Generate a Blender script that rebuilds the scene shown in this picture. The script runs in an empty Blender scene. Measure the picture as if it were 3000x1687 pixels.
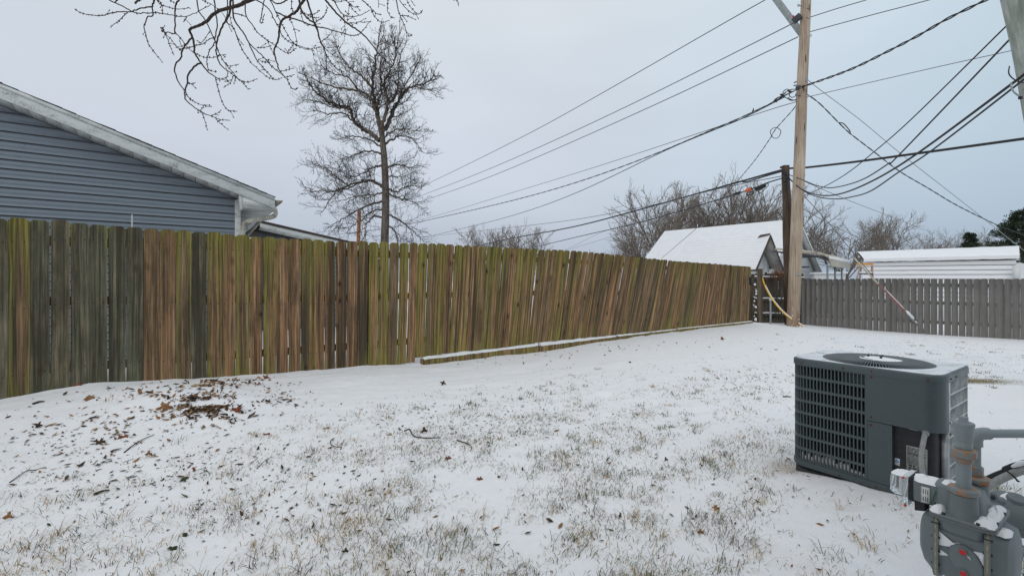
import bpy, bmesh, math, random
import numpy as np
from mathutils import Vector, Matrix, noise as mnoise

R = math.radians
random.seed(7)
RNG = np.random.default_rng(11)
S = bpy.context.scene
COL = S.collection

# ------------------------------------------------------------------ camera, sky, sun, exposure
F, V0, EYE = 1333.0, 822.0, 1.40          # focal length and eye level measured on the 3000 px wide photograph
cam = bpy.data.cameras.new('camera')
cam.lens, cam.sensor_width = 16.0, 36.0
cam.shift_y = -(843.5 - V0) / 3000.0
cam.clip_start, cam.clip_end = 0.05, 2000
camo = bpy.data.objects.new('camera', cam)
camo.location = (0, 0, EYE)
camo.rotation_euler = (R(90), 0, 0)
COL.objects.link(camo)
S.camera = camo
S.view_settings.view_transform = 'Standard'
S.view_settings.look = 'None'
S.view_settings.gamma = 1
S.view_settings.exposure = 0.0
S.view_settings.use_curve_mapping = False
S.cycles.max_bounces = 8

W = bpy.data.worlds.new('World')
S.world = W
W.use_nodes = True
wt = W.node_tree
for n in list(wt.nodes):
    wt.nodes.remove(n)
SUN_EL, SUN_AZ = R(38), R(205)
def wn(t, **k):
    n = wt.nodes.new(t)
    for a, b in k.items():
        setattr(n, a, b)
    return n
wo = wn('ShaderNodeOutputWorld'); wb = wn('ShaderNodeBackground')
wb.inputs['Strength'].default_value = 0.1
sky = wn('ShaderNodeTexSky', sky_type='NISHITA', sun_disc=False, sun_elevation=SUN_EL, sun_rotation=SUN_AZ,
         air_density=1.0, dust_density=4.0, ozone_density=1.0)
tc = wn('ShaderNodeTexCoord'); sep = wn('ShaderNodeSeparateXYZ')
wt.links.new(tc.outputs['Generated'], sep.inputs[0])
# overcast cloud layer: darker slate near the horizon, paler towards the zenith, slightly bluer to the east
ramp = wn('ShaderNodeValToRGB')
el = ramp.color_ramp.elements
el[0].position, el[0].color = 0.0, (4.5, 5.0, 6.0, 1)
el[1].position, el[1].color = 1.0, (9.0, 9.3, 9.6, 1)
for p, c in ((0.07, (4.95, 5.5, 6.5, 1)), (0.2, (6.0, 6.55, 7.4, 1)), (0.42, (6.8, 7.4, 8.1, 1)), (0.7, (8.3, 8.7, 9.1, 1))):
    e = el.new(p); e.color = c
wt.links.new(sep.outputs['Z'], ramp.inputs[0])
nz = wn('ShaderNodeTexNoise'); nz.inputs['Scale'].default_value = 1.6; nz.inputs['Detail'].default_value = 3
mp = wn('ShaderNodeMapping'); mp.inputs['Scale'].default_value = (1, 1, 2.6)
wt.links.new(tc.outputs['Generated'], mp.inputs[0]); wt.links.new(mp.outputs[0], nz.inputs['Vector'])
nr = wn('ShaderNodeMapRange'); nr.inputs[1].default_value = .3; nr.inputs[2].default_value = .7
nr.inputs[3].default_value = .93; nr.inputs[4].default_value = 1.07
wt.links.new(nz.outputs[0], nr.inputs[0])
mul = wn('ShaderNodeMix', data_type='RGBA', blend_type='MULTIPLY'); mul.inputs[0].default_value = 1
wt.links.new(ramp.outputs[0], mul.inputs[6]); wt.links.new(nr.outputs[0], mul.inputs[7])
xr = wn('ShaderNodeMapRange'); xr.inputs[1].default_value = 0.1; xr.inputs[2].default_value = .8
xr.inputs[3].default_value = 0; xr.inputs[4].default_value = 1
wt.links.new(sep.outputs['X'], xr.inputs[0])
tint = wn('ShaderNodeMix', data_type='RGBA', blend_type='MULTIPLY')
wt.links.new(xr.outputs[0], tint.inputs[0]); wt.links.new(mul.outputs[2], tint.inputs[6]); tint.inputs[7].default_value = (.84, .945, .975, 1)
mixs = wn('ShaderNodeMix', data_type='RGBA'); mixs.inputs[0].default_value = 0.93
wt.links.new(sky.outputs[0], mixs.inputs[6]); wt.links.new(tint.outputs[2], mixs.inputs[7])
wt.links.new(mixs.outputs[2], wb.inputs['Color']); wt.links.new(wb.outputs[0], wo.inputs[0])

sl = bpy.data.lights.new('sun', 'SUN')
sl.energy, sl.angle, sl.color = 0.5, R(25), (1.0, .97, .93)
slo = bpy.data.objects.new('sun', sl)
slo.rotation_euler = (R(90) - SUN_EL, 0, math.pi - SUN_AZ)
slo.location = (0, 0, 20)
COL.objects.link(slo)

# ------------------------------------------------------------------ helpers
def P(u, v, d):
    """World point at depth d seen at pixel (u, v) of the photograph: used to read positions off it."""
    return Vector(((u - 1500) / F * d, d, EYE - (v - V0) / F * d))

def hit(u, v, p, n):
    r = Vector(((u - 1500) / F, 1, -(v - V0) / F)); o = Vector((0, 0, EYE))
    return o + r * ((Vector(p) - o).dot(n) / r.dot(n))

WL = {}
def wloc(o):
    return WL.get(o.name, Vector((0, 0, 0))) if o else Vector((0, 0, 0))

def tag(o, label=None, cat=None, group=None, kind=None):
    if label: o['label'] = label
    if cat: o['category'] = cat
    if group: o['group'] = group
    if kind: o['kind'] = kind
    return o

def thing(name, label, cat, loc=(0, 0, 0), group=None):
    o = bpy.data.objects.new(name, None)
    o.empty_display_size = .1
    COL.objects.link(o)
    o.location = loc
    WL[o.name] = Vector(loc)
    return tag(o, label, cat, group)

class MB:
    """collects shapes; build() links them as one mesh object"""
    def __init__(s):
        s.v, s.f, s.m, s.n = [], [], [], 0
    def add(s, v, f, mi=0):
        b = s.n
        s.v.append(np.asarray(v, float).reshape(-1, 3)); s.n += len(s.v[-1])
        for q in f:
            s.f.append([b + i for i in q])
        s.m += [mi] * len(f)
        return s
    def box(s, c, size, rot=None, mi=0, taper=1.0):
        x, y, z = [k / 2 for k in size]
        V = [Vector((sx * x * (taper if sz > 0 else 1), sy * y * (taper if sz > 0 else 1), sz * z)) for sz in (-1, 1) for sy in (-1, 1) for sx in (-1, 1)]
        if rot is not None:
            V = [rot @ q for q in V]
        c = Vector(c)
        return s.add([q + c for q in V], [(0, 2, 3, 1), (4, 5, 7, 6), (0, 1, 5, 4), (2, 6, 7, 3), (0, 4, 6, 2), (1, 3, 7, 5)], mi)
    def prism(s, poly, off, mi=0):
        """polygon of 3D points swept by off"""
        n = len(poly); off = Vector(off)
        a = [Vector(p) for p in poly]
        V = a + [p + off for p in a]
        Fc = [tuple(range(n))[::-1], tuple(range(n, 2 * n))]
        for i in range(n):
            j = (i + 1) % n
            Fc.append((i, j, n + j, n + i))
        return s.add(V, Fc, mi)
    def tube(s, pts, rad, k=6, mi=0, caps=True, closed=False, flat=1.0):
        p = np.asarray([tuple(q) for q in pts], float); n = len(p)
        if n < 2: return s
        r = np.full(n, rad, float) if np.isscalar(rad) else np.asarray(rad, float)
        t = np.gradient(p, axis=0)
        if closed:
            t = np.roll(p, -1, 0) - np.roll(p, 1, 0)
        t /= np.linalg.norm(t, axis=1)[:, None] + 1e-12
        m = np.abs(t.mean(0)); ref = np.zeros(3); ref[np.argmin(m)] = 1
        a = np.cross(t, ref); a /= np.linalg.norm(a, axis=1)[:, None] + 1e-12
        b = np.cross(t, a)
        an = np.arange(k) * 2 * np.pi / k
        V = p[:, None] + r[:, None, None] * (a[:, None] * np.cos(an)[None, :, None] + b[:, None] * np.sin(an)[None, :, None] * flat)
        Fc = []
        for i in range(n if closed else n - 1):
            i2 = (i + 1) % n
            for j in range(k):
                j2 = (j + 1) % k
                Fc.append((i * k + j, i * k + j2, i2 * k + j2, i2 * k + j))
        if caps and not closed:
            Fc.append(tuple(range(k))[::-1]); Fc.append(tuple((n - 1) * k + j for j in range(k)))
        return s.add(V.reshape(-1, 3), Fc, mi)
    def lathe(s, prof, origin, axis=(0, 0, 1), k=20, mi=0, xdir=None, sx=1.0, phase=0.0):
        """prof: (radius, height) pairs turned about axis"""
        ax = Vector(axis).normalized()
        x = Vector(xdir) if xdir is not None else ax.orthogonal()
        x = (x - ax * x.dot(ax)).normalized(); y = ax.cross(x); o = Vector(origin)
        V, Fc = [], []
        for (r, h) in prof:
            for j in range(k):
                q = 2 * math.pi * (j + phase) / k
                V.append(o + ax * h + x * (r * sx * math.cos(q)) + y * (r * math.sin(q)))
        for i in range(len(prof) - 1):
            for j in range(k):
                j2 = (j + 1) % k
                Fc.append((i * k + j, i * k + j2, (i + 1) * k + j2, (i + 1) * k + j))
        Fc.append(tuple(range(k))[::-1]); Fc.append(tuple((len(prof) - 1) * k + j for j in range(k)))
        return s.add(V, Fc, mi)
    def build(s, name, mats, parent=None, smooth=None, bevel=None, origin=None, rotz=0.0, local=False):
        """verts are world coordinates unless local; smooth = sharp angle in degrees"""
        me = bpy.data.meshes.new(name)
        V = np.concatenate(s.v) if s.v else np.zeros((0, 3))
        base = wloc(parent) if origin is None else Vector(origin)
        if not local:
            V = V - np.array(base)
        me.from_pydata([], [], [])
        nv, nf = len(V), len(s.f)
        ln = np.fromiter((len(q) for q in s.f), np.int32, nf)
        me.vertices.add(nv); me.vertices.foreach_set('co', V.astype(np.float32).ravel())
        me.loops.add(int(ln.sum())); me.polygons.add(nf)
        me.loops.foreach_set('vertex_index', np.fromiter((i for q in s.f for i in q), np.int32, int(ln.sum())))
        st = np.zeros(nf, np.int32); st[1:] = np.cumsum(ln)[:-1]
        me.polygons.foreach_set('loop_start', st)
        me.polygons.foreach_set('material_index', np.array(s.m, np.int32))
        me.update(calc_edges=True); me.validate()
        for m in (mats if isinstance(mats, (list, tuple)) else [mats]):
            me.materials.append(m)
        if smooth is not None:
            me.polygons.foreach_set('use_smooth', np.ones(len(me.polygons), bool))
            me.set_sharp_from_angle(angle=R(smooth))
        o = bpy.data.objects.new(name, me)
        COL.objects.link(o)
        if parent is not None:
            o.parent = parent
            o.location = base - wloc(parent) if origin is not None else (0, 0, 0)
        else:
            o.location = base
        o.rotation_euler.z = rotz
        WL[o.name] = Vector(base)
        if bevel:
            b = o.modifiers.new('bevel', 'BEVEL'); b.width = bevel; b.segments = 2; b.limit_method = 'ANGLE'; b.angle_limit = R(40)
            b.harden_normals = False
        return o

def cr(pts, n=8):
    """Catmull-Rom through the points"""
    p = [np.array(q, float) for q in pts]
    if len(p) < 3: 
        return [p[0] + (p[-1] - p[0]) * i / n for i in range(n + 1)]
    p = [2 * p[0] - p[1]] + p + [2 * p[-1] - p[-2]]
    out = []
    for i in range(1, len(p) - 2):
        for j in range(n):
            t = j / n
            out.append(.5 * ((2 * p[i]) + (-p[i - 1] + p[i + 1]) * t + (2 * p[i - 1] - 5 * p[i] + 4 * p[i + 1] - p[i + 2]) * t * t + (-p[i - 1] + 3 * p[i] - 3 * p[i + 1] + p[i + 2]) * t ** 3))
    out.append(p[-2])
    return out

# ------------------------------------------------------------------ materials
class NT:
    def __init__(s, name, rough=.7, metal=0.0, spec=.4):
        s.m = bpy.data.materials.new(name); s.m.use_nodes = True
        s.t = s.m.node_tree; s.b = s.t.nodes['Principled BSDF']
        s.b.inputs['Roughness'].default_value = rough
        s.b.inputs['Metallic'].default_value = metal
        s.b.inputs['Specular IOR Level'].default_value = spec
        s._tc = None
    def node(s, t, **k):
        n = s.t.nodes.new(t)
        for a, b in k.items(): setattr(n, a, b)
        return n
    def put(s, sock, v):
        if isinstance(v, bpy.types.NodeSocket): s.t.links.new(v, sock)
        elif v is not None:
            if hasattr(sock.default_value, '__len__') and not hasattr(v, '__len__'): v = (v,) * len(sock.default_value)
            if hasattr(v, '__len__') and len(v) == 3 and len(sock.default_value) == 4: v = (*v, 1)
            sock.default_value = v
    def co(s, which='Object'):
        if s._tc is None: s._tc = s.node('ShaderNodeTexCoord')
        return s._tc.outputs[which]
    def attr(s, name, typ='OBJECT', out='Fac'):
        n = s.node('ShaderNodeAttribute', attribute_type=typ, attribute_name=name); return n.outputs[out]
    def map(s, vec, scale=(1, 1, 1), loc=(0, 0, 0), rot=(0, 0, 0)):
        n = s.node('ShaderNodeMapping'); s.put(n.inputs[0], vec); s.put(n.inputs['Scale'], scale); s.put(n.inputs['Location'], loc); s.put(n.inputs['Rotation'], rot)
        return n.outputs[0]
    def noise(s, vec=None, scale=5, detail=4, rough=.55, dist=0, out=0):
        n = s.node('ShaderNodeTexNoise'); s.put(n.inputs['Vector'], vec if vec is not None else s.co())
        s.put(n.inputs['Scale'], scale); n.inputs['Detail'].default_value = detail; n.inputs['Roughness'].default_value = rough; n.inputs['Distortion'].default_value = dist
        return n.outputs[out]
    def voro(s, vec, scale=5, feature='F1', out='Distance'):
        n = s.node('ShaderNodeTexVoronoi', feature=feature); s.put(n.inputs['Vector'], vec); s.put(n.inputs['Scale'], scale); return n.outputs[out]
    def wave(s, vec, scale=5, dist=2, detail=2):
        n = s.node('ShaderNodeTexWave', bands_direction='X'); s.put(n.inputs['Vector'], vec); s.put(n.inputs['Scale'], scale); s.put(n.inputs['Distortion'], dist); s.put(n.inputs['Detail'], detail); return n.outputs['Fac']
    def rng(s, x, a, b, c=0, d=1):
        n = s.node('ShaderNodeMapRange'); s.put(n.inputs[0], x)
        for i, q in enumerate((a, b, c, d)): s.put(n.inputs[i + 1], q)
        return n.outputs[0]
    def math(s, op, a, b=None, clamp=False):
        n = s.node('ShaderNodeMath', operation=op, use_clamp=clamp); s.put(n.inputs[0], a); s.put(n.inputs[1], b); return n.outputs[0]
    def vadd(s, a, b):
        n = s.node('ShaderNodeVectorMath', operation='ADD'); s.put(n.inputs[0], a); s.put(n.inputs[1], b); return n.outputs[0]
    def sepv(s, v):
        n = s.node('ShaderNodeSeparateXYZ'); s.put(n.inputs[0], v); return n.outputs
    def comb(s, x=0, y=0, z=0):
        n = s.node('ShaderNodeCombineXYZ'); s.put(n.inputs[0], x); s.put(n.inputs[1], y); s.put(n.inputs[2], z); return n.outputs[0]
    def mix(s, f, a, b, blend='MIX'):
        n = s.node('ShaderNodeMix', data_type='RGBA', blend_type=blend); s.put(n.inputs[0], f); s.put(n.inputs[6], a); s.put(n.inputs[7], b); return n.outputs[2]
    def ramp(s, f, stops):
        n = s.node('ShaderNodeValToRGB'); s.put(n.inputs[0], f); e = n.color_ramp.elements
        e[0].position, e[0].color = stops[0][0], (*stops[0][1], 1); e[1].position, e[1].color = stops[-1][0], (*stops[-1][1], 1)
        for p, c in stops[1:-1]:
            q = e.new(p); q.color = (*c, 1)
        return n.outputs[0]
    def bump(s, h, strength=.3, dist=.01):
        n = s.node('ShaderNodeBump'); s.put(n.inputs['Height'], h); n.inputs['Strength'].default_value = strength; n.inputs['Distance'].default_value = dist
        s.t.links.new(n.outputs[0], s.b.inputs['Normal'])
    def col(s, c): s.put(s.b.inputs['Base Color'], c); return s
    def rough(s, r): s.put(s.b.inputs['Roughness'], r); return s

def plain(name, c, rough=.6, metal=0.0, var=.12, scale=20, bump=0.0, spec=.4):
    n = NT(name, rough, metal, spec)
    f = n.noise(scale=scale, detail=5)
    d = tuple(k * (1 - var * 1.5) for k in c); l = tuple(min(k * (1 + var), 1) for k in c)
    n.col(n.ramp(f, ((.3, d), (.7, l))))
    n.rough(n.rng(f, .3, .7, max(rough - .1, .02), min(rough + .1, 1)))
    if bump: n.bump(f, bump, .005)
    return n.m

M = {}
def snow_mat():
    n = NT('snow', .75, 0, .25)
    c = n.co()
    f = n.noise(c, 3, 6, .6); g = n.noise(c, 90, 4, .7)
    n.col(n.mix(f, (.79, .80, .82), (.87, .875, .885)))
    n.bump(n.math('ADD', n.math('MULTIPLY', g, .35), f), .35, .012)
    return n.m
M['snow'] = snow_mat()
def roofsnow():
    n = NT('snow_over_shingles', .75, 0, .25)
    c = n.co(); z = n.sepv(c)[2]; f = n.noise(c, 2.2, 5, .6); g = n.noise(n.map(c, (1.2, 1.2, 9)), 2, 5, .65)
    w = n.math('FRACT', n.math('ADD', n.math('MULTIPLY', z, 5.5), n.math('MULTIPLY', f, .25)))
    lines = n.math('MULTIPLY', n.rng(n.math('ABSOLUTE', n.math('SUBTRACT', w, .5)), .30, .5), n.rng(g, .36, .58), True)
    n.col(n.mix(n.math('MULTIPLY', lines, .48), n.mix(f, (.70, .715, .74), (.82, .825, .835)), (.50, .52, .55)))
    n.bump(n.math('SUBTRACT', f, lines), .3, .02); return n.m
M['roofsnow'] = roofsnow()

def ground_mat():
    n = NT('snowy_lawn', .75, 0, .25)
    c = n.co()
    st = n.map(c, (1, 1, 1), rot=(0, 0, R(-36)))
    an = n.noise(n.map(st, (2.2, 9, 3)), 1.6, 6, .6)
    fine = n.noise(c, 160, 3, .7); med = n.noise(c, 14, 5, .6)
    snow = n.mix(med, (.76, .765, .785), (.86, .86, .872))
    ex = n.attr('exposed', 'GEOMETRY'); di = n.attr('dirt', 'GEOMETRY'); mo = n.attr('moss', 'GEOMETRY')
    speck = n.noise(n.map(st, (30, 62, 30)), 1.0, 5, .72)
    thr = n.rng(ex, 0, 1, .84, .56)
    mask = n.math('MULTIPLY', n.rng(n.math('SUBTRACT', speck, thr), 0, .07), n.rng(ex, 0.02, .2), True)
    turf = n.ramp(n.noise(c, 60, 4), ((.3, (.06, .055, .032)), (.5, (.15, .13, .075)), (.7, (.26, .24, .18))))
    icy = n.rng(n.math('ADD', an, n.math('MULTIPLY', ex, .12)), .62, .85, 0, .32)
    a = n.mix(icy, snow, (.56, .59, .61))
    a = n.mix(n.math('MULTIPLY', mask, .7), a, turf)
    a = n.mix(n.math('MULTIPLY', di, n.rng(fine, .3, .65), True), a, (.23, .17, .085))
    a = n.mix(n.math('MULTIPLY', mo, n.rng(fine, .3, .55), True), a, n.mix(med, (.16, .13, .04), (.10, .115, .03)))
    n.col(a)
    h = n.math('ADD', n.math('MULTIPLY', fine, .18), n.math('ADD', n.math('MULTIPLY', an, .9), n.math('MULTIPLY', med, .35)))
    n.bump(h, .5, .02)
    return n.m
M['ground'] = ground_mat()

def wood_mat(name, browns, greys, moss_c, knot=True):
    """per plank: tone 0 grey .. 1 brown, moss 0..1, seed"""
    n = NT(name, .85, 0, .2)
    seed = n.attr('seed'); tone = n.attr('tone'); moss = n.attr('moss')
    off = n.comb(n.math('MULTIPLY', seed, 37.1), n.math('MULTIPLY', seed, 13.3), n.math('MULTIPLY', seed, 71.7))
    o0 = n.sepv(n.co()); oc = n.comb(n.math('SUBTRACT', o0[0], n.math('MULTIPLY', n.attr('slant'), o0[2])), o0[1], o0[2])
    c = n.vadd(oc, off); o = n.sepv(oc)
    warp = n.noise(n.map(c, (5, 5, 1.1)), 1.0, 2, .5)
    cw = n.vadd(c, n.comb(n.math('MULTIPLY', n.math('SUBTRACT', warp, .5), .035), 0, 0))
    grain = n.noise(n.map(cw, (60, 40, 1.0)), 1.0, 5, .72)
    streak = n.noise(n.map(cw, (30, 12, .5)), 1.0, 5, .66)
    streak2 = n.noise(n.map(n.vadd(c, (3.1, 5.7, 9.2)), (17, 8, .33)), 1.0, 3, .5)
    blot = n.noise(n.map(c, (9, 9, 2.6)), 1.0, 5, .62)
    br = n.ramp(streak, [(.34, browns[0]), (.47, browns[1]), (.56, browns[2]), (.68, browns[3])])
    gr = n.ramp(n.math('ADD', n.math('MULTIPLY', streak, .6), n.math('MULTIPLY', blot, .4)), [(.32, greys[0]), (.5, greys[1]), (.68, greys[2])])
    fac = n.math('ADD', tone, n.math('MULTIPLY', n.math('SUBTRACT', blot, .5), .9), True)
    a = n.mix(fac, gr, br)
    # dark weather streaks running down the grain
    a = n.mix(n.math('MULTIPLY', n.rng(n.math('ADD', streak2, n.math('MULTIPLY', n.math('SUBTRACT', n.attr('dark'), .5), .22)), .53, .61), .82), a, greys[0])
    # moss: top end, foot and long streaks
    top = n.math('ADD', n.rng(o[2], .9, 1.75, 0, .20), n.rng(o[2], 1.62, 1.86, 0, .16)); foot = n.rng(o[2], .35, .0, 0, .14)
    edge = n.rng(n.math('ABSOLUTE', n.math('SUBTRACT', o[0], .012)), .03, .066, 0, .17)
    mm = n.math('ADD', n.math('ADD', top, foot), n.math('ADD', edge, n.math('MULTIPLY', moss, .5)))
    stain = n.noise(n.map(n.vadd(c, (5.3, 9.1, 2.7)), (7, 6, 1.7)), 1.0, 6, .68)
    a = n.mix(n.rng(stain, .50, .66, 0, .62), a, (.062, .05, .034))
    ms = n.noise(n.map(n.vadd(c, (8.3, 2.2, 4.4)), (20, 9, .42)), 1.0, 4, .6)
    mf = n.rng(n.math('ADD', ms, mm), .80, 1.05, 0, .78)
    a = n.mix(mf, a, n.mix(grain, moss_c[0], moss_c[1]))
    a = n.mix(n.rng(grain, .40, .54, .72, 0), a, (.04, .032, .022))
    if knot:
        vk = n.map(n.vadd(c, n.comb(0, 0, n.math('MULTIPLY', warp, .06))), (6.8, 0, 3.6))
        kd = n.voro(vk, 1.0); kc = n.voro(vk, 1.0, out='Color')
        pick = n.rng(n.sepv(kc)[0], .66, .68)
        ring = n.math('MULTIPLY', n.rng(kd, .27, .08), pick, True)
        a = n.mix(n.math('MULTIPLY', ring, .75), a, (.055, .03, .018))
        a = n.mix(n.math('MULTIPLY', n.rng(kd, .10, .07), pick, True), a, (.025, .014, .009))
    if knot:
        ax_ = n.math('ABSOLUTE', n.math('SUBTRACT', n.math('ABSOLUTE', o[0]), .038))
        az_ = n.math('ABSOLUTE', n.math('SUBTRACT', n.math('FRACT', n.math('DIVIDE', n.math('SUBTRACT', o[2], .0), .64)), .44))
        nail = n.math('MULTIPLY', n.rng(ax_, .006, .004), n.rng(az_, .010, .007), True)
        a = n.mix(n.math('MULTIPLY', nail, .8), a, (.02, .016, .014))
    n.col(a)
    n.bump(n.math('ADD', n.math('MULTIPLY', grain, .6), n.math('MULTIPLY', streak, .5)), .55, .006)
    return n.m
M['fence'] = wood_mat('mossy_fence_wood', [(.10, .055, .03), (.26, .14, .07), (.40, .225, .115), (.50, .335, .185)],
                      [(.05, .047, .03), (.125, .122, .08), (.26, .25, .185)], [(.16, .152, .022), (.34, .31, .075)])
M['oldwood'] = wood_mat('old_dark_wood', [(.06, .044, .03), (.14, .10, .07), (.21, .165, .115), (.27, .22, .16)],
                        [(.04, .035, .028), (.11, .095, .075), (.19, .17, .14)], [(.05, .055, .015), (.09, .09, .035)])
def greyfence_mat():
    n = NT('grey_stained_wood', .8, 0, .25)
    seed = n.attr('seed')
    c = n.vadd(n.co(), n.comb(n.math('MULTIPLY', seed, 37.), 0, n.math('MULTIPLY', seed, 71.)))
    gr = n.noise(n.map(c, (90, 50, 1.8)), 1, 5, .65); bl = n.noise(n.map(c, (8, 8, 2.2)), 1, 4)
    a = n.ramp(n.math('ADD', n.math('MULTIPLY', gr, .5), n.math('MULTIPLY', bl, .5)), [(.35, (.135, .128, .118)), (.5, (.175, .167, .155)), (.65, (.215, .205, .19))])
    a = n.mix(n.rng(seed, 0, 1, 0, .3), a, (.14, .135, .128))
    vk = n.map(c, (6.5, 0, 1.3)); kd = n.voro(vk, 1)
    a = n.mix(n.rng(kd, .10, .05, 0, .4), a, (.09, .08, .07))
    n.col(a); n.bump(gr, .3, .004)
    return n.m
M['greyfence'] = greyfence_mat()

def bark(name, c0, c1, sc=(14, 14, 2.5)):
    n = NT(name, .9, 0, .15)
    f = n.noise(n.map(n.co(), sc), 1, 5, .65)
    n.col(n.ramp(f, ((.35, c0), (.65, c1)))); n.bump(f, .6, .02)
    return n.m
M['bark'] = bark('grey_brown_bark', (.075, .06, .048), (.2, .165, .135))
M['twig'] = bark('dark_twig_bark', (.028, .023, .02), (.06, .049, .041))
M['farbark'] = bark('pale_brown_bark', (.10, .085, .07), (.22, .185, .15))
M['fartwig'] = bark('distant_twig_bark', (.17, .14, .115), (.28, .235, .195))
M['neartwig'] = bark('maple_twig_bark', (.035, .028, .026), (.095, .075, .06), (60, 60, 60))
M['bud'] = plain('bud', (.05, .016, .014), .6)

def pole_mat(name, c0, c1, c2):
    n = NT(name, .85, 0, .2)
    c = n.co()
    g = n.noise(n.map(c, (40, 40, .9)), 1, 5, .6); b = n.noise(n.map(c, (4, 4, 1.2)), 1, 5)
    a = n.ramp(n.math('ADD', n.math('MULTIPLY', g, .6), n.math('MULTIPLY', b, .4)), ((.36, c0), (.5, c1), (.64, c2)))
    vk = n.map(c, (7, 7, 1.1)); kd = n.voro(vk, 1)
    a = n.mix(n.rng(kd, .16, .10, 0, .8), a, (.05, .03, .02))
    z = n.sepv(c)[2]
    a = n.mix(n.math('MULTIPLY', n.rng(z, 1.7, .7), n.rng(b, .38, .6), True), a, tuple(k * .62 for k in c1[:1]) + (c1[1] * .5, c1[2] * .45))
    n.col(a); n.bump(g, .5, .01)
    return n.m
M['pole'] = pole_mat('tan_pole_wood', (.23, .175, .125), (.41, .325, .245), (.53, .45, .35))
M['darkpole'] = pole_mat('dark_creosote_wood', (.035, .024, .018), (.085, .058, .04), (.14, .105, .075))
M['rustpole'] = pole_mat('orange_brown_pole_wood', (.20, .09, .045), (.32, .15, .075), (.4, .2, .11))
def greypole():
    n = NT('weathered_grey_metal', .55, .25, .4)
    c = n.co()
    v = n.noise(n.map(c, (16, 16, .35)), 1, 4); h = n.noise(n.map(c, (6, 6, 90)), 1, 3)
    a = n.ramp(v, ((.3, (.20, .225, .19)), (.5, (.33, .36, .31)), (.68, (.5, .53, .48))))
    a = n.mix(n.rng(h, .5, .7, 0, .3), a, (.22, .22, .17))
    n.col(a); n.bump(h, .25, .004)
    return n.m
M['greypole'] = greypole()

def trim_mat():
    n = NT('dirty_white_trim', .5, 0, .4)
    c = n.co()
    st = n.noise(n.map(c, (2, 2, 5)), 2.2, 5, .6); sp = n.noise(c, 55, 4, .75)
    a = n.mix(n.math('MULTIPLY', n.rng(st, .45, .7), n.rng(sp, .42, .62), True), (.66, .68, .67), (.20, .19, .16))
    a = n.mix(n.rng(n.noise(c, 120, 2, .8), .68, .74, 0, .6), a, (.12, .11, .09))
    n.col(a); return n.m
M['trim'] = trim_mat()
def siding_mat(name, c, dark):
    n = NT(name, .5, 0, .35)
    f = n.noise(n.map(n.co(), (3, 3, 8)), 1, 5); g = n.noise(n.map(n.co(), (6, 6, 120)), 1, 4)
    n.col(n.mix(n.math('ADD', n.math('MULTIPLY', f, .7), n.math('MULTIPLY', g, .3)), dark, c)); n.bump(g, .12, .003)
    return n.m
M['siding'] = siding_mat('slate_blue_siding', (.265, .305, .35), (.19, .222, .26))
M['lapshadow'] = plain('painted_lap_shadow', (.075, .06, .052), .7)  # dark brown paints the shadow line under each siding course
M['whitesiding'] = siding_mat('white_siding', (.74, .75, .75), (.62, .63, .63))
M['soffit'] = plain('white_vinyl_soffit', (.55, .56, .55), .5, var=.06)
M['gutter'] = plain('stained_gutter', (.36, .34, .27), .55, var=.3, scale=30)
M['downspout'] = plain('mossy_white_downspout', (.60, .59, .50), .5, var=.2, scale=14)
M['shingle'] = plain('brown_shingle', (.085, .065, .055), .95, var=.3, scale=90, bump=.4)
def acmat():
    n = NT('grey_green_paint', .38, .0, .5)
    c = n.co(); f = n.noise(c, 4, 5); s = n.noise(c, 260, 2, .6)
    a = n.mix(f, (.052, .072, .078), (.068, .09, .096))
    a = n.mix(n.rng(s, .69, .73, 0, .45), a, (.5, .53, .55))
    n.col(a); n.rough(n.rng(f, .3, .7, .32, .5)); return n.m
M['ac'] = acmat()
def actop():
    n = NT('paint_under_thin_snow', .5, 0, .4)
    c = n.co(); f = n.noise(c, 9, 6, .65); g = n.noise(c, 150, 4, .75)
    m = n.rng(n.math('ADD', n.math('MULTIPLY', f, .62), n.math('MULTIPLY', g, .38)), .34, .50)
    n.col(n.mix(m, (.10, .13, .138), (.70, .73, .76))); n.rough(n.rng(m, 0, 1, .4, .8)); n.bump(m, .3, .004)
    return n.m
M['actop'] = actop()
M['galv'] = plain('bright_metal', (.50, .53, .54), .45, .3, var=.3, scale=12)  # brighter metal for the right louvres and edge strips
M['coil'] = plain('dark_coil', (.012, .012, .014), .9, var=.3)
M['blackpanel'] = plain('black_panel', (.022, .022, .024), .45, var=.3, scale=30)
M['rust'] = plain('rust', (.17, .055, .025), .9, var=.5, scale=60)
M['wire'] = plain('grille_wire', (.13, .15, .16), .45)
M['black'] = plain('black_rubber', (.015, .015, .016), .6)
M['foam'] = plain('black_foam', (.03, .03, .034), .95, var=.3, scale=60, bump=.5)
def meterpaint(name, rustiness, k=1.0):
    n = NT(name, .48, 0, .45)
    c = n.co(); f = n.noise(c, 16, 5); g = n.noise(c, 40, 5, .7)
    a = n.mix(f, (.125 * k, .150 * k, .158 * k), (.165 * k, .192 * k, .20 * k))
    a = n.mix(n.rng(g, .78 - rustiness, .88 - rustiness, 0, .9), a, n.mix(f, (.24, .085, .03), (.42, .22, .09)))
    n.col(a); n.bump(g, .12, .002); return n.m
M['meter'] = meterpaint('grey_meter_paint', .02)
M['pipe'] = meterpaint('worn_grey_pipe_paint', .16, 1.5)
M['union'] = meterpaint('rusty_union_paint', .33, 1.3)
M['seam'] = plain('brass_gasket', (.33, .27, .16), .6, var=.3, scale=50)
M['red'] = plain('red_seal', (.6, .02, .025), .4, var=.1)
M['label'] = plain('white_label', (.66, .67, .64), .5, var=.05)
M['plate'] = plain('grey_data_plate', (.42, .43, .40), .4, .2, var=.08)
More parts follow.
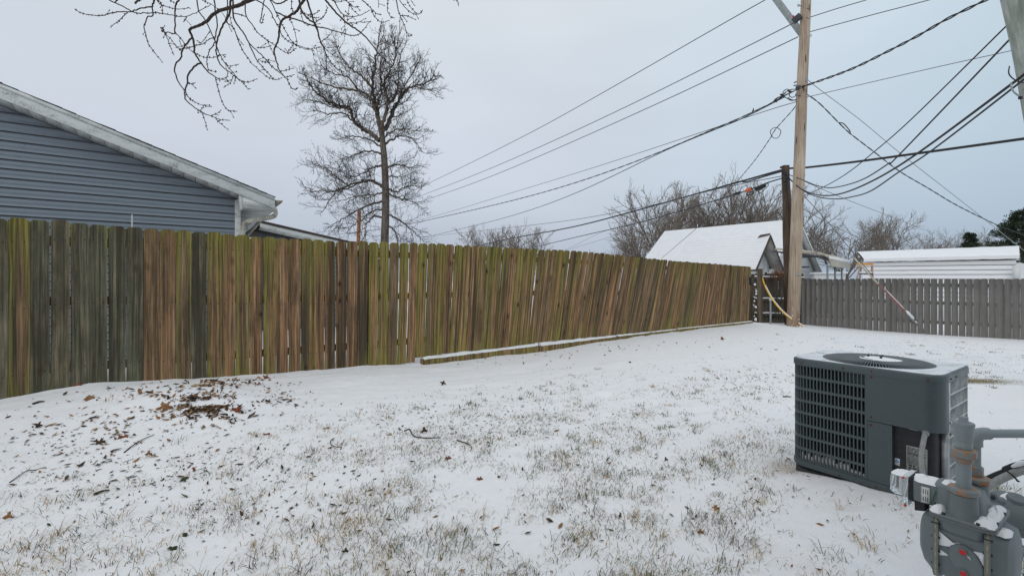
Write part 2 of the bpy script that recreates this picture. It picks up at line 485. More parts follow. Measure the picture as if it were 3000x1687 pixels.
M['ink'] = plain('black_ink', (.03, .03, .03), .6)
M['blueink'] = plain('blue_ink', (.08, .30, .62), .5)
def clear():
    n = NT('clear_plastic', .12, 0, .5)
    n.b.inputs['Transmission Weight'].default_value = .85; n.b.inputs['IOR'].default_value = 1.08
    n.col((.92, .95, .96)); return n.m
M['clear'] = clear()
M['conduit'] = plain('grey_flexible_conduit', (.34, .35, .34), .6, var=.15, scale=40)
M['cable'] = plain('black_cable', (.022, .022, .025), .6)
M['thinwire'] = plain('grey_wire', (.12, .12, .13), .5, .3)
M['galvgrey'] = plain('galvanised_grey', (.30, .33, .33), .5, .3, var=.15, scale=10)
M['orange'] = plain('orange_plastic', (.75, .13, .03), .5)
M['yellow'] = plain('yellow_plastic', (.82, .47, .05), .45, var=.15)
M['redpaint'] = plain('faded_red_paint', (.34, .13, .11), .6, var=.35, scale=25)
M['cream'] = plain('cream_plastic', (.55, .49, .38), .6)
M['tan'] = plain('tan_metal', (.50, .45, .37), .5, var=.08)
M['steel'] = plain('blue_grey_steel', (.22, .26, .29), .5, .3)
M['darksteel'] = plain('dark_steel', (.05, .055, .06), .6)
M['fibre'] = plain('ladder_rail', (.42, .30, .22), .6)
M['ladderorange'] = plain('ladder_orange', (.78, .30, .03), .5)
M['snowroof'] = M['snow']
M['needle'] = plain('evergreen_needles', (.035, .055, .03), .8, var=.4, scale=3)
M['vine'] = plain('dead_vine_leaves', (.20, .09, .045), .9, var=.4, scale=20)
def leafmat(name, c):
    n = NT(name, .8, 0, .2)
    f = n.noise(n.co(), 30, 5, .6)
    n.col(n.ramp(f, ((.3, tuple(k * .5 for k in c)), (.65, c)))); n.bump(f, .4, .003)
    return n.m
M['leaf0'] = leafmat('tan_leaf', (.36, .19, .085))
M['leaf1'] = leafmat('rust_leaf', (.27, .09, .045))
M['leaf2'] = leafmat('dark_brown_leaf', (.10, .062, .038))
M['leaf3'] = leafmat('pale_leaf', (.46, .31, .17))
M['leaf4'] = leafmat('dark_green_leaf', (.055, .075, .03))
M['blade0'] = plain('straw_blade', (.44, .285, .12), .8, var=.3, scale=6)
M['blade1'] = plain('green_blade', (.085, .115, .032), .75, var=.35, scale=6)
M['blade2'] = plain('dark_blade', (.05, .042, .026), .8, var=.3, scale=6)
M['bark_stick'] = bark('stick_bark', (.03, .024, .02), (.10, .08, .065), (50, 50, 50))
M['gable'] = plain('dirty_white_panel', (.62, .65, .66), .6, var=.06, scale=3)
def soffitgrey():
    n = NT('stained_plywood_soffit', .9, 0, .2)
    f = n.noise(n.co(), 1.6, 6, .65)
    n.col(n.ramp(f, ((.3, (.22, .18, .15)), (.6, (.42, .40, .38))))); return n.m
M['plysoffit'] = soffitgrey()
# ------------------------------------------------------------------ fence line and ground heights
F0 = Vector((-4.787, 4.32)); FSTEP = Vector((.1154, .0842)); FD = Vector((.1154, .0842, 0)).normalized()
FN = Vector((FD.y, -FD.x, 0))                      # towards the lawn
FANG = math.atan2(FD.y, FD.x)
def fpt(n): return F0 + FSTEP * n
def fence_n_at(u):                                  # board number whose foot is seen at column u
    k = (u - 1500) / F
    return (k * F0.y - F0.x) / (FSTEP.x - k * FSTEP.y)
TOPL = [(-780, 600), (-60, 637), (23, 640), (88, 643), (149, 646), (207, 650), (262, 656), (316, 660), (370, 666), (419, 670), (468, 673), (516, 676), (606, 681), (691, 688), (771, 695), (845, 700), (915, 703), (1015, 707), (1244, 713), (1396, 722), (1507, 727), (1590, 730), (1695, 737), (1773, 746), (1852, 754), (1932, 762), (2000, 767), (2205, 782)]
BOTL = [(-780, 1262), (-60, 1185), (23, 1172), (150, 1150), (270, 1130), (410, 1117), (580, 1111), (676, 1102), (821, 1091), (990, 1076), (1097, 1066), (1145, 1058), (1232, 1046), (1338, 1031), (1483, 1017), (1575, 1003), (1676, 993), (1804, 981), (1894, 972), (1976, 964), (2205, 939)]
GNDL = [(-780, 1255), (-60, 1190), (23, 1168), (150, 1143), (270, 1120), (410, 1116), (580, 1110), (676, 1102), (821, 1091), (990, 1077), (1097, 1068), (1160, 1066), (1232, 1066), (1400, 1045), (1575, 1029), (1690, 1012), (1800, 990), (1975, 969), (2205, 944)]
def ip(tab, u): return float(np.interp(u, [q[0] for q in tab], [q[1] for q in tab]))
def z_on_fence(n, tab):
    p = fpt(n); u = 1500 + F * p.x / p.y
    return EYE - (ip(tab, u) - V0) / F * p.y

G0 = Vector((9.606, 15.1)); GSTEP = Vector((.1057, -.0964))  # grey fence
GD = Vector((.1057, -.0964, 0)).normalized(); GN = Vector((GD.y, -GD.x, 0))
if GN.y > 0: GN = -GN
GANG = math.atan2(GD.y, GD.x)
def gpt(n): return G0 + GSTEP * n
GBOT = [(2340, 949), (2480, 962), (2680, 978), (3000, 996), (3300, 1012)]

ctrl = []
for n in (-3, 0, 4, 8, 13, 18, 24, 30, 38, 46, 56, 68, 82, 100):
    p = fpt(n); z = z_on_fence(n, GNDL); ctrl.append((p.x, p.y, z)); q = p - Vector((FN.x, FN.y)) * 2.0
    ctrl.append((q.x, q.y, z * .6 + .05))
    if 4 < n < 60:
        q = p + Vector((FN.x, FN.y)) * .9; ctrl.append((q.x, q.y, z - .035))
for n in (0, 10, 22, 34, 46):
    p = gpt(n); u = 1500 + F * p.x / p.y; ctrl.append((p.x, p.y, EYE - (ip(GBOT, u) - V0) / F * p.y))
ctrl += [(2.02, 3.28, .045), (2.28, 2.80, .085), (2.45, 2.58, .095), (2.62, 2.65, .085), (2.15, 3.05, .065), (2.9, 3.0, .07), (2.1, 2.5, .05), (1.7, 1.7, .05), (0, 2.1, .0), (-1.4, 2.2, .0), (1.0, 2.2, .01), (-2.9, 2.9, .06),
         (-3.6, 3.4, .12), (0, 4.2, .06), (2.0, 5.2, .04), (8.05, 12.9, .10), (4.5, 8.0, .06), (6, 6, .0), (9, 9, -.06), (3, 1, .05), (-2, 0, 0), (2, -1, .03), (-6, 2, .2),
         (18, 22, -.1), (0, 25, .1), (-15, 15, .15), (25, 10, -.2), (-20, -5, .1), (15, -10, -.05), (0, -15, 0)]
ctrl = np.array(ctrl)
def _phi(r): return r
cd = np.linalg.norm(ctrl[:, None, :2] - ctrl[None, :, :2], axis=2)
A = np.zeros((len(ctrl) + 1,) * 2); A[:-1, :-1] = _phi(cd) - np.eye(len(ctrl)) * .02; A[-1, :-1] = 1; A[:-1, -1] = 1
wts = np.linalg.solve(A, np.append(ctrl[:, 2], 0))
def vnoise(x, y, z=0.0):
    return mnoise.noise(Vector((x, y, z)))
def gz_base(x, y):
    x = np.atleast_1d(np.asarray(x, float)); y = np.atleast_1d(np.asarray(y, float))
    d = np.sqrt((x[:, None] - ctrl[:, 0]) ** 2 + (y[:, None] - ctrl[:, 1]) ** 2)
    z = d @ wts[:-1] + wts[-1]
    r = np.hypot(x, y - 6); f = np.clip((r - 20) / 15, 0, 1)
    return z * (1 - f) - .05 * f
DIPS = [(1960, 1152, .30, .022), (2030, 1140, .26, .02), (1750, 1160, .30, .025), (1640, 1190, .24, .02), (1880, 1185, .22, .018), (1310, 1310, .28, .022), (1255, 1330, .2, .018), (930, 1350, .3, .015), (600, 1260, .3, .014), (2090, 1115, .3, .015), (1500, 1240, .2, .012), (480, 1385, .22, .012)]
_dips = []
def g_extra(x, y):
    """drifts, ripples and footprints on top of the smooth ground"""
    s = (x * FD.x + y * FD.y); t = (-x * FD.y + y * FD.x)
    z = .018 * vnoise(s * .9, t * 3.0) + .014 * vnoise(s * 2.2, t * 7.0, 3) + .007 * vnoise(x * 7, y * 9, 7)
    z += .11 * math.exp(-(((x + 3.1) / .75) ** 2 + ((y - 4.35) / .42) ** 2))        # leaf mound
    # drift with a sharp lee edge in front of the gas meter
    a, b = (x - 1.32), (y - 2.25)
    e = a * .84 + b * .54
    z += .085 * math.exp(-(b / .5) ** 2) * (1 / (1 + math.exp(-e * 40))) * math.exp(-max(e, 0) * 2.2)
    for (cx, cy, r, h) in _dips:
        q = ((x - cx) * FD.x + (y - cy) * FD.y) / r; w = ((x - cx) * -FD.y + (y - cy) * FD.x) / (r * .30)
        k = q * q + w * w
        if k < 4: z -= 1.7 * h * math.exp(-k * k * 1.2)
    return z
for (u, v, r, h) in DIPS:
    d = 3.0
    for _ in range(8):
        p = P(u, v, d); d = (EYE - float(gz_base(p.x, p.y)[0])) * F / (v - V0)
    p = P(u, v, d); _dips.append((p.x, p.y, r, h))
def gz(x, y): return float(gz_base(x, y)[0]) + g_extra(x, y)
def on_ground(u, v):
    d = 4.0
    for _ in range(12):
        p = P(u, v, d); d = .5 * d + .5 * min((EYE - gz(p.x, p.y)) * F / max(v - V0, 1), 60)
    p = P(u, v, d); return Vector((p.x, p.y, gz(p.x, p.y)))

# density of bare turf and grass, read off the photograph and laid on the ground
DENS = [(560, 1500, 620, 150, .34), (1300, 1370, 520, 150, .75), (1750, 1310, 430, 150, 1.0), (1500, 1520, 560, 130, .45), (1150, 1600, 420, 90, .4), (2020, 1270, 260, 110, .65), (1500, 1220, 430, 60, .95), (1950, 1150, 330, 45, 1.0),
        (2250, 1120, 150, 40, .5), (2850, 1042, 330, 30, 2.2), (2560, 1000, 300, 20, .9), (2330, 985, 240, 14, .3), (330, 1300, 330, 110, .4), (950, 1250, 300, 90, .45), (2270, 1500, 140, 130, .3), (2150, 1420, 160, 110, .55), (2900, 1095, 180, 22, .9), (2920, 1430, 60, 15, .8), (800, 1610, 600, 80, .4), (100, 1560, 260, 110, .35)]
def _ss(a, b, x):
    t = min(max((x - a) / (b - a), 0), 1); return t * t * (3 - 2 * t)
FARP_ = [(2850, 1042, 330, 30, 2.2), (2560, 1000, 300, 20, .9), (2330, 985, 240, 14, .3), (2250, 1110, 150, 40, .5), (2900, 1095, 180, 22, .9), (2920, 1430, 60, 15, .8)]
def dens_uv(u, v):
    vb = np.interp(u, (0, 500, 800, 1250, 1700, 2150, 3000), (1360, 1330, 1230, 1150, 1085, 1060, 1040))
    base = _ss(vb - 45, vb + 90, v) * (1 - _ss(2120, 2420, u + (v - 1380) * .45)) * (.34 + .66 * _ss(550, 1150, u)) * (1 - .72 * _ss(1390, 1600, v))
    base += .07 * _ss(1420, 1500, v)
    return base * .9 + sum(w * math.exp(-((u - a) / su) ** 2 - ((v - b) / sv) ** 2) for a, b, su, sv, w in FARP_)
def dens(x, y, z):
    if y < .4: return .15
    u = 1500 + F * x / y; v = V0 - F * (z - EYE) / y
    if u < -800 or u > 3800: return .12
    s = (x * FD.x + y * FD.y); t = (-x * FD.y + y * FD.x)
    return min(dens_uv(u, v), 1.3) * (.62 + .9 * vnoise(s * .8, t * 2.8, 11) + .35 * vnoise(x * 3, y * 3, 5))

def axis(lo, hi, fine, step, far, grow=1.16):
    a = list(np.arange(fine[0], fine[1], step)); 
    d = step; q = a[-1]
    while q < hi: d = min(d * grow, far); q += d; a.append(q)
    d = step; q = a[0]; left = []
    while q > lo: d = min(d * grow, far); q -= d; left.append(q)
    return np.array(left[::-1] + a)
gx = axis(-300, 300, (-4.6, 4.6), .04, 14); gy = axis(-60, 420, (1.5, 6.4), .035, 14)
XX, YY = np.meshgrid(gx, gy); fx, fy = XX.ravel(), YY.ravel()
ZZ = gz_base(fx, fy)
ex = np.zeros(len(fx))
for i in range(len(fx)):
    x, y = fx[i], fy[i]
    if -9 < x < 20 and -2 < y < 22:
        ZZ[i] += g_extra(x, y)
        ex[i] = max(0, dens(x, y, ZZ[i]))
nxg, nyg = len(gx), len(gy)
idx = np.arange(nxg * nyg).reshape(nyg, nxg)
quads = np.stack([idx[:-1, :-1], idx[:-1, 1:], idx[1:, 1:], idx[1:, :-1]], -1).reshape(-1, 4)
me = bpy.data.meshes.new('snowy_ground')
me.from_pydata(np.stack([fx, fy, ZZ], -1).tolist(), [], quads.tolist())
me.polygons.foreach_set('use_smooth', np.ones(len(quads), bool))
at = me.attributes.new('exposed', 'FLOAT', 'POINT'); at.data.foreach_set('value', ex.astype(np.float32))
dirt = np.exp(-(((fx - 2.02) / .16) ** 2 + ((fy - 3.32) / .13) ** 2)) * 1.1
at = me.attributes.new('dirt', 'FLOAT', 'POINT'); at.data.foreach_set('value', dirt.astype(np.float32))
mp_ = on_ground(2860, 1117)
moss = np.exp(-(((fx - mp_.x) / .42) ** 4 + ((fy - mp_.y) / .16) ** 4)) * 1.2
at = me.attributes.new('moss', 'FLOAT', 'POINT'); at.data.foreach_set('value', moss.astype(np.float32))
me.materials.append(M['ground'])
go = bpy.data.objects.new('snowy_ground', me); COL.objects.link(go); tag(go, kind='structure')

# ------------------------------------------------------------------ long mossy picket fence
def plank_mesh(w, h, th, ear, lean=0.0, warp=0.0, seed=0, bow=0.0, tap=0.0):
    """dog-eared board: local x along the fence, y through it (front at -y), z up from its foot"""
    rows = [0, .33, .66, 1.0]
    V, Fc = [], []
    hs = [0, h * .35, h * .7, h - ear]
    pts = []
    for i, z in enumerate(hs):
        o = lean * z / h + bow * math.sin(math.pi * z / h)
        q = tap * (z / h - .5)
        pts.append((o - w / 2 + q, o + w / 2 - q * .3, z))
    o = lean
    outline = [(p[0], p[2]) for p in pts] + [(o - w / 2 + ear, h), (o + w / 2 - ear, h)] + [(p[1], p[2]) for p in pts[::-1]]
    n = len(outline)
    for y in (-th / 2, th / 2):
        for (x, z) in outline:
            V.append((x, y + warp * z / h + (0.004 * math.sin(seed + z * 2)), z))
    # faces front/back as strips
    L = [0, 1, 2, 3, 4]; Rr = [9, 8, 7, 6, 5]
    for b, flip in ((0, False), (n, True)):
        for i in range(4):
            q = (b + L[i], b + Rr[i], b + Rr[i + 1], b + L[i + 1])
            Fc.append(q if not flip else q[::-1])
    for i in range(n):
        j = (i + 1) % n
        Fc.append((i, n + i, n + j, j))
    return V, Fc

fb = fpt(0)
fence = thing('picket_fence', 'long weathered wooden privacy fence with mossy leaning boards, running left to right', 'fence', (fb.x, fb.y, z_on_fence(0, GNDL)))
DARK = {-1: .1, 0: .62, 1: .0, 2: .12, 3: .05, 4: .0, 5: .0, 6: .02, 7: .72, 8: .78, 9: .55, 10: .12, 11: .75, 12: .85}
LEAN = [(-5, 0), (20, 0), (25, .03), (35, .11), (45, .24), (53, .37), (62, .46), (70, .50), (85, .38), (97, .14)]
rr = random.Random(3)
fth = .016
ANGM = Matrix.Rotation(FANG, 4, 'Z')
for n in range(-10, 98):
    p = fpt(n + .5)
    zt = z_on_fence(n + .5, TOPL) + rr.uniform(-.008, .008); zb = z_on_fence(n + .5, BOTL) + rr.uniform(-.008, .006)
    if n < 29: zb -= .06                      # foot buried in the drift
    gap = rr.choice([.003, .005, .008, .010, .013]) if n > 9 else rr.choice([.005, .007, .009])
    if 12 <= n <= 34: gap += rr.choice([.0, .005, .009])
    if n > 45: gap = rr.choice([.001, .002, .003, .006])
    w = .1429 - gap
    V, Fc = plank_mesh(w, zt - zb, fth, .026, ip(LEAN, n), rr.uniform(-.012, .012), n, rr.uniform(-.006, .006), rr.uniform(-.006, .004))
    mb = MB().add(V, Fc)
    o = mb.build('plank', M['fence'], fence, origin=(p.x, p.y, zb), rotz=FANG, local=True, bevel=.003 if n < 40 else None)
    o['seed'] = rr.random() * 3
    o['tone'] = DARK.get(n, min(1.0, max(0.4, rr.gauss(.9 if n < 60 else .8, .2))))
    o['slant'] = ip(LEAN, n) / (zt - zb); o['dark'] = rr.choice((0, .1, .25, .45, .8)); 
    o['moss'] = (.10 if n > 12 else 0) + (.06 if n in DARK and DARK[n] < .3 else rr.choice((0, .1, .25, .4, .55))) + (.14 if 22 < n < 60 else 0)
# rails and posts behind the boards
for hgt in (.28, .95, 1.55):
    n = -10
    while n < 96:
        a, b = fpt(n), fpt(min(n + 17, 96))
        za = z_on_fence(n, TOPL) - 1.72 + hgt; zb = z_on_fence(min(n + 17, 96), TOPL) - 1.72 + hgt
        off = -FN * (.008 + .012 + .019)
        va = Vector((a.x, a.y, za)) + off; vb = Vector((b.x, b.y, zb)) + off
        mb = MB(); q = FN * .019; h = Vector((0, 0, .044))
        mb.prism([va - q - h, va + q - h, va + q + h, va - q + h], vb - va - FD * .004)
        o = mb.build('rail', M['fence'], fence, origin=va); o['seed'] = rr.random() * 3; o['tone'] = .2; o['moss'] = .1
        n += 17
for n in (-10, 7, 24, 41, 58, 75, 95):
    p = fpt(n); zt = z_on_fence(n, TOPL) - .09; zb = z_on_fence(n, GNDL) - .1
    c = Vector((p.x, p.y, 0)) - FN * .105
    o = MB().box((0, 0, (zt - zb) / 2), (.09, .09, zt - zb)).build('post', M['fence'], fence, origin=(c.x, c.y, zb), rotz=FANG, local=True)
    o['seed'] = rr.random() * 3; o['tone'] = .2; o['moss'] = .2
# landscape timbers under the boards, with snow lying on them
cuts = [1233, 1574, 1802, 1900, 1976, 2200]
for i in range(len(cuts) - 1):
    na, nb = fence_n_at(cuts[i]) + (.12 if i else 0), fence_n_at(cuts[i + 1]) - .1
    a, b = fpt(na), fpt(nb)
    va = Vector((a.x, a.y, z_on_fence(na, GNDL))) + FN * .02; vb = Vector((b.x, b.y, z_on_fence(nb, GNDL))) + FN * .02
    ta = z_on_fence(na, BOTL) - va.z - (.030 if i != 1 else .055); tb = z_on_fence(nb, BOTL) - vb.z - (.045 if i == 0 else .028)
    ta = max(ta, .04); tb = max(tb, .035)
    q = FN * .05; dn = Vector((0, 0, -.08))
    mb = MB(); k = 8
    V = []
    for j in range(k + 1):
        c = va.lerp(vb, j / k); t = ta + (tb - ta) * j / k + rr.uniform(-.003, .003)
        V += [c - q + dn, c + q + dn, c + q + Vector((0, 0, t)), c - q + Vector((0, 0, t))]
    Fc = [(0, 1, 2, 3), tuple(4 * k + x for x in (3, 2, 1, 0))]
    for j in range(k):
        for e in range(4):
            Fc.append((4 * j + e, 4 * j + (e + 1) % 4, 4 * j + 4 + (e + 1) % 4, 4 * j + 4 + e)[::-1])
    o = mb.add(V, Fc).build('kickboard', M['fence'], fence, origin=va, bevel=.004)
    o['seed'] = rr.random() * 3; o['tone'] = .75; o['moss'] = .25
    # snow strip on top
    V, Fc = [], []; k = 24
    for j in range(k + 1):
        c = va.lerp(vb, .01 + .98 * j / k); t = ta + (tb - ta) * (j / k) - .003
        hh = max(.018, (z_on_fence(na + (nb - na) * j / k, BOTL) - c.z - t) + .006) * (.62 + .45 * max(0, vnoise(j * .45, i * 3.7) + .35))
        f = .046 + .006 * rr.random()
        V += [c - q + Vector((0, 0, t)), c + FN * f + Vector((0, 0, t)), c + FN * (f - .006) + Vector((0, 0, t + hh * .75)), c + FN * (f - .03) + Vector((0, 0, t + hh)), c - q + Vector((0, 0, t + hh))]
    for j in range(k):
        for e in range(5):
            Fc.append((5 * j + e, 5 * j + 5 + e, 5 * j + 5 + (e + 1) % 5, 5 * j + (e + 1) % 5))
    Fc += [(0, 1, 2, 3, 4), tuple(5 * k + x for x in (4, 3, 2, 1, 0))]
    MB().add(V, Fc).build('snow_strip', M['snow'], o, origin=va, smooth=50)
# little black box screwed to the far end
pe = P(2200, 823, 12.3)
bxt = thing('meter_box', 'small black plastic box fixed to the far end of the mossy fence', 'box', pe)
MB().box(pe, (.11, .05, .22), ANGM.to_3x3()).build('housing', M['black'], bxt, bevel=.008)
MB().box(pe + FN * .03 + Vector((0, 0, .02)), (.08, .012, .10), ANGM.to_3x3()).build('lid', M['darksteel'], bxt, bevel=.004)

# ------------------------------------------------------------------ grey picket fence
g0 = gpt(0)
gf = thing('picket_fence', 'grey stained dog-eared picket fence along the right side of the yard', 'fence', (g0.x, g0.y, gz(g0.x, g0.y)))
for n in range(0, 47):
    p = gpt(n + .5); u = 1500 + F * p.x / p.y
    zt = EYE + (V0 - 816.5 + rr.uniform(-.8, .8)) / F * p.y
    zb = EYE - (ip(GBOT, u) - V0) / F * p.y - .05
    gap = rr.choice([.003, .005, .006]) if n < 11 else rr.choice([.003, .006, .008, .012])
    w = .1431 - gap
    if n in (23,): w = .09
    V, Fc = plank_mesh(w, zt - zb, .016, .028, rr.uniform(-.006, .006), rr.uniform(-.01, .01), n)
    o = MB().add(V, Fc).build('plank', M['greyfence'], gf, origin=(p.x, p.y, zb), rotz=GANG, local=True)
    o['seed'] = rr.random() * 3
for hgt in (.3, .85, 1.35):
    a, b = gpt(0), gpt(47)
    va = Vector((a.x, a.y, gz(a.x, a.y) + hgt)) - GN * .032; vb = Vector((b.x, b.y, gz(b.x, b.y) + hgt)) - GN * .032
    q = GN * .019; h = Vector((0, 0, .044))
    o = MB().prism([va - q - h, va + q - h, va + q + h, va - q + h], vb - va).build('rail', M['greyfence'], gf, origin=va); o['seed'] = .2
for n in range(0, 48, 16):
    p = gpt(n); c = Vector((p.x, p.y, 0)) - GN * .098; z = gz(c.x, c.y)
    o = MB().box((0, 0, .65), (.09, .09, 1.4)).build('post', M['greyfence'], gf, origin=(c.x, c.y, z), rotz=GANG, local=True); o['seed'] = .5

# ------------------------------------------------------------------ old dark fence in the corner
oa = P(2190, 935, 13.4); ob = P(2350, 938, 15.9)
OD = Vector((ob.x - oa.x, ob.y - oa.y, 0)); OL = OD.length; OD.normalize(); OANG = math.atan2(OD.y, OD.x); ON = Vector((OD.y, -OD.x, 0))
of = thing('old_fence', 'short stretch of dark old board fence in the corner behind the poles', 'fence', (oa.x, oa.y, gz(oa.x, oa.y)))
for i in range(int(OL / .145) + 1):
    c = oa + OD * (i * .145); z = gz(c.x, c.y) - .05
    zt = EYE + (V0 - 801 + rr.uniform(-4, 4)) / F * c.y
    V, Fc = plank_mesh(.145 - rr.uniform(.004, .02), zt - z, .02, .02, rr.uniform(-.02, .02), rr.uniform(-.02, .02), i)
    o = MB().add(V, Fc).build('plank', M['oldwood'], of, origin=(c.x, c.y, z), rotz=OANG, local=True)
    o['seed'] = rr.random() * 3; o['tone'] = rr.uniform(.1, .8); o['moss'] = .1
for (v, sn) in ((815, 1), (878, 1), (921, 1)):
    va = P(2203, v, 13.6) + ON * .04; vb = P(2350, v + 2, 15.9) + ON * .04; q = ON * .022; h = Vector((0, 0, .045))
    o = MB().prism([va - q - h, va + q - h, va + q + h, va - q + h], vb - va).build('rail', M['oldwood'], of, origin=va); o['seed'] = rr.random(); o['tone'] = .4; o['moss'] = .1
    V, Fc = [], []
    for j in range(21):
        c = va.lerp(vb, j / 20); hh = .02 + .03 * max(0, vnoise(j * .7, v)) + .012; t = Vector((0, 0, .045))
        V += [c - q * 1.2 + t, c + q * 1.5 + t, c + q * 1.2 + t + Vector((0, 0, hh)), c - q + t + Vector((0, 0, hh))]
    for j in range(20):
        for e in range(4): Fc.append((4 * j + e, 4 * j + 4 + e, 4 * j + 4 + (e + 1) % 4, 4 * j + (e + 1) % 4))
    MB().add(V, Fc).build('snow_strip', M['snow'], o, origin=va, smooth=60)
pp = P(2290, 935, 13.3); 
op = MB().box((0, 0, .78), (.11, .11, 1.62)).build('fence_post', M['oldwood'], None, origin=(P(2226, 935, 13.0).x, 13.0, gz(P(2226, 935, 13.0).x, 13.0) - .05), rotz=OANG, local=True)
op['seed'] = .3; op['tone'] = .75; op['moss'] = .05
tag(op, 'brown wooden post standing at the end of the mossy fence, yellow guard beside it', 'post')
# snow blown against the fence end
rs = random.Random(5)
mb = MB()
for i in range(15):
    t = rs.random(); c = P(2211 + rs.uniform(-3, 5), 830 + 110 * t, 12.9); r = rs.uniform(.012, .032)
    mb.lathe([(r * .5, -r), (r, -r * .2), (r * .8, r * .6), (r * .2, r)], c, k=7)
tag(mb.build('snow_clumps', M['snow'], of, smooth=80), kind='stuff')
# metal gate frame remains
for (u, v0, v1, d, nm, lab) in ((2257, 880, 948, 13.0, 'steel_post', 'short rusty steel post with snow on top, nearest the utility pole'), (2228, 880, 944, 13.1, 'steel_post', 'short snow-topped steel post beside the brown wooden post')):
    a, b = P(u, v1, d), P(u, v0, d)
    a.z = gz(a.x, a.y) - .03
    t = thing(nm, lab, 'post', a)
    MB().tube([a, b], .028, 8).build('tube', M['galvgrey'], t, smooth=40)
    MB().lathe([(.034, 0), (.04, .02), (.02, .06)], b, k=9).build('snow_cap', M['snow'], t, smooth=60)
# dead vine on the fence top
mb = MB(); rs = random.Random(9)
for i in range(260):
    u = rs.gauss(2283, 12); v = rs.gauss(803, 5) + max(0, rs.gauss(0, 14)) * .5; c = P(u, v, 14.2 + rs.uniform(-.25, .2)); a = rs.uniform(0, 6.28); r = rs.uniform(.02, .05)
    ax = Vector((rs.gauss(0, 1), rs.gauss(0, 1), rs.gauss(0, 1))).normalized(); bx = ax.orthogonal().normalized()
    mb.add([c - ax * r, c + bx * r * .6, c + ax * r, c - bx * r * .5], [(0, 1, 2, 3)])
vi = thing('dead_vine', 'rust brown dead vine tangled over the top of the old corner fence', 'plant', P(2283, 800, 14.2))
mb.build('leaves', M['vine'], vi)['kind'] = 'stuff'
mb = MB()
for i in range(14):
    a = P(2283 + rs.gauss(0, 10), 935, 14.3); q = [a]; 
    tgt = P(2283 + rs.gauss(0, 12), 802, 14.2)
    for j in range(1, 8): q.append(a.lerp(tgt, j / 7) + Vector((rs.gauss(0, .05), rs.gauss(0, .04), 0)))
    mb.tube(q, .007, 4)
mb.build('stems', M['oldwood'], vi)

# ------------------------------------------------------------------ slate blue house behind the fence
W0 = P(699, V0, 7.8); W0.z = 0
AD = -FN                                              # away from the lawn
def wallhit(u, v, off): return hit(u, v, W0 + FN * off, FN)
def sz(p): return (Vector(p) - W0).dot(FD), p.z      # position along the wall, height
OV = .30
sa, za = sz(wallhit(0, 244, OV)); sb, zb_ = sz(wallhit(805, 578, OV))
slope = (zb_ - za) / (sb - sa)
def rtop(s): return zb_ + slope * (s - sb)
h_f = rtop(sz(wallhit(210, 373, OV))[0]) - sz(wallhit(210, 373, OV))[1]
sw, zw = sz(wallhit(420, 475, 0)); 
wdrop = rtop(sw) - zw                                 # wall top below the roof line
SP = sa - 1.3                                         # ridge, just out of frame to the left
def wp(s, z, off=0.0): return W0 + FD * s + FN * off + Vector((0, 0, z))
house = thing('blue_house', 'slate blue sided house with white gable trim behind the mossy fence', 'house', (W0.x, W0.y, 0.1))
BASEZ = .0
EXP = .127; nlap = int((rtop(SP) - wdrop - BASEZ) / EXP) + 1
SL = 2 * SP                                           # far corner of the gable wall
for i in range(nlap):
    z0 = BASEZ + i * EXP; z1 = z0 + EXP
    def lim(z):                                       # how far the course reaches at height z
        s = sb + (z + wdrop - zb_) / slope
        return min(s, 0.0)
    s1a, s1b = lim(z0), lim(z1)
    if s1a <= SP: break
    s0a, s0b = 2 * SP - s1a, 2 * SP - s1b
    if s1b < SP: s1b = s0b = SP; 
    zz1 = min(z1, rtop(SP) - wdrop)
    def course(sA0, sA1, sB0, sB1):
        prof = [(.020, z0), (.020, z0 + .006), (.016, z0 + .012), (.004, z0 + .05), (.010, z0 + .056), (.002, zz1)]
        V = []
        for (d, z) in prof:
            f = (z - z0) / max(zz1 - z0, 1e-6)
            for s in (sA0 + (sA1 - sA0) * f, sB0 + (sB1 - sB0) * f): V.append(wp(s, z, d))
        for (z, f) in ((zz1, 1), (z0, 0)):
            for s in (sA0 + (sA1 - sA0) * f, sB0 + (sB1 - sB0) * f): V.append(wp(s, z, -.02))
        k = len(V) // 2
        Fc = [(2 * a, 2 * a + 1, 2 * ((a + 1) % k) + 1, 2 * ((a + 1) % k)) for a in range(k)]
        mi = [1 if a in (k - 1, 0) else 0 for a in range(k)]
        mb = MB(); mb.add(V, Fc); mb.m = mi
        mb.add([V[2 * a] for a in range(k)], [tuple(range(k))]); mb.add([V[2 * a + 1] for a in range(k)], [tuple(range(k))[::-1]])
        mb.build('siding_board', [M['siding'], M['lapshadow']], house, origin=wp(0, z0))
    if 6 <= i:
        js = -2.55 + .9 * ((i * 7) % 5) * (-.9) if i % 2 else -3.6 + ((i * 3) % 4) * .3     # butt joint
        if s0a < js < min(s1b, s1a) - .2:
            course(s0a, s0b, js - .0008, js - .0008); course(js + .0008, js + .0008, s1a, s1b)
            continue
    course(s0a, s0b, s1a, s1b)
# solid wall behind, side walls
mb = MB()
ztop0 = rtop(0) - wdrop; poly = [wp(0, BASEZ, -.03), wp(0, ztop0, -.03), wp(SP, rtop(SP) - wdrop, -.03), wp(SL, ztop0, -.03), wp(SL, BASEZ, -.03)]
mb.prism(poly, AD * 9.0)
mb.build('wall', M['siding'], house)
MB().prism([wp(-.055, BASEZ, .0), wp(.03, BASEZ, .0), wp(.03, ztop0 + .03, .0), wp(-.055, ztop0 - .02, .0)], FN * .026).build('corner_board', M['trim'], house, bevel=.003)
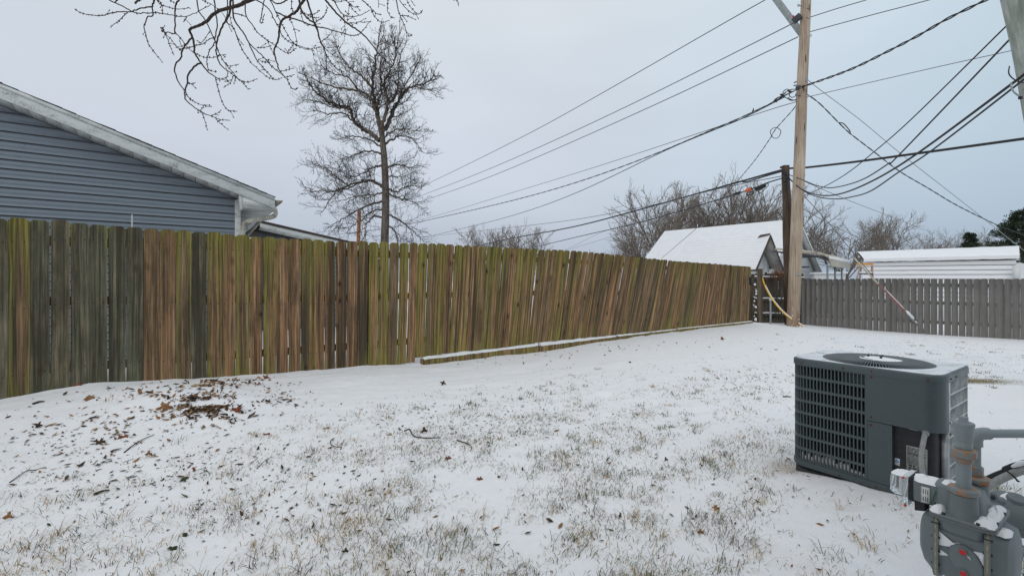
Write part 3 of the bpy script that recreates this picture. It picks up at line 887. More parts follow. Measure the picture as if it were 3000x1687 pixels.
# roof slabs
rt = .045
for sgn in (1, -1):
    e = sb if sgn > 0 else 2 * SP - sb
    pr = [wp(SP, rtop(SP) - rt, OV + .004), wp(e, zb_ - rt, OV + .004), wp(e, zb_, OV + .004), wp(SP, rtop(SP), OV + .004)]
    MB().prism(pr, AD * (9.0 + 2 * OV)).build('roof', M['shingle'], house)
# shingle ends standing proud along the rake
k = 0; s = SP + .05; rs = random.Random(2)
while s < sb - .03:
    L = .14
    o_ = .024 + rs.uniform(-.006, .01); t = .003 + rs.uniform(0, .007)
    a0, a1 = s, min(s + L + .02, sb + .012)
    MB().prism([wp(a0, rtop(a0) + .0015, OV + o_), wp(a1, rtop(a1) + .0015, OV + o_), wp(a1, rtop(a1) + t + .005, OV + o_), wp(a0, rtop(a0) + t, OV + o_)], AD * .5).build('shingle', M['shingle'], house, origin=wp(a0, rtop(a0)))
    s += L
# fascia with a trim strip, soffit panels
for sgn in (1,):
    e = sb
    MB().prism([wp(SP, rtop(SP) - rt - .001, OV - .02), wp(e, zb_ - rt - .001, OV - .02), wp(e, zb_ - h_f, OV - .02), wp(SP, rtop(SP) - h_f, OV - .02)], FN * .026).build('fascia', M['trim'], house, bevel=.002)
    MB().prism([wp(SP, rtop(SP) - .004, OV + .008), wp(e, zb_ - .004, OV + .008), wp(e, zb_ - rt - .012, OV + .008), wp(SP, rtop(SP) - rt - .012, OV + .008)], FN * .010).build('drip_edge', M['trim'], house)
    e2 = 2 * SP - sb
    MB().prism([wp(SP - .001, rtop(SP) - rt - .001, OV - .02), wp(e2, zb_ - rt - .001, OV - .02), wp(e2, zb_ - h_f, OV - .02), wp(SP - .001, rtop(SP) - h_f, OV - .02)], FN * .026).build('fascia', M['trim'], house)
s = SP
while s < -.04:
    L = .155; a1 = min(s + L - .004, -.02)
    zo = lambda q: rtop(q) - h_f + .012
    zi = lambda q: rtop(q) - wdrop + .004
    MB().prism([wp(s, zo(s), OV - .021), wp(a1, zo(a1), OV - .021), wp(a1, zi(a1), .024), wp(s, zi(s), .024)], Vector((0, 0, .012))).build('soffit_panel', M['soffit'], house, origin=wp(s, zo(s)))
    s += L
# eave return ("pork chop"), eave soffit, eave fascia
zr = zb_ - h_f
MB().prism([wp(.035, rtop(.035) - h_f - .002, .06), wp(sb, zb_ - h_f - .002, .06), wp(sb, zr - .012, .06), wp(.035, zr - .012, .06)], FN * .232).build('eave_return', M['trim'], house)
MB().prism([wp(-.02, rtop(0) - h_f + .01, .03), wp(.032, rtop(0) - h_f - .01, .03), wp(.032, zr - .05, .03), wp(.0, zr - .05, .03)], FN * .255).build('return_block', M['trim'], house, bevel=.003)
for j in range(20):
    a = .30 - j * .45
    MB().prism([wp(.034, zr - .013, a), wp(sb - .002, zr - .013, a), wp(sb - .002, zr - .013, a - .446), wp(.034, zr - .013, a - .446)], Vector((0, 0, -.008))).build('soffit_panel', M['soffit'], house, origin=wp(.1, zr, a))
MB().prism([wp(sb - .001, zb_ - rt - .004, .27), wp(sb + .015, zb_ - rt - .004, .27), wp(sb + .015, zr - .02, .27), wp(sb - .001, zr - .02, .27)], AD * 9).build('eave_fascia', M['trim'], house)
# gutter (trough) and downspout
gp = [(0.016, -.005), (.016, -.085), (.07, -.085), (.115, -.04), (.13, -.005), (.122, -.005), (.108, -.038), (.066, -.077), (.024, -.077), (.024, -.005)]
mb = MB(); zg = zb_ - rt + .005
base = [wp(sb + a, zg + b, .30) for a, b in gp]; far = [q + AD * 8.6 for q in base]; k = len(gp)
mb.add(base + far, [(i, (i + 1) % k, k + (i + 1) % k, k + i) for i in range(k)])
mb.prism([wp(sb + .018, zg - .005, .298), wp(sb + .018, zg - .083, .298), wp(sb + .068, zg - .083, .298), wp(sb + .112, zg - .04, .298), wp(sb + .126, zg - .005, .298)], AD * .004)
mb.build('gutter', M['gutter'], house)
dsp = cr([wallhit(805, 610, .24), wallhit(808, 624, .23), wallhit(801, 634, .20), wallhit(772, 641, .13), wallhit(738, 645, .07), wallhit(720, 653, .05), wallhit(713, 668, .05), wallhit(712, 700, .05), wallhit(712, 800, .05)], 5)
MB().tube(dsp, .04, 8, flat=.75).build('downspout', M['downspout'], house, smooth=30)
dspo = [c for c in house.children if c.name.startswith('downspout')][0]
mb = MB()
for i in list(range(8, 16)) + list(range(24, 32)):
    if i < len(dsp) - 1:
        c = Vector(dsp[i]); d_ = (Vector(dsp[i + 1]) - c).normalized() * .006; mb.tube([c - d_, c + d_], .0435, 8, flat=.75)
mb.build('crimp', M['gutter'], dspo)
# second, lower gable wing further back
WO = -3.6
def w2(u, v, off=0): return hit(u, v, W0 + FN * (WO + off), FN)
a, b = sz(w2(769, 647, .25)), sz(w2(1023, 706, .25)); sl2 = (b[1] - a[1]) / (b[0] - a[0])
c0 = sz(w2(747, 670, .25)); hf2 = a[1] + sl2 * (c0[0] - a[0]) - c0[1]
def r2(s): return a[1] + sl2 * (s - a[0])
sA, sB = a[0] - .05, b[0] + 1.4
def q2(s, z, off=0): return wp(s, z, WO + off)
MB().prism([q2(sA, r2(sA), .27), q2(sB, r2(sB), .27), q2(sB, r2(sB) - .05, .27), q2(sA, r2(sA) - .05, .27)], AD * 4).build('wing_roof', M['shingle'], house)
MB().prism([q2(sA, r2(sA) - .051, .25), q2(sB, r2(sB) - .051, .25), q2(sB, r2(sB) - hf2, .25), q2(sA, r2(sA) - hf2, .25)], FN * -.03).build('wing_fascia', M['trim'], house)
MB().prism([q2(sA, r2(sA) - hf2 + .03, .22), q2(sB - .3, r2(sB - .3) - hf2 + .03, .22), q2(sB - .3, r2(sB - .3) - hf2 + .02, .02), q2(sA, r2(sA) - hf2 + .02, .02)], Vector((0, 0, .015))).build('wing_soffit', M['soffit'], house)
z = 0.1
while z < r2(sA):
    se = min(sB - .4, a[0] + (z + .127 + hf2 - a[1]) / sl2) if sl2 < 0 else sB
    if se > sA:
        MB().prism([q2(sA, z, .016), q2(sA, z + .126, .002), q2(sA, z + .126, -.02), q2(sA, z, -.02)], FD * (se - sA)).build('siding_board', M['siding'], house, origin=q2(sA, z))
    z += .127
# white enclosed porch wall between the two, with a raking trim board
pw = [hit(716, 640, W0 - FN * 1.2, FN), hit(768, 640, W0 - FN * 1.2, FN)]
s0, s1 = sz(pw[0])[0] - .6, sz(pw[1])[0]
zt = pw[0].z + .22
z = 0.1
while z < zt:
    h = min(.1, zt - z)
    f = 1 if z < zt - .75 else max(0.05, (zt - z) / .75)
    MB().prism([wp(s0, z, -1.2), wp(s0, z + h, -1.212), wp(s0, z + h, -1.24), wp(s0, z, -1.24)], FD * ((s1 - s0) * (.62 + .38 * (1 - f) if False else 1) - .42 * f)).build('porch_siding', M['whitesiding'], house, origin=wp(s0, z, -1.2))
    z += .1
tr0, tr1 = hit(762, 648, W0 - FN * 1.15, FN), hit(724, 690, W0 - FN * 1.15, FN)
tr1 = tr0 + (tr1 - tr0) * 1.5
MB().tube([tr0, tr1], .035, 4).build('porch_trim', M['gutter'], house)

# thin white stake just behind the fence, rusty far pole
a = P(387, 690, 5.4); b = P(387, 629, 5.4)
st = MB().tube([Vector((a.x, a.y, .15)), b], .0075, 6).build('marker_stake', M['label'], None, origin=(a.x, a.y, .15), smooth=40)
tag(st, 'thin white stake poking up behind the mossy fence, in front of blue siding', 'stake')
# ------------------------------------------------------------------ poles
def pole(name, label, base, top, r0, r1, mat, k=20, rings=14):
    b, t = Vector(base), Vector(top)
    o = thing(name, label, 'utility pole', b)
    pts = [b.lerp(t, i / rings) + Vector((math.sin(i * 1.3) * .006, math.cos(i * .9) * .006, 0)) * (0 < i < rings) for i in range(rings + 1)]
    MB().tube(pts, [r0 + (r1 - r0) * i / rings for i in range(rings + 1)], k).build('shaft', mat, o, smooth=40)
    return o
D0 = 12.9
pb = P(2322, 956, D0); pb.z = gz(pb.x, pb.y) - .1
ptop = P(2322 + 38 * 1.25, -230, D0)
main = pole('utility_pole', 'tall tan wooden utility pole standing at the end of the mossy fence', pb, ptop, .163, .118, M['pole'])
db = P(2315, 935, 13.7); db.z = gz(db.x, db.y) - .1
dt = P(2301, 486, 13.7)
dark = pole('utility_pole', 'shorter dark brown wooden pole just left of the tan utility pole', db, dt, .148, .105, M['darkpole'])
fp = P(1045, 760, 50); fp.z = 0
far = pole('utility_pole', 'thin orange-brown utility pole seen far behind the tall bare tree', fp, P(1053, 618, 50), .22, .2, M['rustpole'], 10, 6)
gb = Vector((6.95, 5.3, gz(6.95, 5.3) - .1)); gt = P(2958, -180, 5.3)
gpole = pole('utility_pole', 'leaning weathered grey pole at the right edge of the picture, cables looped round it', gb, gt, .2, .165, M['greypole'], 24)
# conduit riser strapped to the grey pole
ax = (gt - gb).normalized(); side = Vector((.55, -.83, 0))
q = [gb.lerp(gt, t) + side * (.2 - .03 * t) for t in (0.02, .3, .6, .98)]
MB().tube(q, .05, 10).build('riser', M['greypole'], gpole, smooth=50)
def on_pole(v, d=D0, side=0): # a point of the tan pole axis at row v
    t = (956 - v) / (956 + 230); return pb.lerp(ptop, t) 
# galvanised arm bracket
arm = thing('bracket_arm', 'galvanised steel arm bolted aslant across the tan pole near its top', 'bracket', P(2345, 90, D0 + .2))
a0, a1 = P(2264, -30, D0 + .9), P(2371, 113, D0 + .12)
dv = (a1 - a0).normalized(); up = Vector((0, 0, 1)); sd = dv.cross(up).normalized(); nu = sd.cross(dv)
rotm = Matrix((dv, sd, nu)).transposed()
MB().box((a0 + a1) / 2 + Vector((0, .12, 0)), ((a1 - a0).length, .1, .17), rotm).build('beam', M['galvgrey'], arm, bevel=.01)
MB().box(P(2335, 55, D0 - .02), (.16, .1, .22), rotm).build('clamp_plate', M['darksteel'], arm, bevel=.01)
MB().box(P(2324, 49, D0 - .07), (.06, .01, .045), rotm).build('red_tag', M['red'], arm)
for (u, v) in ((2340, 17), (2371, 3), (2374, 105)):
    c = P(u + (0 if u > 2350 else -1), v, D0 - .05); ring = [c + Vector((math.cos(t) * .028, 0, math.sin(t) * .035)) for t in np.linspace(0, 6.28, 13)[:-1]]
    mb = MB().tube(ring, .007, 5, closed=True); mb.tube([c, on_pole(v + 2)], .009, 5); mb.build('eye_bolt', M['darksteel'], main, origin=c)
for (u0, u1, v, dv_) in ((2363, 2372, 29, -3), (2362, 2370, 57, -4), (2326, 2334, 240, 3), (2325, 2333, 250, 2), (2357, 2361, 232, 8), (2338, 2345, 280, 2)):
    a, b = P(u0, v + dv_, D0 - .12), P(u1, v, D0 - .12)
    MB().tube([a, b], .016, 6).build('bolt', M['darksteel'], main, origin=a)
MB().box(P(2338, 258, D0 - .17), (.1, .1, .11)).build('clamp', M['darksteel'], main, bevel=.015)
MB().box(P(2359, 236, D0 - .1), (.05, .1, .14)).build('clamp', M['galvgrey'], main, bevel=.01)
MB().box(P(2353, 514, D0 - .05), (.06, .1, .1)).build('clamp', M['galvgrey'], main, bevel=.01)
c = P(2338, 805, D0 - .15); MB().lathe([(.045, 0), (.045, .012), (.02, .018)], c, (0, -1, 0), 10).build('tag_disc', M['galvgrey'], main)
mb = MB(); rs = random.Random(4)
for i in range(13):
    v = 880 + 70 * rs.random(); p = on_pole(v); a = rs.uniform(-2.4, -.7); r = .163 - .045 * (956 - v) / 1186
    c = p + Vector((math.cos(a) * r, math.sin(a) * r, 0)); q = rs.uniform(.006, .022)
    mb.lathe([(q * .5, -q * .6), (q, -.1 * q), (q * .6, q * .6)], c, k=6)
tag(mb.build('snow_clumps', M['snow'], main, smooth=80), kind='stuff')
mb = MB()
for i in range(9):
    p = P(2296 + rs.uniform(-4, 14), 515 + rs.uniform(-20, 35), 13.55); mb.box(p, (.05, .05, .05))
mb.build('cable_clamps', M['darksteel'], dark)
MB().box(P(2294, 489, 13.72), (.08, .2, .05)).build('top_notch', M['darkpole'], dark)
a = [P(2302, 500, 13.57), P(2306, 560, 13.56), P(2312, 640, 13.56), P(2316, 760, 13.55)]
MB().tube(cr(a, 4), .012, 5).build('down_wire', M['cable'], dark)

# ------------------------------------------------------------------ overhead lines
def line3(pts, d0, d1, key=0, n=7):
    """pts: pixel points; distance runs from d0 at the first to d1 at the last, straight in plan"""
    pts = [np.array(q, float) for q in pts]
    L = [0.]
    for i in range(1, len(pts)): L.append(L[-1] + (abs(pts[i][0] - pts[i - 1][0]) if key == 0 else np.linalg.norm(pts[i] - pts[i - 1])))
    sm = cr([(*q, l / L[-1]) for q, l in zip(pts, L)], n)
    return [P(q[0], q[1], 1 / (1 / d0 + (1 / d1 - 1 / d0) * min(max(q[2], 0), 1))) for q in sm]
def cable(name, label, pts, r, mat='cable', cat='cable', twist=0, **k):
    q = [Vector(p) for p in pts]
    mb = MB()
    if twist:
        dense = cr(q, 8); acc = 0
        A_, B_ = [], []
        for i, p in enumerate(dense):
            p = Vector(p); nx = Vector(dense[min(i + 1, len(dense) - 1)]) - Vector(dense[max(i - 1, 0)]); nx.normalize()
            if i: acc += (p - Vector(dense[i - 1])).length
            s1 = nx.cross(Vector((0, 0, 1))).normalized(); s2 = s1.cross(nx); an = acc / twist * 6.28
            o = (s1 * math.cos(an) + s2 * math.sin(an)) * r * .95
            A_.append(p + o); B_.append(p - o)
        mb.tube(A_, r * .8, 5); mb.tube(B_, r * .8, 5)
    else:
        mb.tube(q, r, 5)
    o = mb.build(name, M[mat], None, origin=q[0], smooth=60)
    return tag(o, label, cat, k.get('group'))
FARP = (1052, 628)
G1 = 'power lines from the tan pole to the far pole'
cable('power_line', 'topmost power line running left from beyond the frame to the far pole', line3([(2420, -88), (2243, 0), (1717, 300), (1500, 417), (1237, 546), FARP], 12.2, 50), .015, 'thinwire', 'power line', group=G1)
cable('power_line', 'power line leaving the tan pole behind the steel arm, second from the top', line3([(2330, 66), (1862, 300), (1500, 467), (1243, 570), (1052, 638)], 12.9, 50), .015, 'thinwire', 'power line', group=G1)
cable('power_line', 'power line leaving the tan pole at the foot of the steel arm, third down', line3([(2338, 109), (1935, 300), (1500, 492), (1250, 585), (1053, 646)], 12.9, 50), .015, 'thinwire', 'power line', group=G1)
cable('power_line', 'thin single wire just above the twisted black service bundle', line3([(2335, 298), (2215, 335), (1800, 472), (1500, 565), (1235, 644), (1054, 680)], 12.9, 50), .011, 'thinwire', 'power line')
cable('service_bundle', 'thick twisted black bundle from the tan pole down towards the tall tree', line3([(2338, 262), (2300, 280), (2255, 305), (2175, 343), (2085, 381), (1900, 459), (1700, 531), (1500, 588), (1230, 650), (1100, 674), (960, 690)], 12.9, 46), .013, 'cable', 'cable', twist=.8)
cable('service_cable', 'black cable parting from the twisted bundle and sagging below it', line3([(2300, 284), (2180, 345), (2085, 384), (1950, 441), (1700, 560), (1500, 632), (1240, 697)], 12.9, 46), .015, 'cable')
cable('messenger_wire', 'thin wire from the dark pole passing just over the thick phone cable', line3([(2301, 514), (2120, 550), (1915, 600), (1700, 641), (1500, 666), (1240, 694)], 13.6, 50), .013, 'thinwire')
cable('phone_cable', 'thickest black cable crossing both poles from the right edge of the picture', line3([(3060, 398), (2990, 408), (2700, 448), (2500, 475), (2353, 492), (2301, 496), (2180, 529), (1925, 600), (1700, 660), (1500, 698), (1390, 722)], 9.9, 40, n=6), .034, 'cable')
cable('phone_cable', 'second strand lashed beneath the thick phone cable left of the dark pole', line3([(2296, 501), (2250, 514), (2190, 532), (2170, 532)], 13.5, 14.6), .022, 'cable')
cable('phone_cable', 'lower black cable carrying the orange splice left of the dark pole', line3([(2303, 519), (2250, 535), (2165, 566), (1900, 645), (1700, 692), (1545, 729), (1480, 743)], 13.6, 38), .020, 'cable')
cable('drop_wire', 'faint thin wire low over the small far trees, the upper of two', line3([(2170, 570), (1820, 660), (1660, 730), (1600, 745)], 15, 42), .008, 'thinwire')
cable('drop_wire', 'faint thin wire low over the small far trees, the lower of two', line3([(1990, 625), (1800, 690), (1640, 738), (1560, 752)], 17, 42), .008, 'thinwire')
cable('service_drop', 'black cable from the tan pole with a wire loop, dropping to the white roof', line3([(2335, 305), (2318, 328), (2273, 378), (2254, 409), (2215, 465), (2169, 521), (2110, 590), (2055, 655), (1937, 758)], 12.9, 30, 1), .009, 'cable', twist=.6)
lc = P(2272, 390, 14.2); lp = [lc + Vector((math.cos(t) * .16 * (1 + .1 * math.sin(3 * t)), 0, math.sin(t) * .17)) for t in np.linspace(0, 6.28, 15)[:-1]]
tag(MB().tube(lp, .011, 5, closed=True).build('wire_loop', M['cable'], None, origin=lc), 'round loop of spare wire on the cable dropping to the white roof', 'wire loop')
# tangle where the bundle meets the pole
tl = thing('splice_tangle', 'tangle of looped black splices left of the tan pole where the bundle ends', 'cable splices', P(2300, 285, 12.85))
for i, q in enumerate([[(2332, 262), (2312, 264), (2297, 275), (2288, 288), (2268, 300), (2264, 302), (2275, 290), (2295, 280)], [(2333, 292), (2318, 295), (2300, 286), (2285, 284), (2270, 292), (2264, 303)], [(2331, 275), (2330, 282), (2320, 286), (2312, 280), (2318, 266)], [(2314, 268), (2306, 262), (2296, 268), (2292, 281)], [(2302, 272), (2292, 282), (2284, 288)], [(2330, 295), (2316, 292), (2308, 286)], [(2206, 322), (2203, 332), (2208, 330), (2207, 318)]]):
    MB().tube(line3(q, 12.8, 13.0, 1, 6), .012, 5).build('splice_wire', M['cable'], tl, smooth=60)
for (u, v) in ((2312, 268), (2290, 279), (2272, 297)):
    MB().box(P(u, v, 12.8), (.09, .04, .04), Matrix.Rotation(.5, 3, 'Y')).build('connector', M['black'], tl, bevel=.006)
# right of the tan pole
G2 = 'power lines leaving the tan pole to the right'
cable('power_line', 'upper thin power line rising to the right from the top of the tan pole', line3([(2358, 56), (2366, 54), (2450, 27), (2541, 0), (2640, -32)], 12.9, 11.6), .012, 'thinwire', 'power line', group=G2)
cable('power_line', 'lower thin power line rising to the right from the foot of the steel arm', line3([(2358, 98), (2370, 95), (2550, 46), (2726, 0), (2850, -36)], 12.9, 11.0), .012, 'thinwire', 'power line', group=G2)
cable('service_bundle', 'thick twisted cable rising to the top right from the clamp on the tan pole', line3([(2340, 258), (2357, 253), (2490, 205), (2598, 153), (2689, 106), (2780, 54), (2890, 0), (2960, -40)], 12.9, 8.2), .018, 'cable', twist=.62)
cable('messenger_wire', 'thin wire running from the tan pole to the upper part of the grey pole', line3([(2345, 290), (2357, 287), (2598, 231), (2800, 185), (2947, 153), (3040, 130)], 12.9, 9.6), .009, 'thinwire')
cable('guy_wire', 'pale thin wire slanting down from the tan pole to the far right evergreen', line3([(2360, 229), (2400, 262), (2520, 352), (2638, 450), (2831, 601), (3010, 742)], 12.9, 17, 1), .010, 'galvgrey')
cable('service_drop', 'black twisted cable sagging from the tan pole to the far right evergreen', line3([(2352, 272), (2359, 274), (2400, 303), (2457, 360), (2490, 391), (2560, 445), (2635, 502), (2718, 551), (2800, 600), (2907, 653), (2957, 673), (3030, 700)], 12.9, 17, 1), .011, 'cable', twist=.7)
MB_ = MB().tube(line3([(2457, 360), (2470, 362), (2480, 372), (2490, 385), (2489, 393)], 13, 13, 1), .014, 5).build('wire_loop', M['cable'], None, origin=P(2470, 370, 13)); tag(MB_, 'slack splice loop on the black cable right of the tan pole', 'wire loop')
G3 = 'slack drop cables between the dark pole and the grey pole'
cable('drop_cable', 'highest and straightest of the slack cables from the grey pole', line3([(2960, 66), (2935, 90), (2676, 344), (2556, 449), (2480, 509), (2407, 551), (2352, 574)], 5.5, 13.2), .010, 'cable', group=G3)
cable('drop_cable', 'second slack cable from the grey pole, with the shallowest sag', line3([(2965, 108), (2943, 132), (2639, 449), (2602, 480), (2527, 526), (2448, 549), (2399, 546), (2345, 525), (2310, 512)], 5.5, 13.5), .012, 'cable', group=G3)
cable('drop_cable', 'third slack cable, crossing in front of the grey pole above its lowest neighbour', line3([(3060, 170), (3000, 219), (2962, 248), (2738, 414), (2622, 493), (2531, 542), (2457, 569), (2399, 572), (2349, 555), (2310, 522)], 4.9, 13.5), .016, 'cable', group=G3)
cable('drop_cable', 'lowest sagging cable from the grey pole to the dark pole', line3([(3060, 184), (3000, 233), (2738, 435), (2635, 503), (2552, 559), (2490, 578), (2448, 583), (2399, 578), (2353, 559), (2310, 520)], 4.9, 13.5), .012, 'cable', group=G3)
cable('drop_wire', 'thin wire from the dark pole falling to the bare trees at far right', line3([(2312, 512), (2350, 529), (2473, 582), (2597, 630), (2721, 678), (2800, 704)], 13.5, 40), .010, 'thinwire')
cable('drop_wire', 'thin wire from the tan pole down past the bare trees behind the carport', line3([(2340, 604), (2348, 609), (2431, 657), (2500, 690), (2580, 726)], 12.9, 32, 1), .011, 'thinwire')
gw = thing('guy_wire', 'guy wire from the tan pole to the grey fence with red and cream guard', 'guy wire', on_ground(2712, 978))
gw_top, gw_bot = P(2344, 560, 12.9), on_ground(2712, 977)
GWp = line3([(2344, 562), (2427, 653), (2504, 746), (2560, 812)], 12.9, 12.6, 1)
gd = [(2503, 756), (2570, 829), (2615, 876), (2660, 921), (2690, 955), (2712, 978)]
gbot = gw_bot
def gpx(u, v):
    t = (u - 2503) / (2712 - 2503); return P(u, v, 12.6 + (gbot.y - 12.6) * t)
MB().tube(GWp, .009, 5).build('strand', M['thinwire'], gw)
MB().tube([gpx(2503, 757), gpx(2536, 793), gpx(2572, 831)], .023, 8).build('guard', M['cream'], gw, smooth=50)['label'] = 'cream upper length of the guard'
MB().tube([gpx(2570, 829), gpx(2615, 876), gpx(2662, 923)], .022, 8).build('guard', M['redpaint'], gw, smooth=50)['label'] = 'faded red middle length of the guard'
MB().tube([gpx(2660, 921), gpx(2690, 955), gpx(2713, 979)], .022, 8).build('guard', M['galvgrey'], gw, smooth=50)['label'] = 'grey lower length of the guard'
for (ua, va, ub, vb, r) in ((2652, 912, 2676, 937, .045), (2680, 942, 2712, 975, .026), (2595, 852, 2650, 909, .014)):
    a, b = gpx(ua, va) + Vector((0, -.01, .025)), gpx(ub, vb) + Vector((0, -.01, .025))
    MB().tube([a.lerp(b, t) for t in (0, .2, .5, .8, 1)], [r * .3, r, r * .8, r, r * .3], 8).build('snow_lump', M['snow'], gw, smooth=70)
# curved yellow guard
yl = thing('guy_guard', 'bent yellow plastic guy guard with snow along it beside the tan pole', 'guy guard', on_ground(2350, 953))
yp = line3([(2232, 812), (2243, 842), (2262, 876), (2285, 905), (2305, 924), (2330, 942), (2352, 955)], 13.0, 12.75, 1, 6)
MB().tube(yp, .021, 9).build('tube', M['yellow'], yl, smooth=50)
MB().tube([Vector(q) + Vector((.012, -.008, .016)) for q in yp[5:]], .014, 7).build('snow_strip', M['snow'], yl, smooth=60)
# orange splice and amplifier hanging on the lower cable
sp = thing('cable_splice', 'orange splice sleeve hanging on the lower phone cable', 'splice', P(2192, 557, 14.6))
a, b = P(2184, 560, 14.6), P(2201, 553, 14.5)
MB().tube([a, b], .05, 10).build('sleeve', M['orange'], sp, smooth=40)
MB().tube([b, b + (b - a) * .12], .055, 10).build('end_cap', M['black'], sp, smooth=40)
cc = P(2197, 567, 14.55); MB().tube([cc + Vector((math.cos(t) * .11, 0, math.sin(t) * .045 + math.cos(t) * .02)) for t in np.linspace(0, 6.28, 15)[:-1]], .014, 5, closed=True).build('coil', M['cable'], sp)
am = thing('cable_amplifier', 'finned black amplifier box on the lower phone cable nearest the dark pole', 'amplifier', P(2228, 550, 14.2))
a, b = P(2212, 555, 14.3), P(2244, 543, 14.1); dv = (b - a).normalized(); sd = dv.cross(Vector((0, 0, 1))).normalized(); rm = Matrix((dv, sd, sd.cross(dv))).transposed()
MB().box((a + b) / 2, ((b - a).length, .1, .085), rm).build('body', M['black'], am, bevel=.01)
for i in range(6): MB().box(a.lerp(b, .1 + .15 * i) + Vector((0, 0, -.05)), (.014, .11, .05), rm).build('fin', M['black'], am)
MB().tube(line3([(2246, 540), (2250, 536), (2250, 545), (2240, 555), (2228, 566), (2222, 562), (2228, 555)], 14.1, 14.2, 1), .01, 5).build('loop', M['cable'], am)
sp2 = thing('cable_splice', 'slim black splice left of the orange sleeve on the lower phone cable', 'splice', P(2160, 567, 14.8))
MB().tube([P(2149, 570, 14.9), P(2153, 569, 14.9), P(2166, 565, 14.8), P(2172, 563, 14.8)], [.02, .045, .045, .02], 8).build('sleeve', M['black'], sp2, smooth=40)
MB().tube([P(2149, 571, 14.85), P(2145, 573, 14.85)], .03, 6).build('end_cap', M['darksteel'], sp2)
# wires and cable loops on the grey pole
lp = thing('cable_loop', 'black cable loop hanging round the grey pole at the right edge', 'cable loop', P(2962, 230, 5.0))
MB().tube(line3([(2957, 195), (2955, 215), (2966, 230), (2985, 240), (3010, 246)], 5.05, 4.95, 1), .006, 6).build('upper_wire', M['cable'], lp)
MB().tube(line3([(2962, 243), (2963, 258), (2972, 272), (2990, 284), (3015, 290)], 5.05, 4.95, 1), .009, 6).build('strap', M['galvgrey'], lp)
MB().box(P(2989, 287, 4.94), (.03, .02, .03)).build('buckle', M['black'], lp)

# ------------------------------------------------------------------ white buildings behind the corner
def rake_house(name, label, ridge_front, ridge_back, half, drop, over, wallmat, siding, snow_t=.06):
    """gabled roof: ridge_front (nearest gable peak) to ridge_back"""
    f, b = Vector(ridge_front), Vector(ridge_back)
    rd = (b - f); rd.z = 0; rd.normalize(); sd = Vector((rd.y, -rd.x, 0))
    if sd.x < 0: sd = -sd
    o = thing(name, label, 'house', (f.x, f.y, 0)); z0 = f.z
    for sg, nm in ((-1, 'roof'), (1, 'roof')):
        e = sd * sg * half + Vector((0, 0, -drop))
        nn = Vector((0, 0, 1))
        rf = MB().prism([f, b, b + e, f + e], Vector((0, 0, -.09))).build(nm, M['shingle'], o)
        MB().prism([f - rd * .0 + Vector((0, 0, .004)), b + Vector((0, 0, .004)), b + e * 1.01 + Vector((0, 0, .004)), f + e * 1.01 + Vector((0, 0, .004))], Vector((0, 0, snow_t))).build('roof_snow', M['roofsnow'], rf, bevel=.02)
        # boards under the overhang
        MB().prism([f + Vector((0, 0, -.10)), f + e + Vector((0, 0, -.10)), f + e + rd * over + Vector((0, 0, -.10)), f + rd * over + Vector((0, 0, -.10))], Vector((0, 0, -.02))).build('soffit', M['plysoffit'] if not siding else M['soffit'], o)
        MB().prism([f + Vector((0, 0, -.005)) - rd * .01, f + e + Vector((0, 0, -.005)) - rd * .01, f + e + Vector((0, 0, -.17)) - rd * .01, f + Vector((0, 0, -.17)) - rd * .01], -rd * .03).build('rake_board', M['trim'] if siding else M['shingle'], o)
    g = f + rd * over; hw = half - .35; zt = drop * hw / half + .1
    if siding:
        z = -.12
        while z > -(z0 - .1):
            w0 = min(hw, half * (-z) / drop - .1 if z > -zt else hw)
            if w0 > .05:
                MB().prism([g + sd * w0 + Vector((0, 0, z)), g - sd * w0 + Vector((0, 0, z)), g - sd * w0 + Vector((0, 0, z - .148)) - rd * .012, g + sd * w0 + Vector((0, 0, z - .148)) - rd * .012], rd * .05).build('siding_board', wallmat, o)
            z -= .15
    else:
        k = 5
        for i in range(k):
            a, c = -hw + 2 * hw * i / k, -hw + 2 * hw * (i + 1) / k - .006
            za, zc = z0 - abs(a) * drop / half - .12, z0 - abs(c) * drop / half - .12
            poly = [g + sd * a + Vector((0, 0, -z0)), g + sd * c + Vector((0, 0, -z0)), g + sd * c + Vector((0, 0, zc - z0))]
            if a < 0 < c: poly.append(g + Vector((0, 0, -.12)))
            poly.append(g + sd * a + Vector((0, 0, za - z0)))
            MB().prism(poly, rd * .04).build('wall_panel', wallmat, o)
    # body
    L = (b - f).length - 2 * over
    poly = [g + sd * hw + Vector((0, 0, -z0)), g + sd * hw + Vector((0, 0, -zt - .05)), g + Vector((0, 0, -.16)), g - sd * hw + Vector((0, 0, -zt - .05)), g - sd * hw + Vector((0, 0, -z0))]
    MB().prism([q + rd * .06 for q in poly], rd * L).build('wall', wallmat, o)
    return o
sh = rake_house('white_shed', 'small steep-roofed white shed with snowy roof and bare plywood overhang', P(2257, 688, 28), P(2012, 706, 32.6), 1.85, 2.15, .75, M['gable'], False)
bh = rake_house('white_house', 'large white sided house with a long snow covered roof behind the shed', P(2342, 643, 32), P(1947, 679, 40.6), 4.4, 3.8, .45, M['whitesiding'], True)
# exposed shingles at the shed's ridge end, dark corner
MB().prism([P(2226, 691, 28.5) + Vector((0, 0, .05)), P(2257, 687, 27.98) + Vector((0, 0, .068)), P(2256, 689, 27.9) + Vector((0, 0, .03)), P(2220, 697, 28.4)], Vector((0, 0, .012))).build('bare_shingles', M['shingle'], sh)
la = P(2358, 782, 31.5)
MB().box(la, (.5, .25, .12)).build('security_lamp', M['darksteel'], bh, bevel=.03)
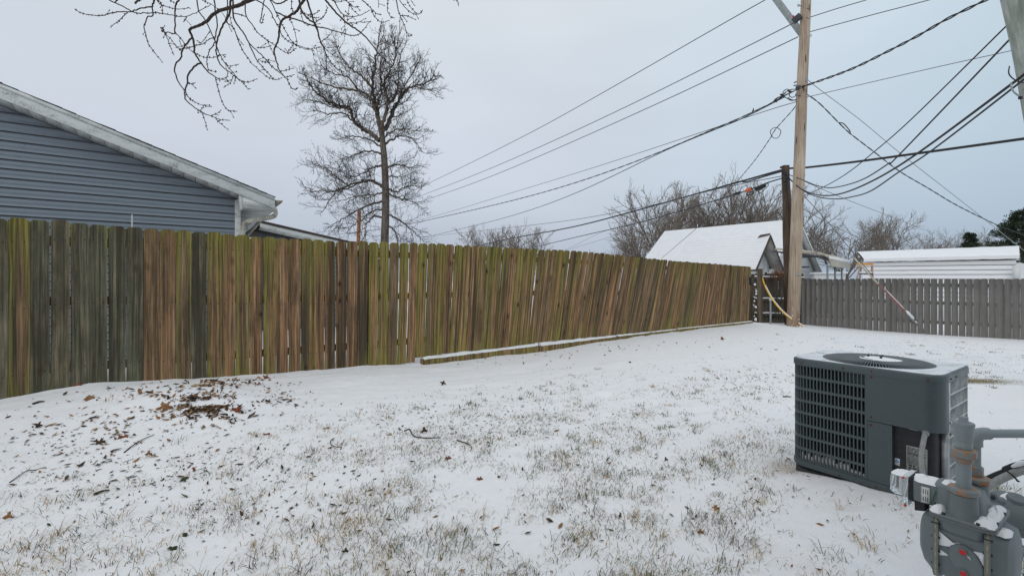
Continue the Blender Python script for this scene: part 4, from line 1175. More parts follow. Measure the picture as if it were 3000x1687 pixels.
# carport
cpo = thing('carport', 'tan metal carport with a rounded roof edge behind the grey fence', 'carport', P(2440, 815, 21))
A0 = Vector(P(2285, 738, 22.6)); A1 = P(2432, 752, 20.4); prof_px = [(2270, 729, 23.0), (2346, 735, 21.6), (2393, 741, 20.9), (2414, 746, 20.6), (2426, 754, 20.45), (2430, 765, 20.4), (2430, 781, 20.4)]
front = [P(*q) for q in prof_px]; dep = P(2487, 763, 24.3) - P(2427, 754, 20.45); dep.z = 0
nrib = 14
for i in range(len(front) - 1):
    a, b = front[i], front[i + 1]
    MB().prism([a, b, b + dep, a + dep], Vector((0.01, 0, .03))).build('roof_panel', M['tan'], cpo)
    if i == 4: MB().prism([a + Vector((.012, 0, .034)), a.lerp(b, .6) + Vector((.012, 0, .034)), a.lerp(b, .6) + dep + Vector((.012, 0, .034)), a + dep + Vector((.012, 0, .034))], Vector((.01, 0, .03))).build('roof_snow', M['snow'], cpo)
    MB().prism([a + Vector((0, -.02, -.05)), b + Vector((0, -.02, -.05)), b + Vector((0, -.02, .05)), a + Vector((0, -.02, .05))], Vector((0, -.03, 0))).build('edge_trim', M['tan'], cpo)
fr2 = [q + Vector((-.06, .1, -.13)) for q in front[:-1]]
MB().tube(fr2, .045, 6).build('bow', M['darksteel'], cpo)
MB().tube([P(2345, 755, 21.7), P(2400, 750, 20.9)], .035, 6).build('brace', M['darksteel'], cpo)
for d_ in (0.0, .33, .66):
    b = front[-1] + dep * d_ + Vector((-.06, .05, 0)); MB().tube([b + Vector((0, 0, .1)), Vector((b.x, b.y, -.1))], .05, 4).build('post', M['steel'], cpo)
for d_ in (.3, .6, .95): MB().tube([q + dep * d_ for q in fr2], .04, 5).build('bow', M['darksteel'], cpo)
# long low building with lapped boards under deep snow
lo = thing('low_building', 'long low white lap sided building under thick snow behind the grey fence', 'building', P(2740, 815, 17))
La, Lb = P(2533, 762, 18.7), P(2988, 752, 15.3); Rb, Ra = P(2985, 720, 16.4), P(2511, 737, 20.2)
wd = (Lb - La); wd.z = 0; wd.normalize(); wn_ = Vector((wd.y, -wd.x, 0)); wn_ = wn_ if wn_.y < 0 else -wn_
rs = random.Random(8)
zc = (La.z + Lb.z) / 2
def lb(a, b, z, out=0): return [Vector((a.x, a.y, z)) + wn_ * out, Vector((b.x, b.y, z)) + wn_ * out]
N_ = 26
V, Fc = [], []
for i in range(N_ + 1):
    t = i / N_; e = La.lerp(Lb, t) + wn_ * .12 + Vector((0, 0, .02 * vnoise(i * .6, 2))); r = Ra.lerp(Rb, t) + Vector((0, 0, .012 * vnoise(i * .5, 9)))
    m1 = e.lerp(r, .33) + Vector((0, 0, .05)); m2 = e.lerp(r, .7) + Vector((0, 0, .035))
    V += [e + Vector((0, 0, -.07)), e + Vector((0, 0, .05)), m1, m2, r, r + Vector((.3, .3, -.25))]
for i in range(N_):
    for e in range(5): Fc.append((6 * i + e, 6 * i + 6 + e, 6 * i + 7 + e, 6 * i + 1 + e))
MB().add(V, Fc).build('roof_snow', M['snow'], lo, smooth=60)
MB().prism([La + Vector((0, 0, -.08)), Lb + Vector((0, 0, -.08)), Rb + Vector((0, 0, -.09)), Ra + Vector((0, 0, -.09))], Vector((0, 0, .04))).build('roof', M['shingle'], lo)
for i in range(9):
    z1 = La.z - .10 - i * .165; z0_ = z1 - .16
    xa, xb = Vector((La.x, La.y, 0)) - wd * .05, Vector((Lb.x, Lb.y, 0)) + wd * (-.05 + rs.uniform(-.06, .05))
    zs = Vector((0, 0, 1))
    # each board carries its own ragged skin of blown snow
    V, Fc = [], []
    for j in range(31):
        c = xa.lerp(xb, j / 30); o1 = .05 + .03 * vnoise(j * .5, i * 3.1); zc_ = (Lb.z - La.z) * j / 30
        V += [c + wn_ * .0 + zs * (z1 + zc_), c + wn_ * (.02 + o1 * .5) + zs * (z1 + zc_ - .01), c + wn_ * (.035 + o1) + zs * (z0_ + .05 + zc_), c + wn_ * (.05 + o1 * .8) + zs * (z0_ + .012 + zc_), c + wn_ * .0 + zs * (z0_ + zc_)]
    for j in range(30):
        for e in range(5): Fc.append((5 * j + e, 5 * j + 5 + e, 5 * j + 5 + (e + 1) % 5, 5 * j + (e + 1) % 5))
    Fc += [(0, 1, 2, 3, 4), tuple(150 + q for q in (4, 3, 2, 1, 0))]
    MB().add(V, Fc).build('lap_board', M['snow'] if i != 0 else M['whitesiding'], lo, smooth=50)
c0, c1 = Vector((La.x, La.y, -.2)), Vector((Lb.x, Lb.y, -.2))
MB().prism([c0, c1, c1 + Vector((0, 0, Lb.z)), c0 + Vector((0, 0, La.z))], -wn_ * 2.2).build('wall', M['whitesiding'], lo)
MB().box(P(2977, 800, 15.15), (.18, .06, .5), Matrix.Rotation(math.atan2(wd.y, wd.x), 3, 'Z')).build('corner_board', M['whitesiding'], lo)
# step ladder
ld = thing('step_ladder', 'fibreglass step ladder with an orange top standing behind the grey fence', 'ladder', P(2535, 880, 16.4))
tl_, tr_ = P(2522, 776, 16.4), P(2557, 776, 16.4)
MB().prism([tl_ + Vector((-.03, 0, 0)), tr_ + Vector((.03, 0, 0)), tr_ + Vector((.03, .22, 0)), tl_ + Vector((-.03, .22, 0))], Vector((0, 0, .06))).build('top_cap', M['ladderorange'], ld, bevel=.01)
for a, b in ((P(2520, 778, 16.4), P(2496, 870, 16.15)), (P(2556, 778, 16.4), P(2556, 870, 16.15)), (P(2523, 778, 16.6), P(2512, 870, 17.2)), (P(2554, 778, 16.6), P(2552, 870, 17.2))):
    MB().tube([a, b], .032, 4).build('rail', M['fibre'], ld)
for v, f in ((801, .25), (826, .52), (850, .8)):
    a, b = P(2520, 778, 16.4).lerp(P(2496, 870, 16.15), f), P(2556, 778, 16.4).lerp(P(2556, 870, 16.15), f)
    stp = MB().prism([a + Vector((0, -.04, 0)), b + Vector((0, -.04, 0)), b + Vector((0, .05, 0)), a + Vector((0, .05, 0))], Vector((0, 0, -.03))); stp = stp.build('step', M['darksteel'], ld)
    MB().prism([a + Vector((.02, -.03, .002)), b + Vector((-.02, -.03, .002)), b + Vector((-.02, .04, .002)), a + Vector((.02, .04, .002))], Vector((0, 0, .05))).build('snow', M['snow'], stp, bevel=.012)
# far snowy roof low between carport and long building
fr = thing('low_roof', 'low snow covered roof seen under the carport, behind the fence', 'roof', P(2430, 812, 34))
fa, fb_ = P(2384, 798, 30), P(2484, 796, 34)
MB().prism([fa, fb_, fb_ + Vector((1, 2, .0)), fa + Vector((1, 2, .0))], Vector((0, 0, -.12))).build('roof_snow', M['snow'], fr)
MB().prism([fa + Vector((.1, .1, -.125)), fb_ + Vector((-.1, .1, -.125)), fb_ + Vector((.9, 1.9, -.125)), fa + Vector((1.1, 1.9, -.125))], Vector((0, 0, -2.0))).build('wall', M['whitesiding'], fr)
# ------------------------------------------------------------------ trees
class Tree:
    def __init__(s, seed, rmin=.009): s.rmin = rmin; s.kidup = 0.0; s.r = random.Random(seed); s.big = MB(); s.fine = MB()
    def limb(s, pts, r0, r1, k=6):
        n = len(pts); s.big.tube(pts, [r0 + (r1 - r0) * (i / (n - 1)) ** .8 for i in range(n)], k, caps=False)
    def twig(s, p, d, L, r, lvl, gn, up, kids, sub=.5, seg=.16, drift=None):
        R_ = s.r; n = max(3, int(L / seg)); pts = [p.copy()]; d = d.normalized(); st = L / n
        for i in range(n):
            d = d + Vector((R_.gauss(0, gn), R_.gauss(0, gn), R_.gauss(0, gn) + up))
            if drift is not None: d += drift
            d.normalize(); p = p + d * st; pts.append(p.copy())
        (s.fine if r < .03 else s.big).tube(pts, [r * (1 - .7 * i / n) for i in range(n + 1)], 3 if r < .03 else 5, caps=False)
        if lvl > 0:
            for j in range(kids):
                f = .2 + .8 * (j + R_.random()) / kids; i = min(int(f * n), n - 1)
                q = pts[i].lerp(pts[i + 1], f * n - i if f * n - i < 1 else 1); t = (pts[i + 1] - pts[i]).normalized()
                o = Vector((R_.gauss(0, 1), R_.gauss(0, 1), R_.gauss(0, .8))); o = (o - t * o.dot(t)).normalized()
                s.twig(q, t * R_.uniform(.5, 1.0) + o * R_.uniform(.5, .95) + Vector((0, 0, s.kidup)), L * sub * R_.uniform(.6, 1.2) * (1.1 - .4 * f), max(r * .55, s.rmin), lvl - 1, gn * 1.1, up, max(2, int(kids * .7)), sub, seg * .75, drift)
    def done(s, name, label, cat, base, bark_m, twig_m, group=None):
        o = thing(name, label, cat, base, group)
        s.big.build('trunk', bark_m, o, smooth=60); s.fine.build('crown', twig_m, o)
        return o

# tall tree: limbs traced in the photograph, each swung out to its own depth
T = Tree(21); TD = 30.0
def tz(x, y, d=TD): return P(800 + x / 1.931, y / 1.931, d)
trunk = [(630, 1545), (631, 1370), (637, 1200), (636, 1050), (631, 930), (625, 850), (617, 770), (609, 722)]
tp = [Vector(q) for q in cr([tz(*q) for q in trunk], 5)]; tp[0].z = min(tp[0].z, -.1)
T.limb(tp, .30, .17, 10)
LIMBS = [  # points, start radius, depth swing
 ([(609, 735), (590, 650), (583, 600), (562, 500), (572, 420), (585, 330), (600, 200)], .15, .2),
 ([(583, 610), (600, 560), (612, 480), (605, 400), (625, 300), (640, 230)], .08, -.6),
 ([(612, 750), (628, 680), (648, 590), (640, 520), (625, 480), (660, 400), (690, 330), (690, 220)], .12, -.3),
 ([(618, 745), (660, 680), (700, 590), (730, 540), (790, 490), (860, 470), (915, 430)], .14, .4),
 ([(648, 590), (690, 550), (708, 480), (712, 380), (735, 270)], .09, -.5),
 ([(700, 590), (740, 500), (790, 420), (830, 340)], .06, .9),
 ([(790, 490), (850, 500), (910, 520)], .05, .5),
 ([(603, 795), (560, 760), (500, 725), (455, 680), (432, 612), (380, 600), (310, 570), (240, 520), (195, 445)], .14, .3),
 ([(434, 612), (434, 562)], .05, .3),
 ([(455, 690), (400, 640), (310, 645), (230, 625)], .06, -.4),
 ([(432, 612), (350, 610), (260, 580), (180, 565)], .05, .8),
 ([(590, 645), (555, 560), (500, 520), (400, 500), (300, 480), (210, 440)], .10, -.7),
 ([(562, 500), (500, 430), (430, 380), (380, 310), (360, 260)], .07, .8),
 ([(500, 520), (420, 440), (330, 410), (270, 370)], .05, -.9),
 ([(625, 815), (680, 790), (720, 770), (790, 790), (850, 860)], .07, .4),
 ([(622, 790), (660, 750), (730, 730), (820, 740)], .06, -.8),
 ([(640, 952), (680, 935), (730, 935), (790, 965)], .07, .5),
 ([(610, 872), (540, 855), (470, 872), (390, 905)], .06, -.4),
 ([(612, 830), (540, 790), (450, 770), (370, 790)], .06, .9),
 ([(622, 1058), (560, 1025), (500, 1030), (425, 1050), (350, 1090), (290, 1185)], .10, .3),
 ([(425, 1050), (370, 1010), (305, 955), (225, 925)], .05, .4),
 ([(500, 1030), (400, 1070), (300, 1080), (215, 1085)], .05, -.7),
 ([(622, 945), (570, 940), (520, 980), (450, 1000), (380, 970)], .06, -.6),
 ([(625, 1140), (560, 1155), (480, 1190), (400, 1235), (330, 1275)], .07, .5),
 ([(612, 1230), (570, 1225), (530, 1270), (520, 1330), (495, 1375)], .06, -.4),
 ([(655, 1072), (700, 1085), (760, 1050), (825, 1060)], .06, .6),
 ([(655, 1095), (710, 1120), (760, 1130), (835, 1165)], .05, -.6),
 ([(655, 1215), (720, 1250), (780, 1300), (850, 1365)], .06, .3),
 ([(655, 1280), (690, 1310), (705, 1375)], .05, -.4),
 ([(622, 1095), (560, 1100), (480, 1110), (410, 1130)], .06, -1.0),
 ([(630, 990), (690, 1000), (760, 1000)], .05, -.9),
 ([(625, 1180), (560, 1200), (470, 1260), (420, 1310)], .05, .9)]
for pts, r0, sw in LIMBS:
    x0 = pts[0][0]; n = len(pts)
    w = []
    for i, (x, y) in enumerate(pts):
        L = sum(math.hypot(pts[j][0] - pts[j - 1][0], pts[j][1] - pts[j - 1][1]) for j in range(1, i + 1)) * TD / F / 1.931
        w.append(tz(x, y, TD + sw * L * .7))
    sm = [Vector(q) for q in cr(w, 6)]
    for i in range(1, len(sm)): sm[i] += Vector((T.r.gauss(0, .03), T.r.gauss(0, .08), T.r.gauss(0, .03)))
    m = len(sm); T.limb(sm, r0 * 1.2, max(r0 * .25, .02), 6)
    tot = sum((sm[i] - sm[i - 1]).length for i in range(1, m))
    cnt = int(tot * 5.0) + 2
    for j in range(cnt):
        f = .13 + .87 * (j + T.r.random()) / cnt; i = min(int(f * (m - 1)), m - 2)
        t = (sm[i + 1] - sm[i]).normalized(); o = Vector((T.r.gauss(0, 1), T.r.gauss(0, 1), T.r.gauss(.25, .9))); o = (o - t * o.dot(t)).normalized()
        lowy = sm[i].z < 5.5
        T.twig(sm[i], t * .7 + o * .8, T.r.uniform(.9, 2.0) * (1.15 - .4 * f) , max(.017, r0 * .2), 2, .15, (.02 if lowy else .07), 5, .5, .15)
    T.twig(sm[-1], (sm[-1] - sm[-2]), 1.0, max(.018, r0 * .25), 2, .15, .06, 6, .5, .15)
T.done('bare_tree', 'tall bare tree with a straight trunk and forked crown beyond the mossy fence', 'tree', (tp[0].x, tp[0].y, tp[0].z), M['bark'], M['twig'])

def shrubby(seed, H, spread, stems, kids, gn=.10, up=.035, drift=None, lvl=3, r=.12, sub=.55):
    """a generic bare tree, metres, base at the origin"""
    t = Tree(seed, .0095); t.kidup = .12
    tr = [Vector((0, 0, -.2)), Vector((.03, 0, H * .1)), Vector((0, .03, H * .2))]
    t.limb(tr, r * 1.3, r, 7)
    for i in range(stems):
        a = 6.28 * (i + t.r.random() * .7) / stems
        d = Vector((math.cos(a) * spread, math.sin(a) * spread, 1)).normalized()
        t.twig(tr[1].lerp(tr[2], t.r.uniform(.2, 1)), d, H * t.r.uniform(.55, .86), r * .55, lvl, gn, up, kids, sub, H * .055, drift)
    return t
protos, PH = {}, {}
def far_tree(kind, label, u, d, H, group, rot=0.0, sx=1.0, base=0.0):
    loc = Vector(((u - 1500) / F * d, d, base))
    if kind not in protos:
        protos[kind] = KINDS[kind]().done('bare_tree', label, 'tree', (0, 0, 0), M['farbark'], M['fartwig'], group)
        o = protos[kind]; o.location = loc
        PH[kind] = float(np.percentile(np.concatenate([[v.co.z for v in c.data.vertices] for c in o.children]), 98.8))
    else:
        s = protos[kind]; o = s.copy(); COL.objects.link(o)
        for ch in s.children:
            c = ch.copy(); COL.objects.link(c); c.parent = o
        o['label'] = label; o['group'] = group; o.location = loc
    sc = H / PH[kind]; o.scale = (sc * sx, sc * sx, sc); o.rotation_euler.z = rot
    return o
KINDS = {'broad': lambda: shrubby(5, 10, .85, 11, 11, .04, .02, None, 3, .14, .48), 'vase': lambda: shrubby(6, 10, .68, 11, 11, .04, .02, None, 3, .14, .48), 'upright': lambda: shrubby(7, 10, .28, 8, 12, .035, .04, None, 3, .11, .5),
         'swept': lambda: shrubby(8, 10, .5, 8, 11, .04, .015, Vector((.03, 0, 0)), 3, .13, .5)}
ga = 'bare trees behind the white house'
for i, (k, lab, u, d, H, rot, sx) in enumerate([
    ('broad', 'wide bare tree leaning out at the left end of the group behind the white roof', 1900, 52, 10.0, .4, .8),
    ('vase', 'second bare tree from the left behind the white roof, by the roof corner', 1955, 55, 12.4, 2.1, .85),
    ('vase', 'tallest bare tree rising over the middle of the white roof', 2085, 56, 13.2, 4.0, .8),
    ('broad', 'bare tree behind the white roof ridge, left of the orange splice', 2150, 54, 12.4, 5.2, .75),
    ('vase', 'bare tree behind the white roof nearest the dark pole', 2235, 55, 12.6, 1.0, .8),
    ('broad', 'low spreading bare tree seen on both sides of the two poles', 2320, 58, 10.5, 3.3, .9),
    ('upright', 'small bushy bare tree rising by the left eave of the white roof', 1852, 50, 6.6, 1.9, 1.0)]):
    far_tree(k, lab, u, d, H, ga, rot, sx)
gb_ = 'small bare trees far off over the middle of the mossy fence'
for (k, lab, u, d, H, rot, sx) in [('vase', 'small far bare tree over the fence, left of a similar one', 1425, 70, 9.6, .9, .95), ('vase', 'small far bare tree over the fence, right of a similar one', 1535, 70, 9.4, 3.9, .95), ('broad', 'low pale bare tree at the left foot of the two small far trees', 1352, 75, 6.8, 2.2, 1.0), ('swept', 'low wind-swept bare tree at the right foot of the two small far trees', 1590, 75, 6.2, .2, 1.0), ('broad', 'faint low bare tree just above the fence, left of the big group', 1763, 80, 6.3, 4.4, .8)]:
    far_tree(k, lab, u, d, H, gb_, rot, sx)
gc = 'bare trees beyond the low building'
for (k, lab, u, d, H, rot, sx) in [('broad', 'round bare tree right of the tan pole, behind the carport', 2478, 52, 8.6, .3, .92), ('upright', 'narrow upright bare tree alone against the sky over the low building', 2602, 52, 8.7, 1.0, 1.0),
    ('swept', 'leftmost wind-blown bare tree over the long low building', 2735, 70, 8.8, .1, .85), ('swept', 'wind-blown bare tree over the low building, just left of the small evergreen', 2800, 70, 9.0, .35, .8), ('swept', 'wind-blown bare tree just right of the small evergreen', 2878, 68, 9.0, -.2, .75), ('swept', 'wind-blown bare tree between the small evergreen and the big one', 2925, 70, 8.2, .2, .8)]:
    far_tree(k, lab, u, d, H, gc, rot, sx)

def evergreen(label, u, d, H, wdt, seed, n, r, shape=1.0, name='evergreen_tree', base=0.0):
    rs = random.Random(seed); loc = Vector(((u - 1500) / F * d, d, base)); o = thing(name, label, 'tree', loc)
    mb = MB(); tr = MB(); tr.tube([loc, loc + Vector((0, 0, H * .95))], [H * .03, .02], 7)
    branches = []
    for i in range(int(n / 22)):
        f = rs.random() ** .8; z = H * (.12 + .86 * f); rad = wdt * (1 - f) ** shape * rs.uniform(.65, 1.12) + .1; a = rs.uniform(0, 6.28)
        tip = loc + Vector((math.cos(a) * rad, math.sin(a) * rad, z + rad * rs.uniform(-.15, .3))); st = loc + Vector((0, 0, z - rad * .1))
        tr.tube([st, st.lerp(tip, .5) + Vector((0, 0, -.05 * rad)), tip], [.03, .02, .008], 3, caps=False)
        for j in range(22):
            t = rs.uniform(.35, 1.05); c = st.lerp(tip, t) + Vector((rs.gauss(0, .12), rs.gauss(0, .12), rs.gauss(0, .1))) * (.5 + rad * .25)
            ax = (tip - st).normalized() + Vector((rs.gauss(0, .6), rs.gauss(0, .6), rs.gauss(.25, .5))); ax.normalize(); b = ax.orthogonal().normalized(); b.rotate(Matrix.Rotation(rs.uniform(0, 6.28), 3, ax)); q = r * rs.uniform(.6, 1.3)
            for w in range(3):
                b2 = b.copy(); b2.rotate(Matrix.Rotation(w * 2.1, 3, ax)); mb.add([c, c + ax * q * .9 + b2 * q * .55, c + ax * q * 1.25 + b2 * q * .30], [(0, 1, 2)])
    tr.build('trunk', M['bark'], o); mb.build('needles', M['needle'], o)
    return o
evergreen('large dark evergreen cut by the right edge of the picture', 2996, 26, 5.4, 2.0, 4, 4200, .15, .55)
evergreen('small pointed dark evergreen top just above the long low building', 2842, 48, 6.4, 2.2, 5, 1800, .22, .9)
evergreen('tiny dark evergreen tip on the snowy roof line left of the big evergreen', 2925, 50, 5.0, 1.6, 6, 900, .22, .9)

# ------------------------------------------------------------------ overhanging maple bough
def za(x, y): return (200 + x / 3.622, y / 3.622)
def zb2(x, y): return (700 + x / 3.6233, y / 3.6233)
BA = [  # zoom A: (points, width in source px at start, end)
 ([(300, -80), (425, 0), (500, 35), (625, 95), (680, 128), (740, 143), (900, 138), (1000, 147), (1120, 167), (1250, 182), (1380, 125), (1510, 55)], 3, 1.4), ([(68, 98), (140, 142), (230, 160), (320, 168), (400, 162), (470, 142), (540, 131), (680, 128)], 1.5, 2.6),
 ([(1000, -120), (918, 0), (905, 30), (890, 74), (830, 82), (750, 100), (680, 128)], 4, 2.6), ([(890, 74), (900, 150), (885, 180), (845, 180), (808, 280), (828, 380), (840, 450), (880, 510), (930, 575), (995, 658)], 3, 1.3),
 ([(625, 135), (570, 195), (520, 240), (458, 285)], 2, 1.2), ([(712, 45), (725, 20), (760, 0), (800, -30)], 4, 4), ([(930, -30), (945, 0), (985, 55), (1090, 85), (1150, 100), (1240, 95), (1280, 82)], 2, 1.1), ([(945, 0), (1000, 60), (1000, 140)], 1.6, 1), ([(1060, -20), (1090, 15), (1135, 35)], 1.6, 1),
 ([(1230, -80), (1180, 0), (1145, 50), (1132, 150), (1132, 340), (1100, 360), (1075, 348), (1020, 345), (990, 330)], 4, 1.8), ([(1132, 340), (1200, 420), (1260, 500), (1330, 560), (1410, 600), (1480, 615), (1560, 610)], 2, 1), ([(1020, 345), (1060, 430), (1085, 505), (1115, 575)], 1.8, 1.2), ([(1020, 345), (1090, 420), (1150, 490), (1195, 540)], 1.5, 1), ([(1020, 345), (1010, 320), (1006, 295)], 1.5, 2),
 ([(2250, -160), (2050, -40), (1900, 20), (1811, 60), (1700, 95), (1580, 130), (1470, 230), (1390, 275), (1300, 310), (1293, 345), (1320, 400), (1340, 480), (1345, 570), (1410, 670), (1480, 760), (1560, 820), (1620, 845), (1690, 815)], 10, 1.5),
 ([(1320, 400), (1260, 465), (1210, 540), (1195, 610), (1130, 715), (1150, 830), (1180, 890), (1240, 970), (1270, 1030), (1330, 1075), (1400, 1110), (1505, 1140)], 4, 1.2), ([(1410, 670), (1340, 710), (1275, 800), (1265, 880), (1240, 980), (1240, 1040), (1260, 1075), (1350, 1150), (1420, 1195), (1510, 1232), (1600, 1268), (1700, 1280)], 4.2, 1.2),
 ([(1420, 1195), (1450, 1280), (1473, 1372)], 1.6, 1), ([(1560, 1260), (1610, 1310), (1690, 1368)], 1.6, 1), ([(1510, 1232), (1560, 1215), (1620, 1175)], 1.8, 1.2), ([(1400, 1180), (1425, 1150), (1437, 1115)], 1.5, 1), ([(1560, 820), (1590, 940), (1630, 1070), (1680, 1160), (1725, 1182), (1775, 1178)], 2, 1.2),
 ([(1350, -90), (1365, 0), (1388, 125), (1450, 210), (1510, 330), (1555, 440), (1600, 560), (1660, 670), (1720, 740), (1811, 850)], 3, 1.5), ([(1510, 330), (1460, 400), (1420, 455), (1380, 440)], 1.5, 1), ([(1550, -90), (1550, 0), (1565, 150), (1582, 240), (1560, 400), (1550, 470), (1500, 545), (1472, 640), (1485, 730), (1520, 755), (1570, 765)], 3.4, 1.2), ([(1550, 400), (1480, 430), (1440, 465), (1350, 488), (1260, 515), (1210, 500), (1185, 450)], 2.2, 1.1),
 ([(1760, -90), (1730, 0), (1710, 150), (1650, 260), (1590, 400), (1570, 500), (1580, 600), (1625, 700), (1690, 750), (1755, 800), (1811, 850)], 5, 1.6), ([(1250, 182), (1240, 215), (1228, 230)], 1.5, 1), ([(1265, 875), (1290, 890), (1338, 887)], 1.5, 1.2), ([(1690, 750), (1685, 850), (1720, 855)], 1.5, 1), ([(1660, 670), (1720, 705), (1800, 690)], 1.5, 1), ([(1580, 600), (1610, 590), (1655, 580)], 1.5, 1), ([(1755, 800), (1720, 880), (1660, 925)], 1.5, 1), ([(500, 30), (520, 0), (525, -20)], 2, 2)]
BA += [([(1755, 800), (1836, 858), (1901, 873), (1996, 844)], 2, 1.3), ([(1836, 858), (1880, 910), (1909, 945), (1925, 948)], 1.6, 1.2), ([(1340, -60), (1420, 0), (1500, 40), (1640, 150), (1730, 330)], 2, 1), ([(1700, 95), (1735, 250), (1800, 400), (1850, 470)], 1.6, 1)]
BB = [([(-62, -60), (-62, 0), (-54, 188), (0, 290), (60, 370), (105, 460), (150, 560), (190, 640), (250, 710), (310, 780), (370, 845)], 4, 1.5), ([(80, -70), (75, 0), (65, 80), (80, 180), (150, 280), (190, 340), (260, 400), (330, 450), (420, 510), (510, 570), (560, 550), (600, 520)], 3, 1.2), ([(-56, 140), (0, 155), (75, 180)], 2.5, 2), ([(-121, -40), (-121, 146), (-140, 230), (-60, 300), (0, 450), (60, 570), (140, 680), (240, 770), (320, 830), (400, 850), (450, 830)], 2.6, 1.2), ([(105, 460), (190, 540), (290, 640), (350, 710), (430, 770), (500, 830), (550, 920), (580, 950), (620, 940)], 2.5, 1.6),
 ([(120, -60), (180, 0), (260, 50), (330, 120), (370, 200), (430, 310), (470, 400), (560, 460), (640, 490), (750, 520), (865, 508)], 3, 1.1), ([(740, -70), (700, 0), (650, 60), (620, 120), (530, 180), (460, 220), (430, 330), (420, 430), (375, 530), (390, 620), (420, 730), (440, 770)], 7, 2.4), ([(290, -60), (330, 0), (390, 130), (440, 230), (500, 340), (560, 440), (640, 500), (720, 525), (785, 535)], 2.6, 1), ([(390, 130), (500, 180), (640, 220), (760, 270), (850, 290), (960, 315), (1080, 350), (1200, 382), (1260, 375), (1330, 310), (1388, 235)], 3.6, 1.4),
 ([(600, -80), (640, 0), (660, 110), (740, 210), (800, 245), (830, 300), (850, 400), (890, 490), (930, 590), (990, 680), (1050, 740), (1110, 760)], 5, 1.3), ([(700, -80), (725, 0), (760, 110), (800, 245), (840, 350), (870, 460), (920, 560), (928, 700), (922, 795)], 5, 1.2), ([(890, 490), (950, 550), (1020, 600), (1100, 630)], 2, 1), ([(850, -70), (915, 0), (990, 90), (1060, 170), (1150, 250), (1250, 320), (1330, 380), (1400, 460), (1470, 560), (1540, 630), (1610, 690)], 5, 2), ([(970, -70), (1005, 0), (1050, 90), (1110, 160), (1180, 180), (1290, 165), (1378, 122)], 3, 1.2), ([(1110, 160), (1125, 260), (1128, 355)], 1.8, 1.2), ([(1160, 255), (1290, 240), (1390, 233)], 2, 1.2), ([(970, -20), (990, 0), (1030, 25), (1130, 10)], 2, 1.3), ([(1270, -60), (1305, 0), (1380, 70), (1450, 140), (1500, 160)], 3, 1.2), ([(1400, 110), (1450, 190), (1510, 240), (1590, 225)], 2, 1.1),
 ([(1655, -80), (1670, 0), (1690, 110), (1720, 190), (1760, 280), (1800, 380), (1832, 380)], 3, 1.1), ([(1720, 170), (1790, 175), (1865, 207)], 2, 1.2), ([(1680, -40), (1700, 0), (1770, 90), (1850, 150), (1910, 150), (1945, 125)], 2, 1.2), ([(1590, -40), (1585, 0), (1575, 110), (1610, 180), (1635, 190)], 2, 1.3), ([(1710, 190), (1705, 365)], 1.6, 1.1), ([(1478, -40), (1480, 0), (1483, 75)], 1.6, 1.2), ([(1760, -40), (1780, 0), (1820, 80), (1880, 135)], 1.5, 1), ([(1800, -30), (1820, 0), (1865, 65)], 1.4, .9), ([(270, 0), (260, 50), (240, 170), (225, 235), (245, 243), (268, 165)], 2.4, 1.5), ([(560, -40), (560, 0), (560, 90), (590, 135), (640, 100)], 2, 1.4), ([(800, 245), (880, 195), (920, 140), (935, 80)], 2.4, 1.3), ([(660, 130), (720, 160), (790, 192), (850, 190)], 2, 1.2), ([(740, 165), (810, 150), (850, 115)], 1.8, 1.2), ([(300, -30), (330, 0), (400, 45), (460, 35), (510, 0), (560, -40)], 3, 3), ([(535, 190), (570, 270), (600, 370), (620, 480)], 1.4, 1), ([(300, 430), (340, 520), (385, 610)], 1.4, 1), ([(190, 510), (250, 510), (330, 490)], 1.8, 1.1), ([(430, 760), (500, 750), (570, 727)], 1.8, 1.1), ([(500, 820), (545, 815), (578, 798)], 1.8, 1.1), ([(870, 450), (930, 405), (985, 345)], 1.8, 1.1), ([(930, 515), (1010, 505), (1070, 505)], 1.6, 1), ([(510, 570), (545, 525), (575, 480)], 1.5, 1), ([(1150, 250), (1165, 100), (1170, 45)], 1.2, 1), ([(1170, 50), (1210, 110), (1270, 160)], 1.3, 1), ([(1170, 45), (1215, 75), (1262, 72)], 1.4, 1), ([(1130, 0), (1170, 45)], 1.8, 1.3), ([(655, 120), (680, 220), (730, 270), (850, 255)], 1.6, 1), ([(350, 710), (290, 640), (360, 652)], 1.4, 1), ([(200, 630), (250, 660), (300, 660)], 1.4, 1), ([(2230, -50), (2280, 0), (2320, 12), (2333, 60)], 2, 1.2)]
bg = thing('tree_bough', 'bare maple branches with buds hanging into the top left of the picture', 'tree branch', P(780, -40, 3.4))
mbw, mbb = MB(), MB(); rs = random.Random(12)
